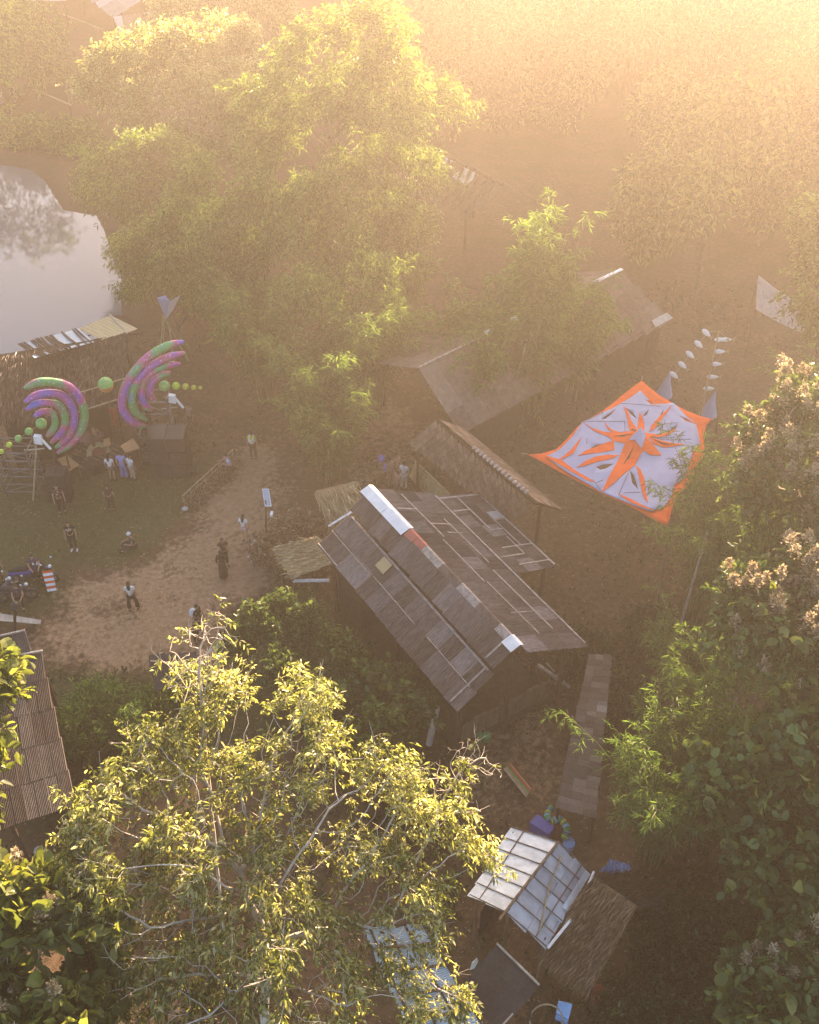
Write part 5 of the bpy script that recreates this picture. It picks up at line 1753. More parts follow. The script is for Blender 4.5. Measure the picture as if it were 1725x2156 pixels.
for k, ((x, y), ang) in enumerate(fs):
    p = gplane(*Z4(x, y), FA, FB)
    side = 'left' if k < 5 else 'right'
    pos_ = ['topmost', 'second', 'middle', 'fourth', 'lowest'][k] if k < 5 else ['topmost', 'second topmost', 'third', 'fourth', 'fifth', 'lowest'][k - 5]
    f = thing('paper_fish', f'white paper fish, {pos_} on the {side} string behind the orange canopy', 'paper fish', p, 'paper fish hanging from the mast')
    d = Vector((math.cos(R(ang)), -.15, math.sin(R(ang)))).normalized()
    w = d.cross(Vector((0, 1, 0))).normalized()
    v_ = d.cross(w)
    mb = MB()
    rings = []
    for f_, r_ in ((-.30, .02), (-.22, .10), (-.05, .14), (.12, .10), (.26, .045)):
        rings.append([p + d * f_ + w * (math.cos(a) * r_) + v_ * (math.sin(a) * r_ * .6) for a in [2 * math.pi * i / 8 for i in range(8)]])
    for i in range(4):
        for j in range(8): mb.poly([rings[i][j], rings[i][(j + 1) % 8], rings[i + 1][(j + 1) % 8], rings[i + 1][j]])
    mb.poly(rings[0][::-1])
    mb.poly(rings[-1])
    mb.build('body', M['white_paint'], f, True)
    MB().hexa([p + d * .25 - v_ * .01, p + d * .48 + w * .11 - v_ * .01, p + d * .42 - v_ * .01, p + d * .48 - w * .11 - v_ * .01], [p + d * .25 + v_ * .01, p + d * .48 + w * .11 + v_ * .01, p + d * .42 + v_ * .01, p + d * .48 - w * .11 + v_ * .01]).build('tail', M['mat_yellow'], f)
    MB().tube([p + w * .1, p - w * .2 + Vector((0, 0, .3))], .006, 3).build('thread', M['pale_wood'], f)
for (x, y), lab in (((70, 1450), 'small pale cone tent behind the top corner of the orange canopy'), ((535, 1660), 'small pale cone tent behind the right corner of the orange canopy')):
    b_ = g(*Z4(x, y + 15), 0)
    c = thing('cone_tent', lab, 'tent', b_, 'small cone tents')
    mb = MB()
    n = 10
    hgt, rd_ = 1.7, .5
    for i in range(n):
        a0, a1 = 2 * math.pi * i / n, 2 * math.pi * (i + 1) / n
        p0, p1 = b_ + Vector((math.cos(a0), math.sin(a0), 0)) * rd_, b_ + Vector((math.cos(a1), math.sin(a1), 0)) * rd_
        ap = b_ + Vector((.15, 0, hgt))
        m0, m1 = lerp(p0, ap, .55) - (lerp(p0, ap, .55) - b_ - Vector((0, 0, hgt * .55))) * .2, lerp(p1, ap, .55) - (lerp(p1, ap, .55) - b_ - Vector((0, 0, hgt * .55))) * .2
        mb.poly([p0, p1, m1, m0])
        mb.poly([m0, m1, ap])
    mb.build('fabric', M['white_cloth'], c)
    MB().tube([b_ + Vector((.15, 0, 0)), b_ + Vector((.15, 0, hgt + .2))], .03, 5).build('pole', M['wood'], c)

# ------------------------------------------------------------------ stage decor: inflatable arcs
SA = g(*Z1(690, 950), 4.3)
SB = g(*Z1(985, 860), 4.3)
SB = SA + Vector((SB.x - SA.x, SB.y - SA.y, 0))


def mat_batik(name, seed):
    m, t, out = nt(name)
    b = N(t, 'ShaderNodeBsdfPrincipled', Roughness=.5)
    tc = t.nodes.new('ShaderNodeTexCoord')
    n0 = N(t, 'ShaderNodeTexNoise', Scale=.55, Detail=1)
    n1 = N(t, 'ShaderNodeTexVoronoi', Scale=5.0)
    mp = t.nodes.new('ShaderNodeMapping')
    mp.inputs['Location'].default_value = (seed, seed * 2, 0)
    t.links.new(tc.outputs['Object'], mp.inputs[0])
    t.links.new(mp.outputs[0], n0.inputs['Vector'])
    t.links.new(mp.outputs[0], n1.inputs['Vector'])
    col = ramp(t, n0.outputs['Fac'], [(.30, (.06, .09, .45)), (.40, (.26, .06, .36)), (.48, (.38, .06, .16)), (.54, (.07, .24, .13)), (.62, (.07, .30, .07)), (.70, (.04, .20, .32))])
    col = mixc(t, ramp(t, n1.outputs['Distance'], [(.10, (.4, .4, .4)), (.3, (0, 0, 0))]), col, (.62, .55, .72))
    t.links.new(col, b.inputs['Base Color'])
    t.links.new(b.outputs[0], out.inputs['Surface'])
    return m


BAT = [mat_batik('batik fabric %d' % k, k * 3.7) for k in range(4)]
M['ball_green'] = mat_basic('green tie dye', (.22, .42, .10), (.08, .26, .10), 5, .6, .1)
M['ball_lime'] = mat_basic('lime tie dye', (.42, .55, .05), (.25, .40, .05), 5, .6, .1)
M['ball_yellow'] = mat_basic('yellow green tie dye', (.52, .48, .06), (.30, .34, .05), 5, .6, .1)
M['ball_orange'] = mat_basic('orange tie dye', (.48, .28, .05), (.40, .12, .05), 4, .6, .1)


def catmull(pts, n=6):
    pts = [Vector(p) for p in pts]
    q = [pts[0] * 2 - pts[1]] + pts + [pts[-1] * 2 - pts[-2]]
    out = []
    for i in range(1, len(q) - 2):
        for k in range(n):
            t = k / n
            a, b, c, d = q[i - 1], q[i], q[i + 1], q[i + 2]
            out.append(.5 * ((2 * b) + (c - a) * t + (2 * a - 5 * b + 4 * c - d) * t * t + (3 * b - a - 3 * c + d) * t ** 3))
    out.append(pts[-1])
    return out


LEFT = [[(195, 795), (300, 748), (420, 742), (540, 772), (630, 850), (678, 960), (678, 1060), (640, 1160), (560, 1250), (460, 1320)], [(198, 905), (290, 852), (400, 828), (500, 848), (572, 920), (602, 1010), (588, 1100), (545, 1190), (450, 1275)],
        [(212, 965), (300, 915), (400, 905), (480, 930), (522, 1000), (528, 1080), (490, 1160), (410, 1235)], [(277, 1015), (340, 980), (410, 977), (442, 1020), (448, 1080), (420, 1140), (377, 1178)]]
RIGHT = [[(1488, 415), (1380, 440), (1260, 500), (1160, 580), (1080, 670), (1015, 780), (988, 880), (993, 960), (1042, 1040), (1110, 1085), (1188, 1105)], [(1500, 505), (1400, 530), (1290, 575), (1190, 640), (1112, 730), (1072, 830), (1067, 920), (1102, 990), (1188, 1050)],
         [(1463, 590), (1370, 602), (1260, 642), (1182, 712), (1147, 800), (1157, 880), (1187, 940), (1233, 970)], [(1383, 662), (1310, 682), (1242, 732), (1217, 800), (1227, 860), (1263, 888)]]
ordn = ['outermost', 'second', 'third', 'innermost']
for side, arcs in (('left', LEFT), ('right', RIGHT)):
    for k, arc in enumerate(arcs):
        pts = catmull([gplane(*Z1(*p), SA, SB) + Vector((0, -.02 * k, 0)) for p in arc], 5)
        n = len(pts)
        rr = [(.21 - .016 * k) * (.35 + .65 * min(1, 4.2 * min(i / (n - 1), 1 - i / (n - 1)) ** .7)) * (1 + .02 * math.sin(i * 2.1)) for i in range(n)]
        o = MB().tube(pts, rr, 10).build('inflatable_arc', BAT[k], None, True)
        tag(o, f'{ordn[k]} inflatable batik arc of the {side} fan above the stage', 'inflatable arc', 'inflatable arcs over the stage')
BALLS = [('left', (335, 1078), 45, 'ball_green', 'largest'), ('left', (235, 1143), 33, 'ball_green', 'second largest'), ('left', (150, 1200), 30, 'ball_green', 'middle'), ('left', (76, 1250), 25, 'ball_lime', 'fourth'), ('left', (12, 1305), 22, 'ball_lime', 'lowest'),
         ('right', (1330, 775), 45, 'ball_green', 'largest'), ('right', (1425, 775), 33, 'ball_lime', 'second largest'), ('right', (1502, 780), 27, 'ball_yellow', 'middle'), ('right', (1568, 787), 22, 'ball_yellow', 'fourth'), ('right', (1622, 790), 17, 'ball_yellow', 'smallest')]
prev = {}
for side, (x, y), r_, mt, nm in BALLS:
    p = gplane(*Z1(x, y), SA, SB)
    rr = r_ * .2604 / FOC * (p.y * _c + (CAM_H - p.z) * _s)
    o = thing('ball', f'{nm} green ball in the row beside the {side} inflatable fan', 'ball', p, 'green balls beside the fans')
    MB().ball(p, rr, 12, 8).build('skin', M[mt], o, True)
    if side in prev: MB().tube([prev[side], p], .012, 3).build('cord', M['pale_wood'], o)
    prev[side] = p
p = gplane(*Z1(855, 765), SA, SB)
o = thing('inflatable_ball', 'round inflatable, green above and orange below, on a rope between the two fans', 'inflatable ball', p)
mb, m2 = MB(), MB()
for mb_, lo, hi in ((mb, 0, 3), (m2, 3, 6)):
    for i in range(lo, hi):
        for k in range(12):
            q = []
            for a, b in ((i, k), (i + 1, k), (i + 1, k + 1), (i, k + 1)):
                th, ph = math.pi * a / 6, 2 * math.pi * b / 12
                q.append(p + Vector((.38 * math.sin(th) * math.cos(ph), .38 * math.sin(th) * math.sin(ph), .38 * math.cos(th))))
            mb_.poly(q)
mb.build('cap', M['ball_green'], o, True)
m2.build('bowl', M['ball_orange'], o, True)
MB().tube([p - Vector((0, 0, .37)), p - Vector((0, 0, 1.2))], .02, 5).build('cord', M['black'], o)
rope = thing('bamboo_pole', 'upper pale bamboo pole running between the two inflatable fans', 'pole', gplane(*Z1(560, 855), SA, SB), 'poles between the fans')
MB().tube([gplane(*Z1(x, y), SA, SB) + Vector((0, .05, 0)) for x, y in ((540, 860), (640, 832), (780, 792), (930, 742), (1030, 710), (1110, 690))], .035, 6).build('shaft', M['bamboo_dry'], rope)
rope = thing('bamboo_pole', 'lower pale bamboo pole running between the two inflatable fans', 'pole', gplane(*Z1(560, 1010), SA, SB), 'poles between the fans')
MB().tube([gplane(*Z1(x, y), SA, SB) + Vector((0, .05, 0)) for x, y in ((540, 1020), (690, 972), (830, 925), (975, 880), (1100, 845))], .035, 6).build('shaft', M['bamboo_dry'], rope)
for side, xs in (('left', ((420, 1000), (560, 1000))), ('right', ((1130, 800), (1190, 1000)))):
    o = thing('fan_frame', f'bamboo uprights carrying the {side} inflatable fan', 'frame', g(*Z1(xs[0][0], 1330)), 'frames of the fans')
    for x, y in xs:
        p = gplane(*Z1(x, y), SA, SB) + Vector((0, .35, 0))
        MB().tube([Vector((p.x, p.y, 0)), p + Vector((0, 0, 1.2))], [.05, .04], 6).build('pole', M['darkwood'], o)
        MB().beam(p + Vector((0, 0, .6)), p + Vector((0, -.4, .6)), .04).build('bracket', M['darkwood'], o)

# stage deck, tables, boxes
sg = thing('stage', 'low dark wooden stage deck under the inflatable fans', 'stage', g(*Z1(800, 1300)))
q = [g(*Z1(x, y), .5) for x, y in ((560, 1380), (700, 1110), (1180, 1090), (1130, 1310), (700, 1450))]
MB().slab(q, .5).build('deck', M['darkwood'], sg)
for k in range(9):
    a, b = lerp(q[0], q[4], .1) if False else lerp(q[0], q[1], k / 9), lerp(q[4], q[3], k / 9)
    MB().beam(a + Vector((0, 0, .02)), b + Vector((0, 0, .02)), .12, .03).build('deck_board', M['wood'], sg)


def table(pts, z, mat, lab, nm='table'):
    pts = [g(*Z1(x, y), z) for x, y in pts]
    o = thing(nm, lab, 'table', (mid(*pts).x, mid(*pts).y, 0))
    MB().slab(pts, .05).build('top', M[mat], o)
    for p in pts:
        p = lerp(p, mid(*pts), .12)
        MB().beam(Vector((p.x, p.y, 0)), Vector((p.x, p.y, z - .05)), .05).build('leg', M['wood'], o)
    return o


table([(470, 1365), (545, 1335), (640, 1410), (545, 1468)], 1.0, 'tan_board', 'tan board table at the left front of the stage')
table([(975, 1258), (1075, 1195), (1132, 1275), (1015, 1312)], 1.35, 'tan_board', 'bright orange tan table at the right of the stage')
table([(838, 1205), (885, 1190), (895, 1250), (835, 1262)], 1.3, 'tan_board', 'small tan board standing between the two stage tables', 'board_table')
o = thing('rug', 'round yellowish rug on the stage deck', 'rug', g(*Z1(800, 1322), .5))
MB().tube([g(*Z1(800, 1322), .53), g(*Z1(800, 1322), .55)], .62, 18).build('pile', M['mat_yellow'], o)
MB().tube([g(*Z1(800, 1322), .551), g(*Z1(800, 1322), .56)], .35, 18).build('centre', M['dull_red'], o)
o = thing('beanbag', 'dusty pink round cushion at the back of the stage', 'cushion', g(*Z1(730, 1180), .5))
MB().ball(g(*Z1(730, 1165), .85), (.75, .75, .4), 12, 7).build('cover', mat_basic('dusty pink cloth', (.26, .12, .12), (.16, .075, .08), 3, .9), o, True)
for (x, y), s_, lab in (((1400, 1455), (1.9, 1.4, 2.4), 'black loudspeaker stack right of the stage'), ((510, 1680), (1.0, .9, 1.7), 'black loudspeaker stack at the left front of the stage')):
    b_ = g(*Z1(x, y))
    o = thing('loudspeaker', lab, 'loudspeaker', b_)
    n = 3 if s_[2] > 2 else 2
    for k in range(n):
        for j in (-1, 1):
            c = b_ + Vector((j * s_[0] / 4, .02 * k, s_[2] * (k + .5) / n))
            MB().box(c, (s_[0] / 2 - .03, s_[1] - .06 * k, s_[2] / n - .03), .05).build('cabinet', M['black'], o)
            MB().tube([c + Vector((0, -s_[1] / 2 - .005 + .03 * k, 0)), c + Vector((0, -s_[1] / 2 - .04 + .03 * k, 0))], s_[0] * .17, 12).build('cone', M['rubber'], o)


def tower(pts, z0, z1, lab, rungs=7, mat='steel'):
    pts = [Vector((p.x, p.y, 0)) for p in pts]
    o = thing('scaffold_tower', lab, 'scaffold', mid(*pts), 'scaffold towers beside the stage')
    for p in pts: MB().tube([p + Vector((0, 0, z0)), p + Vector((0, 0, z1))], .045, 6).build('upright', M[mat], o)
    for k in range(rungs):
        z = z0 + .4 + (z1 - z0 - .6) * k / (rungs - 1)
        for i in range(len(pts)):
            a, b = pts[i], pts[(i + 1) % len(pts)]
            MB().tube([a + Vector((0, 0, z)), b + Vector((0, 0, z))], .028, 5).build('rail', M[mat], o)
            if k < rungs - 1 and (k + i) % 2 == 0:
                MB().tube([a + Vector((0, 0, z)), b + Vector((0, 0, z + (z1 - z0 - .6) / (rungs - 1)))], .02, 5).build('brace', M[mat], o)
    return o


c = g(*Z1(200, 1620))
tower([c + Vector(v) for v in ((-.7, -.6, 0), (.9, -.6, 0), (.9, .6, 0), (-.7, .6, 0))], 0, 3.0, 'metal scaffold tower left of the stage under the row of green balls', 6)
c = g(*Z1(1330, 1290))
tower([c + Vector(v) for v in ((-1.1, -.5, 0), (.7, -.5, 0), (.7, .5, 0), (-1.1, .5, 0))], 0, 3.6, 'metal scaffold tower under the right inflatable fan', 5)
for (x, y), yb, lab in (((1395, 870), 1290, 'white floodlight with an arm under the right row of green balls'), ((310, 1200), 1700, 'white floodlight with an arm under the left row of green balls')):
    p0 = g(*Z1(x - 40, yb))
    a = Vector((p0.x, p0.y, 0))
    p = gy(*Z1(x, y), p0.y)
    o = thing('floodlight', lab, 'floodlight', a, 'floodlights beside the stage')
    MB().tube([a, Vector((p.x - .1, p.y, p.z - .1))], [.05, .04], 6).build('pole', M['bamboo_dry'], o)
    MB().hexa([p + Vector(v) for v in ((-.2, -.12, -.22), (.16, -.12, -.3), (.16, .12, -.3), (-.2, .12, -.22))], [p + Vector(v) for v in ((-.16, -.12, .2), (.16, -.12, .14), (.16, .12, .14), (-.16, .12, .2))]).build('lamp', M['white_paint'], o)
    MB().beam(p + Vector((.12, 0, 0)), p + Vector((.5, -.1, -.55)), .09).build('arm', M['white_paint'], o)
    MB().tube([p + Vector((-.7, .1, -.75)), p + Vector((.2, -.1, -.5))], .035, 5).build('crossbar', M['pale_wood'], o)

rc = random.Random(12)
for k, (x, y, lab) in enumerate(((640, 1440, 'black equipment case in front of the left tan table'), (1180, 1400, 'black equipment case left of the big loudspeaker stack'), (1080, 1340, 'small dark case under the orange tan table'),
                                 (330, 1480, 'dark case beside the left scaffold tower'), (1560, 1470, 'low dark case right of the big loudspeaker stack'), (760, 1470, 'flat dark case on the grass before the stage'))):
    b_ = g(*Z1(x, y))
    o = thing('equipment_case', lab, 'case', b_, 'equipment cases round the stage')
    sx, sy, sz = rc.uniform(.5, .9), rc.uniform(.4, .6), rc.uniform(.3, .7)
    a = rc.uniform(-.5, .5)
    MB().box(b_ + Vector((0, 0, sz * .42)), (sx, sy, sz * .8), a).build('body', M['black'], o)
    MB().box(b_ + Vector((0, 0, sz * .92)), (sx + .03, sy + .03, sz * .14), a).build('lid', M['rubber'], o)
    MB().box(b_ + Vector((0, 0, sz * .83)), (sx + .035, sy + .035, .03), a).build('edge_trim', M['steel'], o)

# teepee of bamboo poles with a white cloth
tp = thing('teepee', 'teepee of bamboo poles topped with a pale triangular cloth behind the right fan', 'teepee', g(372, 745))
base = g(372, 745)
apx = Vector((g(*Z1(1340, 240)).x, base.y, 0))
apx = gy(*Z1(1340, 240), base.y)
for k, (x, y) in enumerate(((1320, 450), (1345, 430), (1480, 470), (1540, 480), (1560, 470), (1470, 620), (1440, 440))):
    e = g(*Z1(x, y + 40))
    e = Vector((e.x, base.y + (k % 3 - 1) * .8, 0))
    MB().tube([e, lerp(e, apx, 1.0) + Vector((.05 * (k - 3), 0, 0)), apx + (apx - e) * .12 + Vector((.05 * (k - 3), 0, 0))], [.06, .05, .03], 5).build('pole', M['bamboo_dry'], tp)
cl = [gy(*Z1(*p), base.y - .3 + .2 * (i % 2)) for i, p in enumerate(((1270, 62), (1340, 40), (1375, 90), (1462, 40), (1400, 160), (1342, 235)))]
MB().slab([cl[0], cl[1], cl[2], cl[5]], .02).build('cloth', M['white_cloth'], tp)
MB().slab([cl[2], cl[3], cl[4], cl[5]], .02).build('cloth', M['pink_cloth'], tp)

# ------------------------------------------------------------------ yard furniture
b_ = g(561, 1140)
lp = thing('solar_lamp', 'solar street lamp with a pale panel on a thin dark pole beside the dirt path', 'street lamp', b_)
top = gy(560, 1066, b_.y)
MB().tube([b_, top], [.05, .04], 6).build('pole', M['black'], lp)
pc = gy(559, 1048, b_.y)
P0, P1, P2, P3 = gy(552, 1029, b_.y + .55), gy(566, 1029, b_.y + .55), gy(572, 1066, b_.y - .1), gy(558, 1066, b_.y - .1)
MB().slab([P0, P1, P2, P3], .05).build('panel_frame', M['white_paint'], lp)
nv = (P1 - P0).cross(P3 - P0).normalized()
if nv.z < 0: nv = -nv
for i in range(2):
    for j in range(7):
        u0, u1, w0, w1 = .1 + i * .41, .1 + i * .41 + .38, .04 + j * .132, .04 + j * .132 + .12
        f_ = lambda u, w: lerp(lerp(P0, P1, u), lerp(P3, P2, u), w) + nv * .012
        MB().slab([f_(u0, w0), f_(u1, w0), f_(u1, w1), f_(u0, w1)], .01).build('cell', M['panel_cell'], lp)
MB().beam(top, lerp(top, pc, .7), .05).build('bracket', M['black'], lp)
MB().box(gy(572, 1082, b_.y - .2), (.12, .3, .1)).build('lamp_head', M['glass'], lp)

for (x0, y0), (x1, y1), lab in (((388, 1064), (492, 968), 'low bamboo rail fence with tangled plants beside the dirt path'),):
    A, B = g(x0, y0), g(x1, y1)
    fe = thing('low_fence', lab, 'fence', mid(A, B))
    for k in range(8):
        p = lerp(A, B, k / 7)
        MB().tube([p, p + Vector((0, 0, .62))], .035, 5).build('post', M['bamboo_dry'], fe)
    for z in (.3, .58):
        for f in range(3):
            MB().tube([lerp(A, B, f / 3) + Vector((0, 0, z)), lerp(A, B, (f + 1.05) / 3) + Vector((0, .02, z + .03))], .03, 5).build('rail', M['bamboo_dry'], fe)
    n = 700
    u = rngS.random(n)
    pos = np.array(A)[None] + (np.array(B) - np.array(A))[None] * u[:, None] + rngS.normal(0, .2, (n, 3)) * np.array([1, 1, .4]) + np.array([.25, -.25, .28])
    v, tt = leaf_geo(pos - np.array(origin(fe)), rngS.normal(0, 1, (n, 3)), rngS.uniform(.1, .25, n), .07, rngS)
    add_obj('climbing_plants', fast_mesh('climbing_plants', v, tt, M['leaf_litter']), fe, 'stuff')
o = thing('stone', 'pale round stone on the grass at the end of the low fence', 'stone', g(390, 1071))
MB().ball(g(390, 1071, .1), (.17, .14, .12), 9, 6).build('body', M['concrete'], o, True)


def sphere_part(c, r, nm, mat, par):
    return MB().ball(c, r, 8, 5).build(nm, mat, par, True)


# bench for the seated man
BN = g(552, 1168)
o = thing('bench', 'low wooden bench under the seated man in a white shirt', 'bench', BN)
for k in range(3):
    MB().box(BN + Vector((0, -.14 + .14 * k, .42)), (1.0, .12, .04), -.1).build('seat_board', M['pale_wood'], o)
for sx in (-.4, .4):
    for sy in (-.12, .12): MB().box(BN + Vector((sx, sy, .2)), (.06, .06, .4)).build('leg', M['wood'], o)


def motorbike(px, py, ang, body, lab):
    b_ = g(px, py)
    root = thing('motorbike', lab, 'motorbike', b_, 'motorbikes parked at the left edge')
    m_ = Matrix.Rotation(ang, 3, 'Z')

    def T(x, y, z): return b_ + m_ @ Vector((x, y, z))
    for x in (-.62, .62):
        ring = [T(x + .27 * math.cos(a), 0, .29 + .27 * math.sin(a)) for a in [2 * math.pi * k / 14 for k in range(15)]]
        w_ = MB().tube(ring, .055, 6, cap=False).build('wheel', M['rubber'], root, True)
        h_ = MB()
        for k in range(6):
            a = math.pi * k / 6
            h_.beam(T(x + .25 * math.cos(a), 0, .29 + .25 * math.sin(a)), T(x - .25 * math.cos(a), 0, .29 - .25 * math.sin(a)), .02)
        h_.build('spokes', M['steel'], w_)
    mb = MB()
    prof = [(-.75, .62, .10), (-.5, .66, .14), (-.1, .52, .13), (.2, .45, .14), (.42, .62, .12), (.5, .9, .07)]
    mb.tube([T(x, 0, z) for x, z, r_ in prof], [r_ for x, z, r_ in prof], 8)
    mb.build('body', M[body], root, True)
    MB().tube([T(-.72, 0, .78), T(-.4, 0, .80), T(0, 0, .74), T(.14, 0, .7)], [.07, .13, .12, .06], 8).build('seat', M['rubber'], root, True)
    MB().box(T(-.02, 0, .32), (.42, .26, .24), ang).build('engine', M['steel'], root)
    for s_ in (-.08, .08): MB().tube([T(.62, s_, .29), T(.46, s_, .9)], .025, 5).build('fork', M['steel'], root)
    hb = MB().tube([T(.34, -.34, 1.0), T(.44, -.12, .96), T(.44, .12, .96), T(.34, .34, 1.0)], .02, 5).build('handlebar', M['black'], root)
    for s_ in (-1, 1):
        sphere_part(T(.40, s_ * .3, 1.14), (.05, .03, .06), 'mirror', M['glass'], hb)
    sphere_part(T(.55, 0, .88), .09, 'headlight', M['glass'], root)
    MB().tube([T(-.1, .14, .25), T(-.75, .16, .32)], [.03, .05], 6).build('exhaust', M['steel'], root)
    MB().hexa([T(.35, -.05, .58), T(.9, -.05, .5), T(.9, .05, .5), T(.35, .05, .58)], [T(.4, -.06, .63), T(.88, -.06, .55), T(.88, .06, .55), T(.4, .06, .63)]).build('mudguard', M[body], root)
    return root


motorbike(62, 1222, .35, 'blue', 'blue motorbike nearest to the striped deck chair')
motorbike(95, 1214, -.5, 'black', 'black motorbike between the blue one and the striped deck chair')
motorbike(38, 1264, .2, 'black', 'black motorbike with pale trim standing behind the yard lamp post')
motorbike(4, 1258, .6, 'steel', 'grey motorbike at the left edge beside the lamp post')
ch = thing('deck_chair', 'folding chair with orange and white striped cloth facing the motorbikes', 'chair', g(112, 1240))
A = g(112, 1240)
for k in range(8):
    p0, p1 = A + Vector((-.15 + .03 * k, .3 - .07 * k, .85 - .09 * k)), A + Vector((-.15 + .03 * (k + 1), .3 - .07 * (k + 1), .85 - .09 * (k + 1)))
    MB().slab([p0 + Vector((-.22, -.05, 0)), p0 + Vector((.22, .05, 0)), p1 + Vector((.22, .05, 0)), p1 + Vector((-.22, -.05, 0))], .015).build('stripe', M['white_paint' if k % 2 else 'orange_cloth'], ch)
for s_ in (-.23, .23):
    MB().beam(A + Vector((-.15 + s_, .35, .9)), A + Vector((.1 + s_, -.35, 0)), .04).build('leg', M['wood'], ch)
    MB().beam(A + Vector((-.1 + s_, .4, 0)), A + Vector((.02 + s_, -.1, .45)), .04).build('leg', M['wood'], ch)
b_ = g(31, 1338)
lp = thing('lamp_post', 'short dark post with a round lamp shade behind the grey shed roof', 'lamp post', b_)
tp_ = gy(32, 1275, b_.y)
MB().tube([b_, tp_], [.07, .06], 7).build('post', M['darkwood'], lp)
MB().tube([tp_ - Vector((0, 0, .05)), tp_ + Vector((0, 0, .12)), tp_ + Vector((0, 0, .2))], [.24, .16, .04], 10).build('shade', M['black'], lp)
sphere_part(tp_ - Vector((0, 0, .06)), .1, 'bulb', M['glass'], lp)
for k in range(3):
    a, b = g(-20, 1291 + k * 6, .5 + .1 * k), g(86, 1308 + k * 2, .3 + .08 * k)
    o = MB().beam(a, b, .13, .04).build('board', M['pale_wood'])
    tag(o, ['topmost', 'middle', 'lowest'][2 - k] + ' long grey board in the stack behind the lamp post', 'board', 'grey boards stacked behind the lamp post')
o = thing('trestle', 'low trestle carrying the grey boards behind the lamp post', 'trestle', g(40, 1305))
for x, y in ((-5, 1300), (70, 1312)):
    MB().box(g(x, y, .16), (.1, .5, .3)).build('block', M['wood'], o)

# concrete posts, beams
for (a, b, za, zb, r_, mt, lab) in (((921, 1487), (903, 1568), 1.6, .12, .13, 'concrete', 'white concrete pillar leaning below the near corner of the long house'),
                                    ((1132, 1400), (1200, 1447), .9, .12, .09, 'pale_wood', 'pale beam propped on the ground right of the long house end'),
                                    ((1150, 1396), (1190, 1436), .8, .3, .04, 'bamboo_dry', 'thin bamboo rod beside the pale beam right of the long house end')):
    A, B = g(*a, za), g(*b, zb)
    o = MB().tube([A, B], r_, 8).build('beam', M[mt])
    tag(o, lab, 'beam')
for (a, b), (za, zb), lab, r_ in ((((1490, 1120), (1450, 1258)), (6.0, 2.5), 'pale bare bamboo pole leaning in front of the bamboo covering the canopy', .05), (((1503, 1525), (1468, 1625)), (5.2, 2.0), 'pale bare bamboo pole under the dark bamboo on the right', .05),
                                  (((1552, 1470), (1520, 1560)), (5.2, 2.6), 'thinner bare bamboo pole right of the one under the dark bamboo', .035), (((1110, 715), (1082, 820)), (5.5, .3), 'pale bamboo stem at the foot of the plumed bamboo', .05)):
    A = g(*a, za)
    B = gy(*b, A.y - .3)
    d = (B - A)
    if d.z < 0 and B.z > .05:
        B2 = B + d * (B.z / -d.z)
    else:
        B2 = Vector((B.x, B.y, 0))
    o = MB().tube([A, lerp(A, B, .5), B, Vector((B2.x, B2.y, 0))], [r_ * .8, r_, r_, r_ * 1.1], 6).build('bamboo_pole', M['pale_wood'])
    tag(o, lab, 'bamboo pole', 'bare bamboo poles')

# things near the white panelled hut
bx = thing('blue_box', 'deep blue box with a lid behind the white panelled hut', 'box', g(1140, 1760))
q = [g(x, y, .85) for x, y in ((1132, 1714), (1168, 1740), (1156, 1757), (1115, 1731))]
MB().hexa([Vector((p.x, p.y, 0)) for p in [lerp(p, mid(*q), .06) for p in q]], [lerp(p, mid(*q), .06) - Vector((0, 0, .08)) for p in q]).build('body', M['blue'], bx)
MB().slab(q, .07).build('lid', M['blue'], bx)
ar = thing('play_tunnel', 'green blue and red curved play tunnel between the blue box and the plank shed', 'play tunnel', g(1180, 1770))
path = catmull([g(*Z5(*p), z) for p, z in (((800, 150), .7), ((770, 210), .8), ((800, 260), .8), ((870, 240), .75), ((930, 320), .7), ((900, 400), .5))], 6)
cols = ['green', 'teal', 'blue', 'green', 'yellow', 'green', 'sky_blue', 'green']
for k in range(len(path) - 1):
    MB().tube([path[k], path[k + 1]], .13, 8).build('ring', M[cols[k % 8]], ar, True)
MB().slab([g(*Z5(x, y), .55) for x, y in ((805, 235), (870, 215), (905, 300), (870, 360), (820, 320))], .5).build('red_mat', M['dull_red'], ar)
tpn = thing('tarpaulin', 'crumpled blue tarpaulin on the ground above the thatched roof', 'tarpaulin', g(1300, 1860))
mb = MB()
rt = np.random.default_rng(6)
outl = [Z5(*p) for p in ((1180, 700), (1270, 590), (1330, 580), (1430, 620), (1440, 680), (1400, 700), (1500, 760), (1490, 790), (1400, 770), (1340, 700), (1260, 690))]
wp = [tuple(g(*p).xy) for p in outl]
nxg, nyg = 26, 20
P = np.array(wp)
xs, ys = np.linspace(P[:, 0].min(), P[:, 0].max(), nxg), np.linspace(P[:, 1].min(), P[:, 1].max(), nyg)
XX, YY = np.meshgrid(xs, ys, indexing='ij')
zz = .05 + .14 * rt.random((nxg, nyg)) + .1 * np.sin(XX * 7) * np.cos(YY * 6)
ins = pip(XX, YY, wp)
for i in range(nxg - 1):
    for j in range(nyg - 1):
        if ins[i, j] and ins[i + 1, j + 1]:
            mb.poly([(XX[a, b], YY[a, b], zz[a, b]) for a, b in ((i, j), (i + 1, j), (i + 1, j + 1), (i, j + 1))])
mb.build('sheet', M['blue_tarp'], tpn).modifiers.new('t', 'SOLIDIFY').thickness = .02
o = thing('bucket', 'light blue bucket at the back corner of the white panelled hut', 'bucket', g(*Z5(935, 480)))
p = g(*Z5(935, 485))
MB().tube([p, p + Vector((0, 0, .45))], [.17, .22], 12).build('body', M['sky_blue'], o)
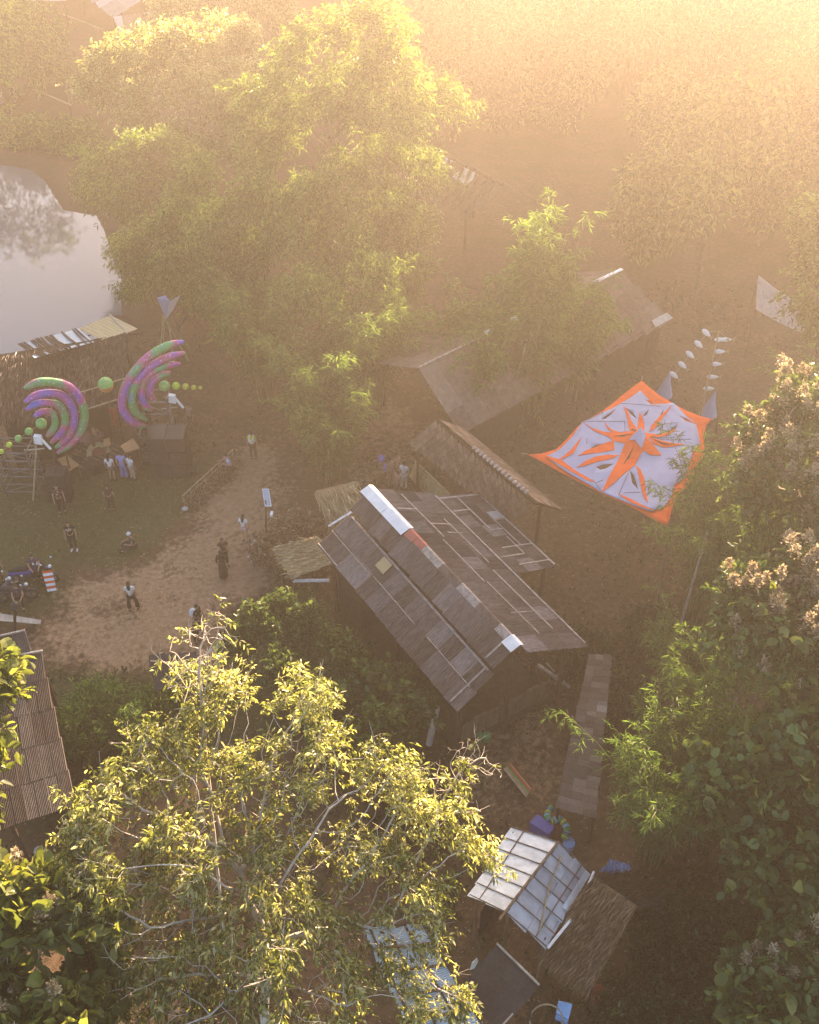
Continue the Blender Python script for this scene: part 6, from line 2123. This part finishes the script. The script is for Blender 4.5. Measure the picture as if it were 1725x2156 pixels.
MB().tube([p + Vector((.21 * math.cos(a), .02, .45 + .12 * math.sin(a))) for a in [math.pi * k / 8 for k in range(9)]], .012, 4).build('handle', M['steel'], o)
for (cx, cy), lab in (((1090, 1650), 'flat wooden pallet with red and green strips on the ground below the long house'),):
    o = thing('pallet', lab, 'pallet', g(cx, cy))
    q = [g(x, y, .22) for x, y in ((1060, 1618), (1080, 1605), (1122, 1655), (1108, 1678))]
    for k in range(6):
        f0, f1 = k / 6, (k + .8) / 6
        MB().slab([lerp(q[0], q[1], f0), lerp(q[0], q[1], f1), lerp(q[3], q[2], f1), lerp(q[3], q[2], f0)], .04).build('slat', M[['pale_wood', 'tan_board', 'green', 'red', 'tan_board', 'dull_red'][k]], o)
    for f in (.08, .5, .92):
        MB().beam(lerp(q[0], q[3], f) - Vector((0, 0, .1)), lerp(q[1], q[2], f) - Vector((0, 0, .1)), .1).build('bearer', M['wood'], o)
for x, mt, pl, lab in ((975, 'dull_red', 'dull_red', 'dull red plant pot leftmost of the row above the bare branch'), (992, 'dull_red', 'dull_red', 'dull red plant pot next to the green pots above the bare branch'),
                       (1008, 'green', 'green', 'green plant pot beside the dull red pots above the bare branch'), (1024, 'green', 'green', 'green plant pot rightmost of the row above the bare branch')):
    p = g(x, 1560)
    o = thing('plant_pot', lab, 'plant pot', p, 'plant pots in a row')
    MB().tube([p, p + Vector((0, 0, .3))], [.12, .17], 8).build('pot', M[mt], o)
    MB().ball(p + Vector((0, 0, .35)), (.2, .2, .14), 7, 5).build('plant', M[pl], o)
o = thing('blue_board', 'light blue rectangular board lying tilted at the bottom right of the dark roof', 'board', g(1187, 2130))
q = [g(1176, 2108, .75), g(1205, 2115, .75), g(1197, 2147, .35), g(1171, 2133, .35)]
MB().slab(q, .05).build('top', M['sky_blue'], o)
MB().slab([lerp(q[3], q[2], .02) + Vector((0, -.02, 0)), lerp(q[3], q[2], .98) + Vector((0, -.02, 0)), lerp(q[3], q[2], .98) + Vector((0, -.02, -.3)), lerp(q[3], q[2], .02) + Vector((0, -.02, -.3))], .04).build('side', M['sky_blue'], o)
for p in q: MB().beam(Vector((p.x, p.y, 0)), lerp(p, mid(*q), .1) - Vector((0, 0, .05)), .05).build('leg', M['wood'], o)
o = thing('hoop', 'large pale hoop standing at the bottom edge beside the light blue board', 'hoop', g(1150, 2150))
pc = g(1150, 2148, .45)
MB().tube([pc + Vector((.5 * math.cos(a), .25 * math.sin(a), .5 * math.sin(a))) for a in [2 * math.pi * k / 28 for k in range(29)]], .025, 6, cap=False).build('ring', M['bamboo_dry'], o, True)
MB().tube([pc - Vector((.5, 0, .0)), pc + Vector((-.42, -.1, -.45))], .03, 5).build('stake', M['pale_wood'], o)
o = thing('cloth_heap', 'dull red cloth heap in the shade below the thatched roof', 'cloth', g(1270, 2090))
mb = MB()
for k in range(7):
    p = g(1255 + rt.uniform(-12, 30), 2095 + rt.uniform(-14, 16), .1)
    mb.ball(p, (rt.uniform(.14, .3), rt.uniform(.12, .26), rt.uniform(.1, .2)), 8, 5)
mb.build('folds', M['dull_red'], o, True)
o = thing('white_cloth', 'white cloth hanging on a stake beside the dark roofed hut', 'cloth', g(998, 2060))
a = g(1000, 2050)
MB().tube([a, a + Vector((.1, .1, 1.9))], .025, 5).build('stake', M['wood'], o)
q = [g(1005, 2016, 1.85), g(1008, 2022, 1.7), g(1000, 2036, 1.2), g(990, 2040, 1.15), g(994, 2026, 1.5)]
MB().slab(q, .05).build('rag', M['white_paint'], o)
o = thing('bamboo_rod', 'thin dry bamboo rod lying in the dark weeds at the lower right', 'bamboo pole', g(1350, 2117))
MB().tube([g(1317, 2119, .12), g(1384, 2114, .14)], .03, 5).build('shaft', M['bamboo_dry'], o)
o = thing('water_tank', 'teal plastic tank at the left edge below the grey shed', 'tank', g(2, 1840))
MB().tube([g(0, 1835), g(0, 1835) + Vector((0, 0, .9)), g(0, 1835) + Vector((0, 0, 1.05))], [.42, .42, .2], 14).build('drum', M['teal'], o, True)
MB().tube([g(0, 1835) + Vector((0, 0, 1.04)), g(0, 1835) + Vector((0, 0, 1.12))], .14, 10).build('lid', M['black'], o)
for (x, y, s_, lab) in ((88, 1800, .42, 'grey white sack below the grey shed roof'), (165, 1850, .5, 'pale sack under the left side of the foreground tree')):
    p = g(x, y)
    o = thing('sack', lab, 'sack', p)
    MB().ball(p + Vector((0, 0, s_ * .5)), (s_ * .55, s_ * .45, s_ * .55), 9, 7).build('bag', M['concrete'], o, True)
    MB().ball(p + Vector((.05, 0, s_ * 1.08)), (s_ * .18, s_ * .18, s_ * .16), 7, 5).build('neck', M['concrete'], o, True)
for (x, y), lab in (((803, 966), 'purple blue balloon left of the group behind the long house'), ((815, 985), 'second purple blue balloon just below the other one')):
    p = g(x, y + 24)
    o = thing('balloon', lab, 'balloon', p, 'balloons behind the long house')
    c = gy(x, y, p.y)
    MB().ball(c, (.19, .19, .23), 12, 8).build('skin', mat_basic('violet rubber', (.20, .19, .55), (.16, .15, .45), 3, .4, 0), o, True)
    MB().tube([p, c - Vector((0, 0, .22))], .012, 4).build('stick', M['pale_wood'], o)

# ------------------------------------------------------------------ people
SKINS = [(.36, .21, .14), (.24, .135, .085), (.45, .28, .2)]
M['skin0'] = mat_basic('tanned skin', SKINS[0], tuple(x * .85 for x in SKINS[0]), 5, .6, 0)
M['skin1'] = mat_basic('brown skin', SKINS[1], tuple(x * .85 for x in SKINS[1]), 5, .6, 0)
M['skin2'] = mat_basic('fair skin', SKINS[2], tuple(x * .85 for x in SKINS[2]), 5, .6, 0)
M['hair'] = mat_basic('dark hair', (.02, .014, .011), (.01, .008, .006), 12, .5, .2)
M['hair_brown'] = mat_basic('brown hair', (.07, .035, .018), (.03, .018, .01), 12, .5, .2)


def cloth_mat(c):
    k = 'cloth_%.2f_%.2f_%.2f' % c
    if k not in M: M[k] = mat_basic(k.replace('_', ' '), c, tuple(x * .75 for x in c), 9, .9, .15, .1)
    return M[k]


TODO = []


def skel(pose, h, face, lean=0.0):
    """joints in metres for a 1.7 m person who looks along -Y, then scaled"""
    J = {'pelvis': (0, 0, .93), 'waist': (0, -.005, 1.08), 'chest': (0, 0, 1.28), 'neck': (0, .005, 1.46), 'head': (0, -.015, 1.56)}
    st = {'stand': (.0, .0), 'walk': (.22, -.20), 'wide': (.03, -.03)}.get(pose, (0, 0))
    wide = .17 if pose == 'wide' else .10
    for s_, k, sw in ((-1, 'L', st[0]), (1, 'R', st[1])):
        J['hip' + k] = (s_ * .09, 0, .88)
        J['knee' + k] = (s_ * (wide + .0), -.02 - sw * .5 - .02, .48)
        J['ank' + k] = (s_ * (wide + .01), .02 - sw, .09 + (.05 if sw < -.1 else 0))
        J['toe' + k] = (s_ * (wide + .03), -.15 - sw, .035)
        J['sho' + k] = (s_ * .175, .01, 1.40)
        J['elb' + k] = (s_ * .235, .03 + sw * .3, 1.13)
        J['wri' + k] = (s_ * .245, -.05 + sw * .6, .88)
    if pose == 'sit':
        dz = -.47
        for k in ('pelvis', 'waist', 'chest', 'neck', 'head', 'shoL', 'shoR', 'elbL', 'elbR', 'wriL', 'wriR', 'hipL', 'hipR'):
            x, y, z = J[k]
            J[k] = (x, y - max(0, z - .9) * .25, z + dz)
        for s_, k in ((-1, 'L'), (1, 'R')):
            J['knee' + k] = (s_ * .14, -.44, .5)
            J['ank' + k] = (s_ * .15, -.50, .09)
            J['toe' + k] = (s_ * .17, -.68, .035)
            J['elb' + k] = (s_ * .23, -.22, .68)
            J['wri' + k] = (s_ * .16, -.44, .62)
    if pose == 'ground':
        dz = -.80
        for k in ('pelvis', 'waist', 'chest', 'neck', 'head', 'shoL', 'shoR', 'elbL', 'elbR', 'wriL', 'wriR', 'hipL', 'hipR'):
            x, y, z = J[k]
            J[k] = (x, y - max(0, z - .9) * .2, z + dz)
        for s_, k in ((-1, 'L'), (1, 'R')):
            J['knee' + k] = (s_ * .18, -.40, .36)
            J['ank' + k] = (s_ * .12, -.62, .07)
            J['toe' + k] = (s_ * .14, -.8, .04)
            J['elb' + k] = (s_ * .25, -.2, .34)
            J['wri' + k] = (s_ * .17, -.38, .40)
    if pose in ('reach', 'arms'):
        for s_, k in ((-1, 'L'), (1, 'R')):
            if pose == 'arms' or s_ < 0:
                J['elb' + k] = (s_ * .24, -.16, 1.18)
                J['wri' + k] = (s_ * .14, -.36, 1.28)
    if pose == 'point':
        J['elbL'] = (-.36, -.12, 1.32)
        J['wriL'] = (-.52, -.22, 1.48)
    out = {}
    c, s_ = math.cos(face), math.sin(face)
    for k, (x, y, z) in J.items():
        y -= lean * max(0, z - .9)
        q = h / 1.7
        out[k] = Vector(((x * c - y * s_) * q, (x * s_ + y * c) * q, z * q))
    return out


def skin_obj(name, mat, parent, nodes, edges, at, sub=1):
    """queue a skinned surface grown over joints"""
    me = bpy.data.meshes.new(name)
    me.from_pydata([tuple(p) for p, r_ in nodes], edges, [])
    me.materials.append(mat)
    o = bpy.data.objects.new(name, me)
    link(o, parent)
    TODO.append((o, [r_ for p, r_ in nodes], sub, at))
    return o


def person(lab, foot, face=0.0, h=1.68, pose='stand', shirt=(.5, .5, .5), pants=(.03, .03, .03), hair='hair', skin='skin0', sleeve='short', legs='long', z=0.0, hairlen=0, hat=None, vest=False, group=None, lean=0.0, dress=False, shoes=(.03, .03, .03), bag=None, stripe=None, nm='person'):
    b_ = Vector(foot) if len(foot) == 3 else g(foot[0], foot[1], z)
    root = thing('person', lab, 'person', b_, group)
    J = skel(pose, h, face, lean)
    q = h / 1.7
    fc, fs_ = math.cos(face), math.sin(face)
    F = Vector((fs_ * 1, -fc, 0))          # facing
    S = Vector((fc, fs_, 0))               # the person's left-right axis
    nodes, edges, ix = [], [], {}

    def add(k, r_, par=None, p=None):
        ix[k] = len(nodes)
        nodes.append((p if p is not None else J[k], r_ * q))
        if par: edges.append((ix[par], ix[k]))
    add('pelvis', .115)
    add('waist', .10, 'pelvis')
    add('chest', .125, 'waist')
    add('neck', .052, 'chest')
    add('head', .07, 'neck')
    for k in 'LR':
        sg_ = -1 if k == 'L' else 1
        add('hip' + k, .09, 'pelvis')
        add('knee' + k, .055, 'hip' + k)
        add('ank' + k, .036, 'knee' + k)
        add('toe' + k, .03, 'ank' + k)
        add('sho' + k, .06, 'chest')
        add('elb' + k, .042, 'sho' + k)
        add('wri' + k, .028, 'elb' + k)
        d = (J['wri' + k] - J['elb' + k]).normalized()
        side = d.cross(F).normalized()
        palm = J['wri' + k] + d * .075 * q
        add('palm' + k, .030, 'wri' + k, palm)
        for f_ in range(4):
            root_ = palm + side * (.014 * (f_ - 1.5)) * q + d * .012 * q
            L_ = (.062, .074, .07, .055)[f_] * q
            add('fa%d' % f_ + k, .009, 'palm' + k, root_ + d * .025 * q)
            add('fb%d' % f_ + k, .0075, 'fa%d' % f_ + k, root_ + d * (.025 * q + L_ * .5) + F * .006 * q)
            add('fc%d' % f_ + k, .006, 'fb%d' % f_ + k, root_ + d * (.02 * q + L_) + F * .02 * q)
        add('ta' + k, .010, 'palm' + k, palm - d * .03 * q + F * .028 * q)
        add('tb' + k, .008, 'ta' + k, palm + d * .01 * q + F * .045 * q)
    skin_obj('body', M[skin], root, nodes, edges, b_, 1)
    # head with face
    hc = b_ + J['head'] + Vector((0, 0, .055 * q)) + F * .008 * q
    mb = MB()
    n_, m_ = 12, 9
    for i in range(m_):
        for j in range(n_):
            qd = []
            for a, b in ((i, j), (i + 1, j), (i + 1, j + 1), (i, j + 1)):
                th, ph = math.pi * a / m_, 2 * math.pi * b / n_
                x, y, z_ = math.sin(th) * math.cos(ph), math.sin(th) * math.sin(ph), math.cos(th)
                jaw = 1 - .28 * max(0, -z_)
                qd.append(hc + (S * x * .073 * jaw + F * y * .09 * jaw + Vector((0, 0, z_ * .112))) * q)
            mb.poly(qd)
    ey = hc + F * .086 * q
    mb.hexa([ey + (S * x + Vector((0, 0, z_)) + F * y) * q for x, y, z_ in ((-.014, 0, -.03), (.014, 0, -.03), (.006, 0, .02), (-.006, 0, .02))], [ey + (S * x + Vector((0, 0, z_)) + F * y) * q for x, y, z_ in ((-.008, .022, -.026), (.008, .022, -.026), (.003, .006, .016), (-.003, .006, .016))])
    for s_ in (-1, 1): mb.ball(hc + S * s_ * .075 * q, (.014 * q, .018 * q, .03 * q), 6, 5)
    hd = mb.build('head', M[skin], root, True)
    mb = MB()
    for s_ in (-1, 1): mb.ball(hc + (S * s_ * .03 + F * .080 + Vector((0, 0, .012))) * q, .011 * q, 6, 5)
    mb.build('eyes', M['black'], hd)
    MB().ball(hc + (F * .082 - Vector((0, 0, .052))) * q, (.02 * q, .012 * q, .006 * q), 6, 4).build('mouth', M['dull_red'], hd)
    mb = MB()
    for i in range(5):
        for j in range(n_):
            qd = []
            for a, b in ((i, j), (i + 1, j), (i + 1, j + 1), (i, j + 1)):
                ph = 2 * math.pi * b / n_
                back = .5 - .5 * math.sin(ph)
                th = a / 5 * (math.pi * (.33 + .34 * back))
                qd.append(hc + (S * math.sin(th) * math.cos(ph) * .083 + F * (math.sin(th) * math.sin(ph) * .1 - .006) + Vector((0, 0, math.cos(th) * .124))) * q)
            mb.poly(qd)
    if hairlen:
        mb.tube([hc - F * .05 * q + Vector((0, 0, .05 * q)), hc - F * .095 * q - Vector((0, 0, .08 * q)), hc - F * (.12 + lean * -.2) * q - Vector((0, 0, hairlen * q))], [.07 * q, .085 * q, .05 * q], 8)
    mb.build('hair', M[hair], root, True)
    if hat:
        MB().tube([hc + Vector((0, 0, .05 * q)), hc + Vector((0, 0, .09 * q)), hc + Vector((0, 0, .15 * q))], [.125 * q, .095 * q, .05 * q], 12).build('cap', cloth_mat(hat), root, True)
    # shirt
    if shirt:
        nodes, edges, ix = [], [], {}
        add('pelvis', .128)
        add('waist', .118, 'pelvis')
        add('chest', .14, 'waist')
        add('neck', .07, 'chest', J['neck'] - Vector((0, 0, .035 * q)))
        for k in 'LR':
            add('sho' + k, .074, 'chest')
            f_ = .55 if sleeve == 'short' else (1.0 if sleeve == 'long' else .12)
            add('sl' + k, .055, 'sho' + k, lerp(J['sho' + k], J['elb' + k], f_))
            if sleeve == 'long': add('cu' + k, .04, 'sl' + k, lerp(J['elb' + k], J['wri' + k], .85))
        skin_obj('shirt', cloth_mat(shirt), root, nodes, edges, b_, 1)
    if dress:
        mb = MB()
        mb.tube([b_ + J['waist'], b_ + J['pelvis'], b_ + lerp(J['kneeL'], J['kneeR'], .5), b_ + lerp(J['ankL'], J['ankR'], .5) + Vector((0, 0, .02))], [.13 * q, .17 * q, .21 * q, .22 * q], 12)
        mb.build('skirt', cloth_mat(pants), root, True)
    elif pants:
        nodes, edges, ix = [], [], {}
        add('pelvis', .125)
        for k in 'LR':
            add('hip' + k, .102, 'pelvis')
            if legs == 'short':
                add('hem' + k, .085, 'hip' + k, lerp(J['hip' + k], J['knee' + k], .6))
            else:
                add('knee' + k, .07 if legs == 'long' else .085, 'hip' + k)
                add('hem' + k, .056 if legs == 'long' else .12, 'knee' + k, lerp(J['knee' + k], J['ank' + k], .92))
        skin_obj('trousers' if legs != 'short' else 'shorts', cloth_mat(pants), root, nodes, edges, b_, 1)
    for k in 'LR':
        p0, p1 = b_ + J['ank' + k], b_ + J['toe' + k]
        MB().tube([p0 - Vector((0, 0, .045 * q)) - (p1 - p0).normalized() * .05 * q, lerp(p0, p1, .5) - Vector((0, 0, .012 * q)), p1], [.042 * q, .045 * q, .034 * q], 7).build('shoe', cloth_mat(shoes), root, True)
    ch = b_ + J['chest']
    if vest:
        for z_, w_ in ((-.02, .275), (-.15, .27)):
            MB().tube([ch + (S * math.cos(a) * .155 + F * math.sin(a) * .15 + Vector((0, 0, z_))) * q for a in [2 * math.pi * i / 16 for i in range(17)]], .027 * q, 6, cap=False).build('reflective_band', M['white_paint'], root)
        for s_ in (-1, 1):
            MB().tube([ch + (S * s_ * .09 + F * .145 + Vector((0, 0, -.02))) * q, ch + (S * s_ * .1 + F * .06 + Vector((0, 0, .17))) * q, ch + (S * s_ * .1 - F * .08 + Vector((0, 0, .16))) * q, ch + (S * s_ * .09 - F * .14 + Vector((0, 0, -.02))) * q], .024 * q, 6).build('reflective_strap', M['white_paint'], root)
    if stripe:
        for z_ in (.0, .06):
            MB().tube([ch + (S * math.cos(a) * .145 + F * math.sin(a) * .145 + Vector((0, 0, z_))) * q for a in [2 * math.pi * i / 16 for i in range(17)]], .013 * q, 5, cap=False).build('shirt_stripe', cloth_mat(stripe), root)
    if bag:
        MB().ball(ch + (-F * .2 - Vector((0, 0, .12))) * q, (.17 * q, .15 * q, .26 * q), 9, 7).build('bag', cloth_mat(bag), root, True)
    return root


W_, BK, WH, BLU = (.62, .62, .66), (.018, .017, .018), (.68, .68, .72), (.20, .24, .48)
person('person in a yellow safety vest with white bands walking up the dirt path', (535, 966), face=math.pi, h=1.74, shirt=(.42, .44, .05), pants=(.07, .05, .04), vest=True)
person('person in a pale blue shirt leaning over the upper end of the low fence', (490, 1010), face=-1.2, h=1.66, shirt=(.45, .47, .68), pants=(.08, .06, .06), pose='arms', lean=.25)
person('person in a black shirt with a pale stripe standing on the grass', (158, 1158), face=.1, h=1.74, shirt=BK, pants=(.03, .024, .024), shoes=WH, stripe=(.55, .5, .42), pose='stand')
person('person sitting on the grass in dark clothes with a white cap', (284, 1150), face=-1.0, h=1.66, pose='ground', shirt=(.10, .08, .08), pants=(.06, .05, .05), hat=WH)
person('woman in a white top and wide black trousers on the dirt yard', (283, 1284), face=math.pi + .1, h=1.66, shirt=WH, pants=BK, legs='flare', hairlen=.28, pose='wide')
person('person with curly hair pointing left behind the one in the long dark coat', (476, 1192), face=.4, h=1.70, shirt=(.07, .04, .025), pants=BK, hair='hair_brown', pose='point', hairlen=.2)
person('person in a long dark coat seen from behind in the middle of the dirt path', (472, 1216), face=math.pi, h=1.60, shirt=(.03, .022, .018), pants=(.03, .022, .018), dress=True, sleeve='long', hairlen=.15)
person('woman in a white crop top and pink shorts standing near the solar lamp', (518, 1140), face=math.pi - .3, h=1.64, shirt=WH, pants=(.55, .36, .36), legs='short', hairlen=.3, skin='skin2')
person('man in a white shirt sitting on the low bench, feet to the left', (BN.x, BN.y, 0), face=-1.0, h=1.70, pose='sit', shirt=W_, pants=(.12, .1, .1), sleeve='long', shoes=WH)
person('person carrying a large white bag at the near edge of the dirt yard', (424, 1334), face=1.3, h=1.74, shirt=BK, pants=BK, bag=(.62, .66, .72), pose='walk')
person('person in dark red brown clothes bending beside the one with the white bag', (415, 1352), face=1.0, h=1.6, shirt=(.06, .025, .025), pants=BK, lean=.45, pose='reach')
person('person in a white top with dark hair standing in front of the stage', (239, 1012), face=math.pi, h=1.62, shirt=WH, pants=(.2, .14, .12), legs='short', hairlen=.25)
person('person in a loose blue patterned shirt in front of the stage', (264, 1008), face=math.pi, h=1.72, shirt=(.26, .27, .58), pants=(.16, .17, .42), legs='flare')
person('person in white beside the one in blue in front of the stage', (282, 1010), face=2.6, h=1.55, shirt=WH, pants=(.4, .32, .28), skin='skin2')
person('performer in bright red on the stage', (249, 909), face=.2, h=1.7, shirt=(.60, .05, .03), pants=(.4, .05, .04), z=.5)
person('shirtless person on the stage beside the orange table', (208, 950), face=math.pi + .4, h=1.7, shirt=None, pants=(.12, .1, .22), z=.0)
person('dark clothed person in the shade on the grass below the stage', (237, 1075), face=math.pi, h=1.66, shirt=(.05, .03, .03), pants=(.04, .028, .028))
person('person in dark clothes standing beside the left loudspeaker', (133, 1080), face=.4, h=1.72, shirt=(.05, .03, .035), pants=BK)
person('person with pale top in front of the dark wall right of the stage', (405, 905), face=-.6, h=1.7, shirt=(.35, .22, .18), pants=(.2, .12, .1))
person('person in a white shirt in the group behind the long house', (851, 1030), face=math.pi - .4, h=1.72, shirt=W_, pants=(.55, .5, .52))
person('person in dusty pink with a bun in the group behind the long house', (836, 1010), face=.5, h=1.64, shirt=(.45, .28, .22), pants=(.3, .18, .13))
person('person in tan at the left of the group behind the long house', (822, 1022), face=.8, h=1.68, shirt=(.38, .25, .18), pants=(.28, .18, .14))
person('person in brown nearest to the long house ridge behind its far end', (838, 1045), face=-.8, h=1.6, shirt=(.40, .27, .2), pants=(.22, .14, .1))
person('person in pale clothes at the left edge above the pond', (8, 228), face=.2, h=1.72, shirt=W_, pants=(.45, .4, .42))
person('person in dark clothes with a pale bag on the far bank at top left', (31, 218), face=-.3, h=1.72, shirt=(.08, .06, .07), pants=(.3, .26, .28), bag=(.5, .48, .5))
person('person in a dark purple top sitting on the black motorbike', (78, 1206), face=.4, h=1.7, pose='sit', shirt=(.09, .06, .10), pants=BK, z=.25)
person('person in dull red at the left edge of the yard', (3, 1228), face=.9, h=1.7, shirt=(.26, .05, .03), pants=(.2, .05, .04))
person('person in dark purple sitting behind the lamp post', (46, 1268), face=.2, h=1.68, pose='sit', shirt=(.06, .045, .08), pants=BK, z=.3)

# grow all queued bodies and clothes
bpy.context.view_layer.update()
for o, rad, sub, at in TODO:
    md = o.modifiers.new('skin', 'SKIN')
    md.use_smooth_shade = True
    sv = o.data.skin_vertices[0].data
    for k, r_ in enumerate(rad): sv[k].radius = (r_, r_)
    sv[0].use_root = True
    ss = o.modifiers.new('sub', 'SUBSURF')
    ss.levels = sub
    ss.render_levels = sub
dg = bpy.context.evaluated_depsgraph_get()
new = [(o, bpy.data.meshes.new_from_object(o.evaluated_get(dg), depsgraph=dg)) for o, *_ in TODO]
for o, me in new:
    o.modifiers.clear()
    mt = o.data.materials[0]
    old = o.data
    o.data = me
    if not me.materials: me.materials.append(mt)
    me.name = o.name
    bpy.data.meshes.remove(old)
